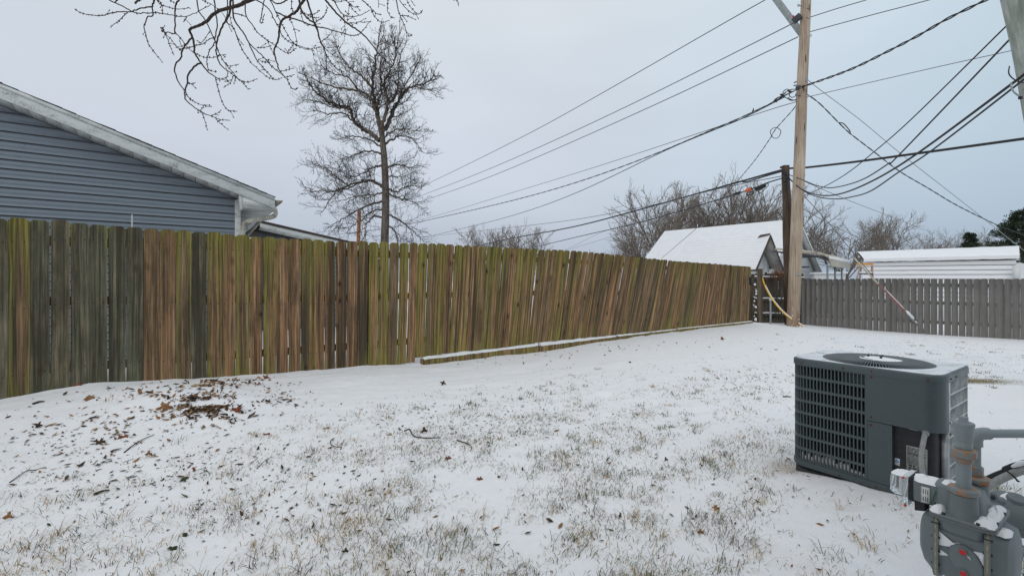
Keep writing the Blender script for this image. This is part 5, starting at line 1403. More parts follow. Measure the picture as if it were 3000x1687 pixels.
for tab, fn in ((BA, za), (BB, zb2)):
    for bi, (pts, w0, w1) in enumerate(tab):
        D = 3.35 + .5 * math.sin(bi * 2.399 + (0 if tab is BA else 1)) * .6
        if w0 >= 6: D = 3.4
        q = cr([P(*fn(*p), D + .012 * i * math.sin(bi)) for i, p in enumerate(pts)], 5)
        n = len(q); rad = [max(w0 + (w1 - w0) * i / (n - 1), 1.3) * D / F / 2 * 1.3 for i in range(n)]
        q = [Vector(p) + Vector((rs.gauss(0, .0012), rs.gauss(0, .002), rs.gauss(0, .0012))) for p in q]
        last = tab is BB and bi == len(BB) - 1
        (MB().tube(q, rad, 5).build('twig', M['neartwig'], bg, smooth=70) if last else mbw.tube(q, rad, 5))
        # buds along the thin parts
        i = int(n * .3) if w0 > 2 else 1
        while i < n - 1:
            if rad[i] * F / D < 1.5:
                p = q[i]; t = (q[i + 1] - q[i]).normalized()
                for sgn in (1, -1) if rs.random() < .6 else (rs.choice((1, -1)),):
                    o = (t.cross(Vector((0, 1, 0)))) * sgn; r = rs.uniform(.0026, .0042)
                    mbb.lathe([(r * .5, 0), (r, r * .9), (r * .7, r * 2), (.0008, r * 2.9)], p + o * rad[i] * .6, o + t * .8 + Vector((0, rs.gauss(0, .4), 0)), 5)
                if rs.random() < .16:
                    # short side spur with a bud cluster
                    o = (t.cross(Vector((0, 1, 0))) * rs.choice((1, -1)) + t * .7).normalized(); L = rs.uniform(.012, .05); e = p + o * L
                    mbw.tube([p, p.lerp(e, .5) + Vector((0, 0, .002)), e], [.0022, .002, .0018], 4)
                    for w in range(3): mbb.lathe([(.0015, 0), (.0035, .003), (.001, .009)], e, o + Vector((rs.gauss(0, .6), rs.gauss(0, .6), rs.gauss(0, .6))), 5)
            i += rs.choice((2, 2, 3, 4))
        e, t = q[-1], (q[-1] - q[-2]).normalized()
        mbb.lathe([(.0015, 0), (.004, .004), (.001, .011)], e, t, 5)
mbw.build('twigs', M['neartwig'], bg, smooth=70)
tag(mbb.build('buds', M['bud'], bg, smooth=60), kind='stuff')
# ------------------------------------------------------------------ air conditioner
AX, AY, ATH = 2.508, 3.134, -.969
AXD = Vector((math.cos(ATH), math.sin(ATH), 0)); AYD = Vector((-math.sin(ATH), math.cos(ATH), 0))   # along the front; inward
AW, ADP, AR = .817, .651, .092
AZ0, AZ1 = .085, .85
ac = thing('air_conditioner', 'dark grey air conditioner unit with louvred sides standing in the snow', 'air conditioner', (AX, AY, AZ0))
def A3(x, y, z): return Vector((AX, AY, 0)) + AXD * x + AYD * y + Vector((0, 0, z))
def rrect(w, d, r, n=7):
    P_ = []
    for k, (sx, sy) in enumerate(((1, 1), (-1, 1), (-1, -1), (1, -1))):
        for i in range(n):
            a = (k + i / (n - 1)) * math.pi / 2
            P_.append((sx * (w / 2 - r) + r * math.cos(a), sy * (d / 2 - r) + r * math.sin(a)))
    return P_
class Peri:
    """perimeter of the cabinet by arc length, starting at the middle of the left face, going along the front to the right"""
    def __init__(s, w, d, r):
        p = rrect(w, d, r, 9); n = len(p)
        # rotate so it starts on the left face centre and runs left->front->right->back
        p = [(-w / 2, 0)] + [q for q in p if q[0] < 0 and q[1] < 0] + [q for q in p if q[0] > 0 and q[1] < 0] + [q for q in p if q[0] > 0 and q[1] >= 0] + [q for q in p if q[0] <= 0 and q[1] >= 0] + [(-w / 2, 0)]
        s.p = np.array(p); s.L = np.concatenate([[0], np.cumsum(np.linalg.norm(np.diff(s.p, axis=0), axis=1))])
        s.tot = s.L[-1]
    def at(s, t):
        return np.interp(t, s.L, s.p[:, 0]), np.interp(t, s.L, s.p[:, 1])
    def nrm(s, t):
        a, b = s.at(max(t - .004, 0)), s.at(min(t + .004, s.tot)); dx, dy = b[0] - a[0], b[1] - a[1]; L = math.hypot(dx, dy); return dy / L, -dx / L
PE = Peri(AW, ADP, AR)
def pt(t, z, off=0.0):
    x, y = PE.at(t); nx, ny = PE.nrm(t); return A3(x + nx * off, y + ny * off, z)
sF = ADP / 2 - AR + AR * math.pi / 2            # start of the flat front
def s_front(x): return sF + (x + AW / 2 - AR)
def louvre(t0, t1, ncol, z0, z1, nrow, fh=.79, fw=.66, th=.012, end=.010):
    """pressed louvre panel: real openings with returned edges"""
    mb = MB(); us = [t0]; kind = []
    c = (t1 - t0 - 2 * end) / ncol; us.append(t0 + end); kind.append(0)
    for i in range(ncol):
        a = t0 + end + i * c
        us += [a + c * (1 - fw) / 2, a + c * (1 + fw) / 2]; kind += [0, 1]
        us.append(a + c); kind.append(0)
    us.append(t1); kind.append(0)
    zs = [z0]; zk = []; g = (z1 - z0) / nrow
    for i in range(nrow):
        a = z0 + i * g; zs += [a + g * (1 - fh) / 2, a + g * (1 + fh) / 2]; zk += [0, 1]
    zs.append(z1); zk.append(0)
    # trim kinds to interval count
    for i in range(len(us) - 1):
        for j in range(len(zs) - 1):
            hole = kind[i] and (j % 2 == 1)
            a, b, lo, hi = us[i], us[i + 1], zs[j], zs[j + 1]
            if b - a < 1e-5: continue
            if not hole:
                V = [pt(a, lo), pt(b, lo), pt(b, hi), pt(a, hi)]; mb.add(V, [(0, 1, 2, 3)])
            else:
                V = [pt(a, lo), pt(b, lo), pt(b, hi), pt(a, hi), pt(a, lo, -th), pt(b, lo, -th), pt(b, hi, -th), pt(a, hi, -th)]
                mb.add(V, [(0, 1, 5, 4), (1, 2, 6, 5), (2, 3, 7, 6), (3, 0, 4, 7)])
    return mb
X_SPLIT = .052
zl, zh = AZ0 + .045, AZ1 - .045
louvre(.02, s_front(X_SPLIT), 33, zl, zh, 8).build('louvre_panel', M['ac'], ac)
s_corner_end = s_front(AW / 2 - AR) + AR * math.pi / 2 + .045
s_right_end = s_front(AW / 2 - AR) + AR * math.pi / 2 + (ADP - 2 * AR) + AR * math.pi / 2
louvre(s_corner_end, s_right_end, 22, zl, zh, 8, fh=.86, fw=.74).build('louvre_panel', M['galv'], ac)
louvre(s_right_end, PE.tot - .001, 40, zl, zh, 8).build('louvre_panel', M['ac'], ac)
def skin(t0, t1, z0, z1, off, th=.004, n=24):
    V, Fc = [], []
    for i in range(n + 1):
        t = t0 + (t1 - t0) * i / n
        V += [pt(t, z0, off), pt(t, z1, off), pt(t, z1, off - th), pt(t, z0, off - th)]
    for i in range(n):
        for e in range(4): Fc.append((4 * i + e, 4 * i + 4 + e, 4 * i + 4 + (e + 1) % 4, 4 * i + (e + 1) % 4))
    Fc += [(0, 1, 2, 3), tuple(4 * n + q for q in (3, 2, 1, 0))]
    return MB().add(V, Fc)
zmid = .512
skin(s_front(X_SPLIT) + .001, s_corner_end - .001, zmid, zh - .002, .004, .006, 30).build('service_panel', M['ac'], ac, smooth=30); svp = [c for c in ac.children if c.name.startswith('service_panel')][0]
xrec = .178
skin(s_front(X_SPLIT) + .002, s_front(xrec), zl, zmid - .004, .002, .03, 10).build('lower_panel', M['ac'], ac, smooth=30)
skin(s_front(xrec) - .02, s_corner_end, zl - .01, zmid + .01, -.035, .004, 24).build('recess_panel', M['blackpanel'], ac, smooth=30)
skin(s_corner_end - .014, s_corner_end - .002, zl, zmid - .003, .0, .03, 2).build('recess_edge', M['galv'], ac)
skin(s_corner_end - .03, s_corner_end - .001, zmid + .004, zh - .003, .0052, .0012, 3).build('bright_edge', M['galv'], ac)  # brighter strip just right of the near corner
# dark coil inside
ci = rrect(AW - .09, ADP - .09, AR - .02, 5)
mb = MB()
n = len(ci); mb.add([A3(x, y, AZ0 + .05) for x, y in ci] + [A3(x, y, AZ1 - .07) for x, y in ci], [(i, (i + 1) % n, n + (i + 1) % n, n + i) for i in range(n)])
mb.build('coil', M['coil'], ac)
# blown snow caught low behind the louvres
mb = MB(); rs = random.Random(6)
for i in range(30):
    t = .12 + (s_front(X_SPLIT) - .14) * i / 30; h = .015 + .075 * max(0, math.sin((i - 6) / 24 * 3.1)) * rs.uniform(.3, 1.0)
    mb.prism([pt(t, zl, -.02), pt(t + .018, zl, -.02), pt(t + .018, zl + h * rs.uniform(.7, 1), -.024), pt(t, zl + h, -.024)], AYD * .012)
mb.build('snow_inside', M['snow'], ac)
# base pan, top cap
def ringwall(w, d, r, z0, z1, mb, inner=None):
    p = rrect(w, d, r); n = len(p)
    mb.add([A3(x, y, z0) for x, y in p] + [A3(x, y, z1) for x, y in p], [(i, (i + 1) % n, n + (i + 1) % n, n + i) for i in range(n)] + [tuple(range(n))[::-1], tuple(n + i for i in range(n))])
mb = MB(); p1 = rrect(AW + .012, ADP + .012, AR + .006); n = len(p1)
rowsz = [(AZ0, -.02), (AZ0 + .006, -.004), (AZ0 + .022, 0), (AZ0 + .044, 0)]
V = []
for z, o in rowsz:
    q = rrect(AW + .014 + 2 * o, ADP + .014 + 2 * o, AR + .007 + o); V += [A3(x, y, z) for x, y in q]
Fc = [(r * n + i, r * n + (i + 1) % n, (r + 1) * n + (i + 1) % n, (r + 1) * n + i) for r in range(3) for i in range(n)] + [tuple(range(n))[::-1], tuple(3 * n + i for i in range(n))]
mb.add(V, Fc).build('base_pan', M['ac'], ac, smooth=35)
# cap: skirt + rounded lip + flat top with the fan opening
FR = .305
Nc = 72
def outl(o, k):
    """point k/Nc round the cap outline grown by o, by angle"""
    a = 2 * math.pi * k / Nc; w, d, r = (AW + .012) / 2 + o, (ADP + .012) / 2 + o, AR + o
    dx, dy = math.cos(a), math.sin(a)
    t = min(w / max(abs(dx), 1e-9), d / max(abs(dy), 1e-9)); x, y = dx * t, dy * t
    cx, cy = w - r, d - r
    if abs(x) > cx and abs(y) > cy:
        c = Vector((math.copysign(cx, x), math.copysign(cy, y))); b = dx * c.x + dy * c.y; q = b * b - (c.length_squared - r * r)
        t = b + math.sqrt(max(q, 0)); x, y = dx * t, dy * t
    return x, y
V = []; prof = [(0.0, -.048), (0.0, -.012), (-.003, -.005), (-.009, -.001), (-.016, 0)]
for o, z in prof: V += [A3(*outl(o, k), AZ1 + z) for k in range(Nc)]
V += [A3(FR * math.cos(6.2832 * k / Nc), FR * math.sin(6.2832 * k / Nc), AZ1) for k in range(Nc)]
V += [A3((FR - .004) * math.cos(6.2832 * k / Nc), (FR - .004) * math.sin(6.2832 * k / Nc), AZ1 - .012) for k in range(Nc)]
V += [A3((FR - .006) * math.cos(6.2832 * k / Nc), (FR - .006) * math.sin(6.2832 * k / Nc), AZ1 - .13) for k in range(Nc)]
Fc, mi = [], []
for r in range(7):
    for k in range(Nc):
        Fc.append((r * Nc + k, r * Nc + (k + 1) % Nc, (r + 1) * Nc + (k + 1) % Nc, (r + 1) * Nc + k)); mi.append(1 if r == 4 else 0)
mb = MB().add(V, Fc); mb.m = mi
mb.build('top_cap', [M['ac'], M['actop']], ac, smooth=40)
# fan guard: radial wires and rings, fan below
mb = MB()
for k in range(110):
    a = 6.2832 * k / 110; c, s_ = math.cos(a), math.sin(a); c2, s2 = math.cos(a + .10), math.sin(a + .10)
    mb.tube([A3(.085 * c, .085 * s_, AZ1 + .012), A3(.16 * math.cos(a + .06), .16 * math.sin(a + .06), AZ1 + .014), A3(.25 * c2, .25 * s2, AZ1 + .010), A3(FR * c2, FR * s2, AZ1 - .002)], .0034, 4, caps=False)
for r, z in ((.088, .012), (.15, .0135), (.225, .0115), (.298, 0.001)):
    mb.tube([A3(r * math.cos(t), r * math.sin(t), AZ1 + z) for t in np.linspace(0, 6.2832, 49)[:-1]], .0026, 4, closed=True)
fg = mb.build('fan_guard', M['wire'], ac)
hub = MB(); hub.lathe([(.088, .0), (.088, .012), (.08, .016), (.02, .018)], A3(0, 0, AZ1 + .004), k=28); hub.build('hub', M['wire'], fg, smooth=40)
fan = MB()
for k in range(3):
    a = k * 2.094 + .5; Q = []
    for r, da in ((.05, -.5), (.28, -.55), (.28, .45), (.05, .4)):
        Q.append(A3(r * math.cos(a + da), r * math.sin(a + da), AZ1 - .075 + (.028 if da > 0 else -.02)))
    fan.prism(Q, Vector((0, 0, .003)))
fan.lathe([(.06, -.1), (.06, -.03), (.03, -.02)], A3(0, 0, AZ1), k=16)
fan.build('fan', M['black'], ac)
MB().lathe([(.30, -.001), (.30, .001)], A3(0, 0, AZ1 - .15), k=32).build('fan_floor', M['coil'], ac)
# snow on the hub
mb = MB(); rs = random.Random(3)
def blob(mb, cfn, outline, h, seed=0, rings=4):
    """low irregular mound: outline list of 2D points, cfn maps (x, y, height) to world"""
    n = len(outline); cx = sum(p[0] for p in outline) / n; cy = sum(p[1] for p in outline) / n
    V = []; 
    for r in range(rings + 1):
        f = 1 - r / rings
        for i, (x, y) in enumerate(outline):
            z = h * (1 - f ** 2.4) * (.75 + .25 * vnoise(x * 31 + seed, y * 31)) if r else 0
            V.append(cfn(cx + (x - cx) * f, cy + (y - cy) * f, z))
    V.append(cfn(cx, cy, h)); Fc = []
    for r in range(rings):
        for i in range(n): Fc.append((r * n + i, r * n + (i + 1) % n, (r + 1) * n + (i + 1) % n, (r + 1) * n + i))
    mb.add(V, Fc)
ol = []
for k in range(40):
    a = 6.2832 * k / 40; r = .088 + .022 * vnoise(math.cos(a) * 2, math.sin(a) * 2, 3) + .012 * rs.random() + (.05 * max(0, math.cos(a + .15)) ** 3)
    ol.append((r * math.cos(a), r * math.sin(a)))
blob(mb, lambda x, y, z: A3(x, y, AZ1 + .016 + z), ol, .012)
mb.build('snow', M['snow'], fg, smooth=60)
mb = MB()
for (x, y) in ((-.045, .0), (.035, -.03), (.02, .05)):
    mb.lathe([(.007, 0), (.007, .012), (.003, .014)], A3(x, y, AZ1 + .024), k=7)
mb.build('bolts', M['ink'], fg)
# screws with rust stains
for (t, z) in ((s_front(-.33), AZ1 - .028), (s_front(-.08), AZ1 - .026), (s_front(.073), AZ1 - .022), (s_front(.345), AZ1 - .03), (s_front(.073), zh - .015), (s_front(.072), zmid + .025), (s_front(.072), zmid - .025), (s_front(-.1), AZ0 + .022), (s_front(.1), AZ0 + .022), (s_front(.21), AZ0 + .022), (s_corner_end + .01, AZ1 - .03), (s_corner_end + .12, AZ1 - .03), (s_corner_end - .006, zmid + .05), (s_corner_end - .006, zmid - .015)):
    nx, ny = PE.nrm(t); d_ = AXD * nx + AYD * ny
    c = pt(t, z, .0055 if AZ0 + .05 < z < AZ1 - .05 else .0065)
    MB().lathe([(.0048, -.002), (.0048, .003), (.003, .0045)], c, d_, 8).build('screw', M['rust'], svp if zmid < z < zh else ac)
    MB().lathe([(.006, -.001), (.0065, .0006)], c + Vector((0, 0, -.002)), d_, 9).build('rust_stain', M['rust'], ac)
# data plate, sticker, whip
def plate(x0, x1, z0, z1, off, mat, name, th=.0015):
    a, b = s_front(x0), s_front(x1); V = [pt(a, z0, off), pt(b, z0, off), pt(b, z1, off), pt(a, z1, off)]
    nx, ny = PE.nrm((a + b) / 2); return MB().prism(V, (AXD * nx + AYD * ny) * th).build(name, mat, ac)
pl = plate(.238, .345, .245, .40, -.0335, M['plate'], 'data_plate')
mb = MB(); rs = random.Random(2); nv = (AXD * PE.nrm(s_front(.3))[0] + AYD * PE.nrm(s_front(.3))[1]) * .0004
def strip(x0, x1, z, h):
    a, b = s_front(x0), s_front(x1); mb.prism([pt(a, z, -.0318), pt(b, z, -.0318), pt(b, z + h, -.0318), pt(a, z + h, -.0318)], nv)
for i in range(15):
    z = .392 - i * .0068
    x = .243
    while x < .337 - (i % 3) * .012:
        w = rs.uniform(.004, .017); strip(x, min(x + w, .339), z - .003, .0028 if i not in (5, 6) else .0045); x += w + rs.uniform(.0015, .004)
for (x0, x1, z) in ((.25, .265, .283), (.27, .28, .284), (.25, .262, .268), (.268, .284, .268)):
    strip(x0, x1, z - .004, .008)
for i in range(4):
    z = .286 - i * .009; strip(.29, .29 + rs.uniform(.03, .045), z - .002, .003)
mb.build('print', M['ink'], pl)
fc = bpy.data.curves.new('approval_mark', 'FONT'); fc.body = 'CE'; fc.size = .016; fc.extrude = .0003
fo = bpy.data.objects.new('approval_mark', fc); COL.objects.link(fo); 
p_ = pt(s_front(.246), .250, -.0317); fo.location = p_ - wloc(ac)
zx, zy = PE.nrm(s_front(.25)); nrm_ = AXD * zx + AYD * zy; xx = Vector((0, 0, 1)).cross(nrm_)
mm_ = Matrix((xx, Vector((0, 0, 1)), nrm_)).transposed().to_euler()
fc.materials.append(M['ink']); cm = bpy.data.meshes.new_from_object(fo)
bpy.data.objects.remove(fo); fo = bpy.data.objects.new('approval_mark', cm); COL.objects.link(fo); fo.parent = pl; fo.location = p_ - wloc(pl); fo.rotation_euler = mm_
stk = plate(.182, .207, .262, .305, -.0335, M['label'], 'round_sticker')
mb = MB(); sc = pt(s_front(.1945), .288, -.0318); mb.lathe([(.0095, 0), (.0098, .0006)], sc, nrm_, 20); mb.build('disc', M['blueink'], stk)
mb = MB()
ring = [sc + nrm_ * .0008 + xx * (math.cos(t) * .0062) + Vector((0, 0, math.sin(t) * .0062)) for t in np.linspace(0, 6.28, 17)[:-1]]
mb.tube(ring, .0006, 4, closed=True)
for i in range(3):
    t = 1.57 + i * 2.094; mb.tube([sc + nrm_ * .0008, sc + nrm_ * .0008 + xx * math.cos(t) * .0055 + Vector((0, 0, math.sin(t) * .0055))], .0006, 4)
mb.build('mark', M['label'], stk)
plate(.26, .30, .508, .517, -.0335, M['galv'], 'torn_tape', .03)
wp_ = cr([pt(s_front(.335), .515, -.012), pt(s_front(.325), .45, .002), pt(s_front(.318), .38, .012), pt(s_front(.320), .30, .02), pt(s_front(.335), .23, .02), pt(s_front(.36), .18, .0), pt(s_front(.36), .14, -.03)], 10)
MB().tube(wp_, [.0125 + (.0012 if i % 2 else 0) for i in range(len(wp_))], 10).build('power_whip', M['conduit'], ac, smooth=50)
MB().lathe([(.019, 0), (.019, .014), (.015, .03)], Vector(wp_[0]) + Vector((0, 0, .004)), (0, 0, -1), 10).build('whip_fitting', M['galvgrey'], ac, smooth=40)
# low pad, coloured black to stand for the shadow under the unit
padt = thing('shadow_gap_pad', 'low pad under the air conditioner, black to paint the shadow there', 'pad', (AX, AY, 0))
mb = MB(); p = rrect(AW - .03, ADP - .03, .05); n = len(p)
mb.add([A3(x, y, -.1) for x, y in p] + [A3(x, y, AZ0 - .002) for x, y in p], [(i, (i + 1) % n, n + (i + 1) % n, n + i) for i in range(n)] + [tuple(n + i for i in range(n))])
mb.build('slab', M['blackpanel'], padt)

# ------------------------------------------------------------------ gas meter
GC = Vector((1.707, 1.698, 0)); Ga = Vector((-.567, .824, 0)); Gb = Vector((-.824, -.567, 0)); UP = Vector((0, 0, 1))
def Gm(s, b, z): return GC + Ga * s + Gb * b + UP * (z - .012)
gm = thing('gas_meter', 'grey gas meter with two red seals and a clear index cover, partly snowed', 'gas meter', Gm(0, 0, .33))
def gsolid(sections, k=28):
    """stack of rounded outlines lofted: each (z, s0, s1, b, r)"""
    V, n = [], None
    for (z, s0, s1, b, r) in sections:
        p = rrect(s1 - s0, 2 * b, min(r, (s1 - s0) / 2 - 1e-4, b - 1e-4), k // 4); n = len(p)
        V += [Gm((s0 + s1) / 2 + x, y, z) for x, y in p]
    m = len(sections)
    Fc = [(r_ * n + i, r_ * n + (i + 1) % n, (r_ + 1) * n + (i + 1) % n, (r_ + 1) * n + i) for r_ in range(m - 1) for i in range(n)] + [tuple(range(n))[::-1], tuple((m - 1) * n + i for i in range(n))]
    return MB().add(V, Fc)
def sloft(sections):
    """loft along Ga: sections (s, b half width, z0, z1, r)"""
    V, n = [], None
    for (s, b, z0, z1, r) in sections:
        p = rrect(2 * b, z1 - z0, min(r, b - 1e-4, (z1 - z0) / 2 - 1e-4), 7); n = len(p)
        V += [Gm(s, x, (z0 + z1) / 2 + y) for x, y in p]
    m = len(sections)
    Fc = [(r_ * n + i, r_ * n + (i + 1) % n, (r_ + 1) * n + (i + 1) % n, (r_ + 1) * n + i) for r_ in range(m - 1) for i in range(n)] + [tuple(range(n))[::-1], tuple((m - 1) * n + i for i in range(n))]
    return MB().add(V, Fc)
BB_ = .115
ZB = .318
sloft([(-.060, BB_ - .004, ZB, .555 - .05, .03), (.068, BB_ - .004, ZB, .555 - .05, .03)]).build('body', M['meter'], gm, smooth=40)
sloft([(.076, BB_ + .004, ZB - .006, .535, .04), (.088, BB_ - .006, ZB + .004, .527, .045), (.108, BB_ - .014, ZB + .02, .52, .05), (.122, BB_ - .034, ZB + .045, .505, .05), (.127, BB_ - .06, ZB + .08, .48, .04)]).build('front_pan', M['meter'], gm, smooth=50)
sloft([(-.071, BB_ + .004, ZB - .006, .535, .04), (-.084, BB_ - .006, ZB + .004, .527, .045), (-.112, BB_ - .01, ZB + .012, .52, .05), (-.122, BB_ - .034, ZB + .04, .50, .05), (-.126, BB_ - .06, ZB + .08, .48, .04)]).build('rear_pan', M['meter'], gm, smooth=50)
for s in (.0685, -.0665):
    for ds, m_, g in ((.0055, 'meter', .010), (0, 'seam', .0095), (-.0055, 'meter', .010)):
        sloft([(s + ds - .0026, BB_ + g, ZB - .012, .545, .045), (s + ds + .0026, BB_ + g, ZB - .012, .545, .045)]).build('flange' if m_ == 'meter' else 'gasket', M[m_], gm, smooth=40)
for s in (.0685, -.0665):
    for z in (.365, .415, .465, .515):
        MB().tube([Gm(s - .012, BB_ + .004, z), Gm(s + .012, BB_ + .004, z)], .0038, 6).build('bolt', M['ink'], gm)
# upper casting: tub, top flange and lid with two connection bosses
gsolid([(.474, -.045, .050, .085, .03), (.484, -.055, .062, .105, .03), (.505, -.062, .070, .118, .03), (.546, -.066, .074, .122, .03)]).build('upper_case', M['meter'], gm, smooth=50)
gsolid([(.544, -.088, .088, .138, .03), (.549, -.088, .088, .138, .03)]).build('top_flange', M['meter'], gm, smooth=30)
gsolid([(.5492, -.087, .087, .137, .03), (.5512, -.087, .087, .137, .03)]).build('gasket', M['rust'], gm, smooth=30)
gsolid([(.5514, -.088, .088, .138, .03), (.557, -.088, .088, .138, .03), (.560, -.084, .084, .134, .03)]).build('top_flange', M['meter'], gm, smooth=30)
for s, b in ((.045, .131), (-.045, .131), (-.081, .07), (-.081, -.05), (.081, .06), (.08, -.08)):
    MB().lathe([(.0062, 0), (.0062, .006), (.0045, .008)], Gm(s, b - .002, .559), k=6).build('bolt', M['ink'], gm)
gsolid([(.558, -.055, .085, .080, .035), (.60, -.045, .085, .07, .035), (.632, -.035, .09, .060, .03), (.640, -.02, .088, .045, .03)]).build('lid', M['meter'], gm, smooth=50)
BP = .085
for b, nm in ((BP, 0), (-BP, 1)):
    MB().lathe([(.047, .556), (.0405, .575), (.039, .605), (.038, .640)], Gm(0, b, 0), k=24).build('connection_boss', M['meter'], gm, smooth=40)
    MB().lathe([(.036, .640), (.043, .643), (.045, .648), (.045, .660), (.041, .664), (.024, .666)], Gm(0, b, 0), k=8, phase=.2).build('swivel_nut', M['union'], gm, bevel=.002)
# side cover plate with two red seals
cc = (-.012, .412)
olp = []
for k in range(44):
    a = 6.2832 * k / 44
    # egg shaped rhomb leaning to the right
    x = .042 * math.copysign(abs(math.cos(a)) ** .85, math.cos(a)); y = .056 * math.copysign(abs(math.sin(a)) ** .95, math.sin(a))
    an = -.45; olp.append((cc[0] + x * math.cos(an) - y * math.sin(an), cc[1] + x * math.sin(an) + y * math.cos(an)))
mb = MB(); V = []
for g, f in ((0, 1.05), (.010, 1.0), (.014, .95), (.0155, .88)):
    V += [Gm(cc[0] + (x - cc[0]) * f, BB_ - .005 + g, cc[1] + (y - cc[1]) * f) for x, y in olp]
n = 44; Fc = [(r * n + i, r * n + (i + 1) % n, (r + 1) * n + (i + 1) % n, (r + 1) * n + i) for r in range(3) for i in range(n)] + [tuple(3 * n + i for i in range(n))]
mb.add(V, Fc).build('side_cover', M['meter'], gm, smooth=50)
for s, z in ((-.006, .447), (-.008, .372)):
    MB().lathe([(.0135, 0), (.0125, .016), (.0095, .018), (.0092, .0155)], Gm(s, BB_, z), Gb, 18).build('seal_cup', M['meter'], gm, smooth=40)
    MB().lathe([(.0094, .015), (.0094, .0172), (.006, .0178)], Gm(s, BB_, z), Gb, 16).build('red_seal', M['red'], gm, smooth=40)
MB().lathe([(.010, 0), (.010, .008)], Gm(-.052, BB_ - .004, .393), Gb, 6).build('bolt', M['meter'], gm)
# index housing pointing away along Ga
sloft([(.075, .05, .548, .628, .012), (.125, .052, .546, .630, .012), (.165, .050, .546, .628, .012)]).build('index_neck', M['meter'], gm, smooth=35)
sloft([(.150, .054, .542, .634, .012), (.164, .054, .542, .634, .012)]).build('index_gasket', M['foam'], gm, smooth=35)
sloft([(.1645, .056, .522, .636, .014), (.180, .056, .520, .637, .014), (.181, .053, .53, .635, .014)]).build('index_ring', M['clear'], gm, smooth=35)
sloft([(.1815, .050, .546, .632, .016), (.212, .049, .548, .630, .016), (.224, .044, .553, .625, .016), (.226, .038, .558, .62, .014)]).build('index_cover', M['clear'], gm, smooth=35)
sloft([(.183, .043, .553, .624, .01), (.196, .043, .553, .624, .01)]).build('index_face', M['label'], gm)
sloft([(.1965, .030, .562, .606, .004), (.199, .030, .562, .606, .004)]).build('index_dials', M['plate'], gm)
sloft([(.118, .028, .51, .547, .005), (.152, .028, .50, .547, .005)]).build('radio_module', M['blackpanel'], gm, bevel=.003)
for z, s in ((.632, .178), (.524, .172)):
    MB().lathe([(.0045, 0), (.0045, .006), (.002, .008)], Gm(s, .056, z - .002), Gb, 8).build('wire_seal', M['red'], gm)
lp0 = MB().prism([Gm(.100, .0535, .556), Gm(.125, .0545, .553), Gm(.125, .0545, .614), Gm(.100, .0535, .616)], Gb * .0012).build('barcode_label', M['label'], gm)
mb = MB(); rs = random.Random(1)
for zz in (.560, .588):
    for i in range(9):
        a = zz + i * .0026; mb.prism([Gm(.1215, .0558, a), Gm(.1235, .0558, a), Gm(.1235, .0558, a + rs.uniform(.0008, .0018)), Gm(.1215, .0558, a + .001)], Gb * .0003)
    for i in range(3):
        s0 = .117 - i * .006; mb.prism([Gm(s0, .0556, zz), Gm(s0 + .0018, .0556, zz), Gm(s0 + .0018, .0556, zz + rs.uniform(.014, .022)), Gm(s0, .0556, zz + .018)], Gb * .0003)
mb.build('print', M['ink'], lp0)
MB().tube([Gm(.098, .054, .552), Gm(.082, .0535, .612)], .0016, 4).build('green_wire', plain('green_wire', (.02, .16, .06), .5), gm)
# snow lying on the meter
def gblob(s0, s1, b0, b1, z, h, seed, rag=.25, n=30, cut=None):
    mb = MB(); ol = []; rs = random.Random(seed)
    for k in range(n):
        a = 6.2832 * k / n; e = 1 + rag * vnoise(math.cos(a) * 2.2 + seed, math.sin(a) * 2.2, seed * .7) + rs.uniform(-.05, .05)
        x, y = math.copysign(abs(math.cos(a)) ** .6, math.cos(a)) * e, math.copysign(abs(math.sin(a)) ** .6, math.sin(a)) * e
        ol.append(((s0 + s1) / 2 + x * (s1 - s0) / 2, (b0 + b1) / 2 + y * (b1 - b0) / 2))
    blob(mb, lambda x, y, q: Gm(x, y, z + q), ol, h, seed, 5)
    return mb.build('snow_cap', M['snow'], gm, smooth=70)
gblob(.068, .170, -.050, .053, .626, .020, 3, .08)
gblob(.02, .08, -.04, .050, .634, .020, 4, .15)
gblob(.166, .226, -.045, .048, .628, .012, 5, .1)
gblob(.045, .086, .055, .137, .5585, .024, 6, .15)
gblob(-.086, -.03, .045, .137, .5585, .030, 7, .2)
gblob(-.086, -.04, -.12, .06, .5585, .035, 8, .15)
gblob(-.115, -.075, .0, .09, .528, .018, 9, .2)
def sblob(pts, h, seed):
    """snow plastered on the side face; pts in (s, z)"""
    mb = MB(); ol = [(a[0], a[1] - .010) for a in pts]
    d = cr([(*a, 0) for a in ol + [ol[0]]], 4)[:-1]; ol = [(q[0] + .0015 * vnoise(q[0] * 300, q[1] * 300, seed), q[1] + .0015 * vnoise(q[0] * 300, q[1] * 300, seed + 5)) for q in d]
    blob(mb, lambda x, y, q: Gm(x, BB_ - .003 + q, y), ol, h, seed, 4)
    return mb.build('snow_patch', M['snow'], gm, smooth=70)
sblob([(.060, .497), (.050, .478), (.020, .470), (-.02, .466), (-.055, .470), (-.058, .455), (-.045, .452), (-.03, .460), (0, .462), (.02, .452), (.04, .455), (.062, .448)], .009, 1)
sblob([(.022, .472), (.0, .478), (-.02, .47), (-.035, .44), (-.052, .41), (-.058, .402), (-.05, .42), (-.03, .452), (-.012, .472), (.012, .474), (.03, .452), (.03, .46)], .017, 2)
sblob([(-.040, .46), (-.058, .462), (-.059, .42), (-.052, .425), (-.05, .44)], .009, 3)
sblob([(.058, .43), (.045, .425), (.035, .418), (.05, .412), (.062, .41)], .006, 4)
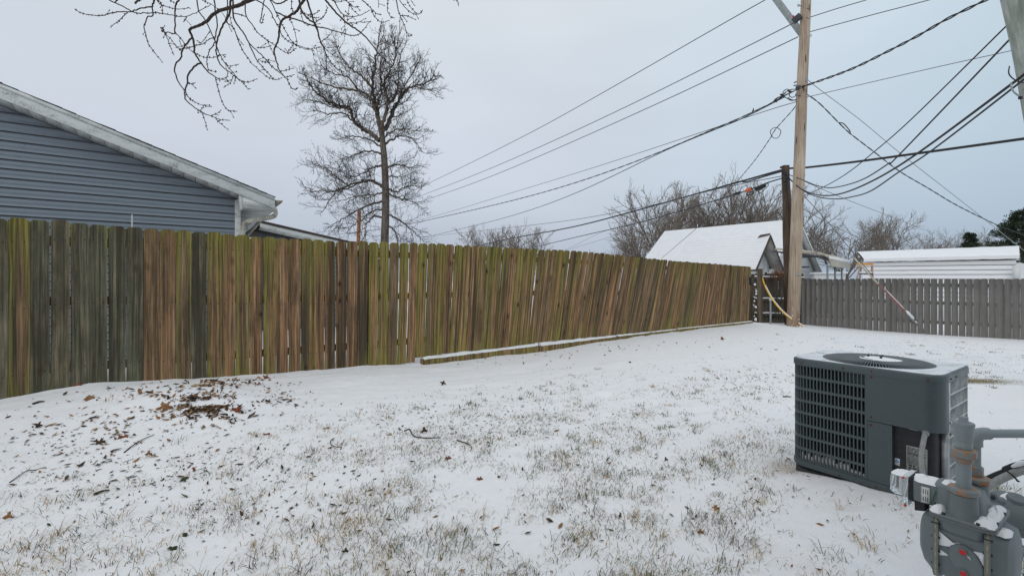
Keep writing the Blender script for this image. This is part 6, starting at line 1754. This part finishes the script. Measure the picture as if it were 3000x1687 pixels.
# riser, union, tee on the near connection
rs1 = thing('gas_riser', 'upright grey gas pipe with a rusty union rising from the near meter connection', 'gas pipe', Gm(0, BP, .665))
def pl_(prof, b, k, m, name, par, phase=0, bevel=None, smooth=40): return MB().lathe(prof, Gm(0, b, 0), k=k, phase=phase).build(name, m, par, smooth=smooth if k > 8 else None, bevel=bevel)
pl_([(.0215, .664), (.0208, .672), (.0208, .752), (.0215, .758)], BP, 20, M['pipe'], 'pipe', rs1)
pl_([(.0225, .754), (.0255, .760), (.0255, .772), (.029, .776)], BP, 20, M['union'], 'union_lower', rs1)
pl_([(.034, .774), (.038, .778), (.038, .799), (.034, .803), (.026, .804)], BP, 8, M['union'], 'union_nut', rs1, .3, .002)
pl_([(.0245, .803), (.025, .812), (.0255, .828), (.023, .832)], BP, 8, M['pipe'], 'union_upper', rs1, .1, .002)
pl_([(.0225, .831), (.0245, .836), (.0265, .86), (.0285, .885), (.0305, .889), (.0305, .897), (.028, .900)], BP, 22, M['pipe'], 'tee_body', rs1)
pl_([(.021, .899), (.021, .903), (.0155, .904), (.0155, .919), (.0135, .921)], BP, 4, M['pipe'], 'square_plug', rs1, .35, .002)
hp = thing('gas_pipe', 'horizontal grey gas pipe running right from the rear meter connection', 'gas pipe', Gm(0, -BP, .665))
RB = Gm(0, -BP, 0); zt_ = .826
MB().lathe([(.0165, .664), (.0165, .79)], RB, k=16).build('vertical_pipe', M['pipe'], hp, smooth=40)
MB().lathe([(.022, .664), (.024, .67), (.024, .70), (.018, .706)], RB, k=8).build('coupling', M['union'], hp, bevel=.002)
e0 = RB + UP * .78; hd = Vector((1, .0, 0))
elb = cr([e0, RB + UP * .806, RB + UP * .822 + hd * .012, RB + UP * zt_ + hd * .034, RB + UP * zt_ + hd * .05], 5)
MB().tube(elb, .0225, 14).build('elbow', M['pipe'], hp, smooth=50)
MB().tube([RB + UP * zt_ + hd * .045, RB + UP * zt_ + hd * 2.45], .0158, 16).build('pipe', M['pipe'], hp, smooth=40)
# grey conduit with a tag, behind the riser
cd0 = Gm(-.03, -BP - .02, 0) + Vector((.012, .06, 0))
ch = thing('conduit', 'thin grey conduit with a small white tag standing behind the gas riser', 'conduit', (cd0.x, cd0.y, .5))
MB().tube([cd0 + UP * .48, cd0 + UP * .78, cd0 + UP * .80 + Vector((-.01, 0, 0))], .0115, 10).build('tube', M['conduit'], ch, smooth=40)
ctg = MB().box(cd0 + UP * .70 + Vector((-.002, -.0125, 0)), (.018, .002, .036)).build('tag', M['label'], ch)
mb = MB()
for i in range(4): mb.box(cd0 + UP * (.688 + .007 * i) + Vector((-.002, -.0138, 0)), (.012 - .002 * (i % 2), .0008, .003))
mb.build('print', M['ink'], ctg)
# regulator behind on the right
RG = Vector((2.19, 1.99, .385))
rg = thing('gas_regulator', 'round grey gas regulator with snow on it at the lower right edge', 'gas regulator', RG)
tilt = Vector((-.10, -.30, .95)).normalized()
MB().lathe([(.03, -.085), (.06, -.07), (.088, -.05), (.098, -.03), (.1, -.016)], RG, tilt, 28).build('lower_bowl', M['meter'], rg, smooth=50)
MB().lathe([(.112, -.016), (.113, -.008), (.112, 0)], RG, tilt, 28).build('rim', M['meter'], rg, smooth=30)
MB().lathe([(.104, .0005), (.098, .02), (.085, .044), (.06, .062), (.034, .07), (.03, .085), (.01, .088)], RG, tilt, 28).build('upper_dome', M['meter'], rg, smooth=50)
lg = P(2905, 1455, 1.93); MB().tube([lg, lg.lerp(RG + tilt * .04, .45)], [.012, .016], 8).build('vent_arm', M['meter'], rg, smooth=50)
MB().lathe([(.019, -.010), (.019, .010)], lg, Vector((-.4, -.85, .2)), 14).build('vent_lug', M['meter'], rg, bevel=.003)
MB().lathe([(.009, .0102), (.009, .0112)], lg, Vector((-.4, -.85, .2)), 10).build('vent_hole', M['ink'], rg)
mb = MB(); t1 = tilt.orthogonal().normalized(); t2 = tilt.cross(t1)
tx = (Vector((1, 0, 0)) - tilt * tilt.x).normalized(); ty = tilt.cross(tx); ol = []
for k in range(36):
    a = 6.2832 * k / 36; r = 1 + .16 * vnoise(math.cos(a) * 2, math.sin(a) * 2, 4); ol.append((.012 + .075 * math.cos(a) * r, .018 + .042 * math.sin(a) * r))
def rgz(x, y, q):
    r = min(math.hypot(x, y), .1); hgt = .072 * math.sqrt(max(0, 1 - (r / .105) ** 2)) ** .9; return RG + tx * x + ty * y + tilt * (hgt - .004 + q)
blob(mb, rgz, ol, .012, 4, 4); mb.build('snow_cap', M['snow'], rg, smooth=70)
pe_ = [RG - tilt * .08, RG - tilt * .11 + Vector((.01, -.01, 0)), P(2960, 1590, 1.9), P(2985, 1608, 1.86), P(3060, 1660, 1.78)]
MB().tube(cr(pe_[:4], 5), .024, 12).build('elbow', M['union'], rg, smooth=50)
MB().tube([pe_[3], pe_[4]], .017, 12).build('outlet_pipe', M['pipe'], rg, smooth=50)
MB().tube([Vector((RG.x, RG.y + .02, -.1)), RG - tilt * .07], .017, 10).build('riser_pipe', M['pipe'], rg, smooth=40)
# conduits from the air conditioner to the house
cq = thing('power_conduit', 'grey flexible conduit slanting up to the right behind the gas meter', 'conduit', P(2870, 1440, 2.35))
cpts = cr([pt(s_corner_end + .02, .16, .02), P(2790, 1462, 2.45), P(2870, 1438, 2.3), P(2915, 1412, 2.2), P(2965, 1388, 2.12), P(3040, 1362, 2.0)], 14)
MB().tube(cpts, [.0165 + (.0012 if i % 2 else 0) for i in range(len(cpts))], 12).build('tube', M['conduit'], cq, smooth=50)
ls = thing('refrigerant_line', 'black foam covered line lying along the grey conduit, strapped with a zip tie', 'pipe insulation', P(2900, 1410, 2.3))
fp1 = cr([P(2790, 1455, 2.55), P(2865, 1424, 2.36), P(2905, 1402, 2.28), P(2945, 1386, 2.2), P(2958, 1384, 2.18)], 6)
MB().tube(fp1, [.004 + .017 * min(1, i / 9) for i in range(len(fp1))], 10).build('foam_sleeve', M['foam'], ls, smooth=50)
MB().tube(cr([P(2952, 1378, 2.18), P(2985, 1366, 2.1), P(3050, 1350, 1.98)], 6), .022, 12).build('foam_sleeve', M['foam'], ls, smooth=50)
MB().tube(cr([P(2880, 1425, 2.28), P(2925, 1407, 2.2), P(2950, 1396, 2.16)], 6), [.004, .01, .012, .012, .012, .012, .012, .012, .010, .008, .006, .004, .004], 8).build('torn_strip', M['black'], ls)
MB().tube(line3([(2948, 1378), (2962, 1388), (2975, 1400), (2981, 1408), (2986, 1409)], 2.12, 2.06, 1), .004, 5).build('zip_tie', M['black'], ls)
mb = MB(); sn = []
for i in range(2): mb.tube([P(2885, 1414 + 3 * i, 2.27), P(2905, 1406, 2.22), P(2935, 1396, 2.17)], [.003, .006, .003], 6)
MB().tube([P(2966, 1366, 2.1), P(2985, 1358, 2.06), P(3010, 1352, 2.0)], [.006, .012, .008], 7).build('snow_dusting', M['snow'], ls, smooth=60)
mb.build('snow_dusting', M['snow'], ls, smooth=60)

# ------------------------------------------------------------------ the house the meter is piped to, just out of frame on the right
hn = Ga; h0 = hn * -1.0; hb = Gb
nh = thing('near_house', 'wall of the house behind the gas meter, out of frame to the right', 'house', (h0.x, h0.y, 0))
def H3(t, o, z): return h0 + hb * t + hn * o + UP * z
z = -.05; i = 0
while z < 2.75:
    MB().prism([H3(-1.9, .018, z), H3(-1.9, .002, z + .15), H3(-1.9, -.02, z + .15), H3(-1.9, -.02, z)], hb * 9.4).build('siding_board', M['tan'], nh, origin=H3(0, 0, z)); z += .15
MB().prism([H3(-1.88, -.02, -.1), H3(7.5, -.02, -.1), H3(7.5, -.02, 2.8), H3(-1.88, -.02, 2.8)], hn * -5).build('wall', M['tan'], nh)
MB().prism([H3(-2.2, .45, 2.72), H3(7.8, .45, 2.72), H3(7.8, -5.4, 2.74), H3(-2.2, -5.4, 2.74)], UP * .05).build('soffit', M['soffit'], nh)
MB().prism([H3(-2.2, .45, 2.78), H3(-2.2, -2.5, 4.0), H3(-2.2, -5.4, 2.78)], hb * 10).build('roof', M['shingle'], nh)
MB().prism([H3(-2.2, .452, 2.70), H3(7.8, .452, 2.70), H3(7.8, .452, 2.84), H3(-2.2, .452, 2.84)], hn * .02).build('fascia', M['trim'], nh)
# ------------------------------------------------------------------ grass, leaves, sticks
rs = random.Random(31)
GB = [MB(), MB(), MB()]
def solve_g(u, v):
    d = (EYE - .05) * F / max(v - V0, 25)
    for _ in range(14):
        x = (u - 1500) / F * d; z = gzi(x, d); d = .6 * d + .4 * (EYE - z) * F / max(v - V0, 25)
    return (u - 1500) / F * d, d
gxs, gys = gx, gy; ZG = ZZ.reshape(nyg, nxg)
def gzi(x, y):
    i = min(max(int(np.searchsorted(gxs, x)) - 1, 0), nxg - 2); j = min(max(int(np.searchsorted(gys, y)) - 1, 0), nyg - 2)
    fx_ = (x - gxs[i]) / (gxs[i + 1] - gxs[i]); fy_ = (y - gys[j]) / (gys[j + 1] - gys[j])
    return float((ZG[j, i] * (1 - fx_) + ZG[j, i + 1] * fx_) * (1 - fy_) + (ZG[j + 1, i] * (1 - fx_) + ZG[j + 1, i + 1] * fx_) * fy_)
def blade(x, y, h, w, kind, ang=None, lean=None):
    z = gzi(x, y) - .006
    a = rs.uniform(0, 6.2832) if ang is None else ang
    l = rs.uniform(.2, 1.9) if lean is None else lean
    dx, dy = math.cos(a) * l * h, math.sin(a) * l * h
    b = rs.uniform(0, 6.28); wx, wy = math.cos(b) * w, math.sin(b) * w
    t = rs.uniform(.25, .95); c = rs.uniform(.3, .5)
    V = [(x - wx, y - wy, z), (x + wx, y + wy, z), (x + dx * c - wx * .8, y + dy * c - wy * .8, z + h * .62), (x + dx * c + wx * .8, y + dy * c + wy * .8, z + h * .62), (x + dx, y + dy, z + h * t)]
    GB[kind].add(V, [(0, 1, 3, 2), (2, 3, 4)])
def blocked(x, y):
    if (Vector((x, y)) - Vector(F0)).dot(Vector((FN.x, FN.y))) < .12: return True
    q = Vector((x - AX, y - AY, 0)); 
    if abs(q.dot(AXD)) < AW / 2 and abs(q.dot(AYD)) < ADP / 2: return True
    return False
cnt = 0
for i in range(85000):
    u = rs.uniform(-200, 3200); v = 965 + (1760 - 965) * rs.random() ** .85
    if cnt > 12000: break
    dd = dens_uv(u, v)
    if rs.random() > .02 + dd: continue
    x, y = solve_g(u, v)
    if blocked(x, y): continue
    s = x * FD.x + y * FD.y; t = -x * FD.y + y * FD.x
    cl = .36 + .85 * vnoise(s * .9, t * 3.0, 11) + .95 * vnoise(s * 3, t * 6, 2) + .6 * vnoise(x * 11, y * 11, 4)
    if rs.random() > cl * 1.5: continue
    cnt += 1
    left = u < 1150
    far = min(max((y - 3) / 6, 0), 1)
    big = rs.random() < .04
    nb = rs.randint(9, 22) if big else rs.choice((1, 1, 1, 1, 2, 2, 3, 4))
    sp_ = rs.uniform(.02, .05) if big else .03
    kd = rs.random(); base_kind = (0 if kd < (.62 if left else .34) else 1 if kd < .82 else 2)
    wind = rs.gauss(.6, 1.2)
    for _ in range(nb):
        k = base_kind if rs.random() < .65 else rs.randint(0, 2)
        h = rs.uniform(.012, .042) * (1.7 if big else 1) * (1 - .25 * far) * (1.25 if y < 2.9 else 1)
        blade(x + rs.gauss(0, sp_), y + rs.gauss(0, sp_), h, rs.uniform(.0009, .0019) * (1 + 1.8 * far), k, wind + rs.gauss(0, .9) if rs.random() < .6 else None)
# thick greener grass behind the unit
for i in range(900):
    x = mp_.x + rs.gauss(0, .3); y = mp_.y + rs.gauss(0, .09); blade(x, y, rs.uniform(.01, .03), .0025, rs.choice((0, 0, 1)))
gr = thing('grass_tufts', 'dead and green grass blades poking through the snow', 'grass', (0, 3, 0)) if False else None
allg = MB()
for k, g in enumerate(GB):
    b = allg.n; allg.v += g.v; allg.n += g.n; allg.f += [[b + q for q in f] for f in g.f]; allg.m += [k] * len(g.f)
go_ = allg.build('grass', [M['blade0'], M['blade1'], M['blade2']], None)
tag(go_, 'dead and green grass blades poking through the snow', 'grass', kind='stuff')

# small leaf scraps and clover lying about
lit = [MB() for _ in range(5)]
def scrap(x, y, r, k, up=.35):
    z = gzi(x, y)
    a = rs.uniform(0, 6.28); L = r * rs.uniform(.9, 2.4); c, s_ = math.cos(a), math.sin(a)
    n = Vector((rs.gauss(0, up), rs.gauss(0, up), 1)).normalized(); t = Vector((c, s_, 0)); t = (t - n * t.dot(n)).normalized(); b = n.cross(t)
    o = Vector((x, y, z + r * .25 + rs.uniform(0, .004))); cu = rs.uniform(.1, .55) * r
    V = [o - t * L, o - t * L * .3 + b * r * .6 + n * cu, o - t * L * .25 - b * r * .6 + n * cu * .6, o + t * L * .45 + b * r * .4 + n * cu * 1.2, o + t * L * .4 - b * r * .5 + n * cu * .4, o + t * L + n * cu * 1.6, o + n * -.1 * r]
    lit[k].add(V, [(0, 2, 6), (0, 6, 1), (1, 6, 3), (2, 4, 6), (6, 4, 5), (6, 5, 3)])
def spot(u, v, su, sv, n, r0, r1, ks, up=.35, clump=0.0):
    k = 0
    while k < n:
        k += 1
        uu, vv = rs.gauss(u, su), rs.gauss(v, sv)
        if vv < 1000: continue
        x, y = solve_g(uu, vv)
        if blocked(x, y): continue
        if clump and rs.random() < clump * (.5 - 1.6 * vnoise(x * 5, y * 9, 6)): continue
        scrap(x, y, rs.uniform(r0, r1) * rs.choice((.6, .8, 1, 1, 1.3)), rs.choice(ks), up)
spot(598, 1195, 58, 24, 700, .007, .020, (0, 2, 2, 2, 3, 0), .9, 1.3)
spot(590, 1168, 85, 12, 90, .008, .022, (0, 2, 2, 3), .8, 1.0)
spot(640, 1222, 52, 9, 130, .008, .02, (2, 2, 2, 0), .8, 1.0)
spot(700, 1117, 52, 5, 190, .008, .018, (0, 2, 1, 2, 3), .8, .8)
spot(620, 1128, 40, 6, 60, .012, .026, (0, 3, 2), .8)
spot(370, 1240, 130, 46, 330, .006, .019, (2, 0, 2, 0, 3), .35, 1.0)
spot(170, 1300, 90, 55, 130, .005, .013, (2, 2, 0), .3)
spot(470, 1150, 120, 16, 90, .008, .02, (2, 0), .4)
spot(830, 1165, 45, 22, 110, .006, .016, (2, 2, 0), .3)
spot(420, 1370, 260, 70, 340, .005, .013, (2, 2, 4), .25)
spot(850, 1420, 220, 90, 190, .005, .011, (2, 2, 4), .25)
spot(1480, 1230, 200, 34, 330, .005, .011, (2, 2, 4), .25)
spot(2200, 1110, 90, 24, 130, .006, .013, (2, 4, 4), .25)
spot(1450, 1480, 600, 130, 220, .005, .012, (2, 2, 0, 4), .3)
spot(2000, 1400, 320, 120, 70, .005, .013, (2, 2, 0, 4), .4)
spot(1450, 1052, 200, 12, 60, .008, .016, (2, 2, 0), .4)
spot(1750, 1025, 200, 18, 34, .01, .018, (2, 2, 0), .4)
spot(2060, 1000, 200, 22, 22, .012, .024, (2, 0), .5)
alll = MB()
for k, g in enumerate(lit):
    b = alll.n; alll.v += g.v; alll.n += g.n; alll.f += [[b + q for q in f] for f in g.f]; alll.m += [k] * len(g.f)
tag(alll.build('leaf_litter', [M['leaf%d' % k] for k in range(5)], None), 'crumpled scraps of dead leaves and clover scattered on the snow', 'leaf litter', kind='stuff')

# larger single leaves
def leaf(u, v, w, k, label, stand=.5, yaw=0.0, lobes=5, group=None):
    """w: width in source pixels"""
    x, y = solve_g(u, v); z = gzi(x, y); r = w * y / F / 2
    o = Vector((x, y, z)); V, Fc = [], []; R2 = random.Random(int(u * 7 + v))
    n = 30
    f = Vector((math.sin(yaw), -math.cos(yaw), 0)); nrm = (UPV * (1 - stand) + f * stand).normalized(); t = Vector((math.cos(yaw), math.sin(yaw), 0)); b = nrm.cross(t)
    if b.z < 0: b = -b
    cen = o + b * r * (.75 * stand + .05) + UPV * .004
    V.append(cen); mid = []
    for i in range(n):
        a = 6.2832 * i / n; e = .72 + .28 * math.cos(lobes * a + 1.5) + .10 * math.cos(3 * lobes * a) + R2.uniform(-.05, .05)
        V.append(cen + (t * math.cos(a) + b * math.sin(a)) * r * e * .55 + nrm * r * .12 * math.sin(2 * a))
    for i in range(n):
        a = 6.2832 * i / n; e = .72 + .28 * math.cos(lobes * a + 1.5) + .10 * math.cos(3 * lobes * a) + R2.uniform(-.06, .06)
        V.append(cen + (t * math.cos(a) + b * math.sin(a) * .85) * r * e * 1.12 + nrm * r * (.30 * math.sin(2 * a + 1) + R2.uniform(-.05, .12)))
    for i in range(n):
        j = (i + 1) % n; Fc.append((0, 1 + i, 1 + j)); Fc.append((1 + i, 1 + n + i, 1 + n + j, 1 + j))
    ob = MB().add(V, Fc).build('fallen_leaf', M['leaf%d' % k], None, origin=o, smooth=70)
    so = ob.modifiers.new('thickness', 'SOLIDIFY'); so.thickness = .0012
    return tag(ob, label, 'leaf', group or 'single dead leaves lying on the snow')
UPV = Vector((0, 0, 1))
for q in [(483, 1205, 40, 0, 'largest tan leaf, standing curled at the left of the leaf pile', .75, .3, 5), (692, 1207, 38, 1, 'reddish brown leaf lying at the right end of the leaf pile', .45, -.5, 5),
          (359, 1282, 30, 1, 'rust red leaf lying flat alone below the left of the pile', .3, .2, 4), (112, 1252, 20, 2, 'upright brown leaf alone on the drift at far left', .85, .4, 4), (262, 1172, 26, 0, 'tan folded leaf near the fence, upper left of the pile', .5, .9, 3),
          (411, 1155, 24, 0, 'brown torn leaf upright between fence and pile', .8, -.4, 4), (291, 1300, 28, 2, 'dull brown crumpled leaf left of the rust red one', .5, .5, 4), (436, 1335, 18, 0, 'narrow tan leaf standing on edge below the pile', .9, .2, 3),
          (569, 1380, 16, 1, 'small upright rust leaf well below the leaf pile', .85, -.3, 4), (25, 1522, 26, 0, 'orange brown leaf standing at the far left lower edge', .9, .2, 3), (226, 1130, 24, 1, 'rust leaf tucked against the foot of the dark fence boards', .5, .1, 4),
          (779, 1110, 18, 1, 'dark red leaf on the top right of the litter by the fence', .7, .1, 4), (783, 1177, 20, 2, 'dark brown leaf among scraps right of the pile', .4, -.2, 4), (782, 1273, 18, 1, 'flat red brown leaf alone right of the lower pile', .2, .2, 3),
          (1243, 1268, 20, 2, 'brown curled leaf standing beside the bent twig', .85, .3, 3), (1298, 1128, 16, 2, 'small brown leaf standing on the smooth snow in mid yard', .85, .1, 4), (1313, 1345, 18, 1, 'dark reddish leaf lying in the grass right of the twigs', .4, .3, 5),
          (1951, 1352, 14, 2, 'thin dark leaf standing in the middle of the lawn', .95, .3, 3), (2098, 1494, 22, 0, 'tan leaf in the lower right grass', .5, .1, 4), (2052, 1562, 18, 0, 'tan brown leaf near the bottom right grass', .5, -.3, 3),
          (2115, 996, 12, 1, 'small red brown leaf upright on the far snow near the tan pole', .9, .2, 3), (1405, 1406, 18, 1, 'brown maple leaf half buried mid lawn', .4, .2, 5), (505, 1610, 26, 4, 'dark green leaf flat on the snow at the bottom left', .3, .5, 2), (540, 1570, 22, 4, 'small dark green leaf above the larger green one at bottom left', .3, -.2, 2),
          (1012, 1618, 16, 4, 'little dark green leaf in the bottom middle snow', .6, .2, 3), (956, 1255, 18, 3, 'pale tan leaf lying flat right of the pile on clean snow', .1, .4, 3), (2700 - 1560, 1275, 16, 3, 'pale leaf just left of the bent twig', .3, .4, 4)]:
    leaf(*q)
def stick(label, pts, w):
    q = []
    for (u, v, up_) in pts:
        x, y = solve_g(u, v); q.append(Vector((x, y, gzi(x, y) + up_)))
    c = cr(q, 6); r = w * q[0].y / F / 2
    return tag(MB().tube(c, [r * (1 - .5 * i / (len(c) - 1)) for i in range(len(c))], 6).build('twig', M['bark_stick'], None, origin=q[0], smooth=60), label, 'twig', 'twigs lying on the snow')
stick('dark bent twig lying in mid lawn beside a brown leaf', [(1184, 1269, .02), (1200, 1267, .03), (1208, 1276, .012), (1230, 1283, .006), (1292, 1284, .008)], 4.5)
stick('hooked little twig on clean snow left of the bent one', [(979, 1287, .012), (969, 1296, .014), (971, 1306, .01), (984, 1310, .006), (1000, 1311, .006), (998, 1318, .002)], 3)
stick('curved dark twig right of the bent one', [(1338, 1291, .008), (1355, 1298, .012), (1374, 1305, .012), (1382, 1314, .012), (1378, 1322, .003)], 3.5)
stick('straight stick slanting through the scraps below the leaf pile', [(364, 1326, .004), (390, 1308, .012), (420, 1290, .012), (452, 1274, .006)], 4)
stick('thin pale twig curling over the snow at far left', [(28, 1414, .003), (55, 1398, .01), (80, 1380, .006), (100, 1378, .004), (122, 1371, .004)], 3)
stick('short dark stick by the fence at far left', [(96, 1185, .006), (115, 1180, .012), (131, 1177, .006)], 7)
stick('split brown stick on the snow below the leaf litter', [(275, 1450, .006), (300, 1443, .012), (321, 1437, .006)], 8)
stick('fine twig tied to a leaf right of the lower litter', [(752, 1373, .003), (775, 1358, .02), (795, 1350, .03)], 2.5)
stick('short dark twig stub against the left side of the air conditioner', [(2294, 1163, .006), (2307, 1163, .010), (2318, 1164, .008)], 4)
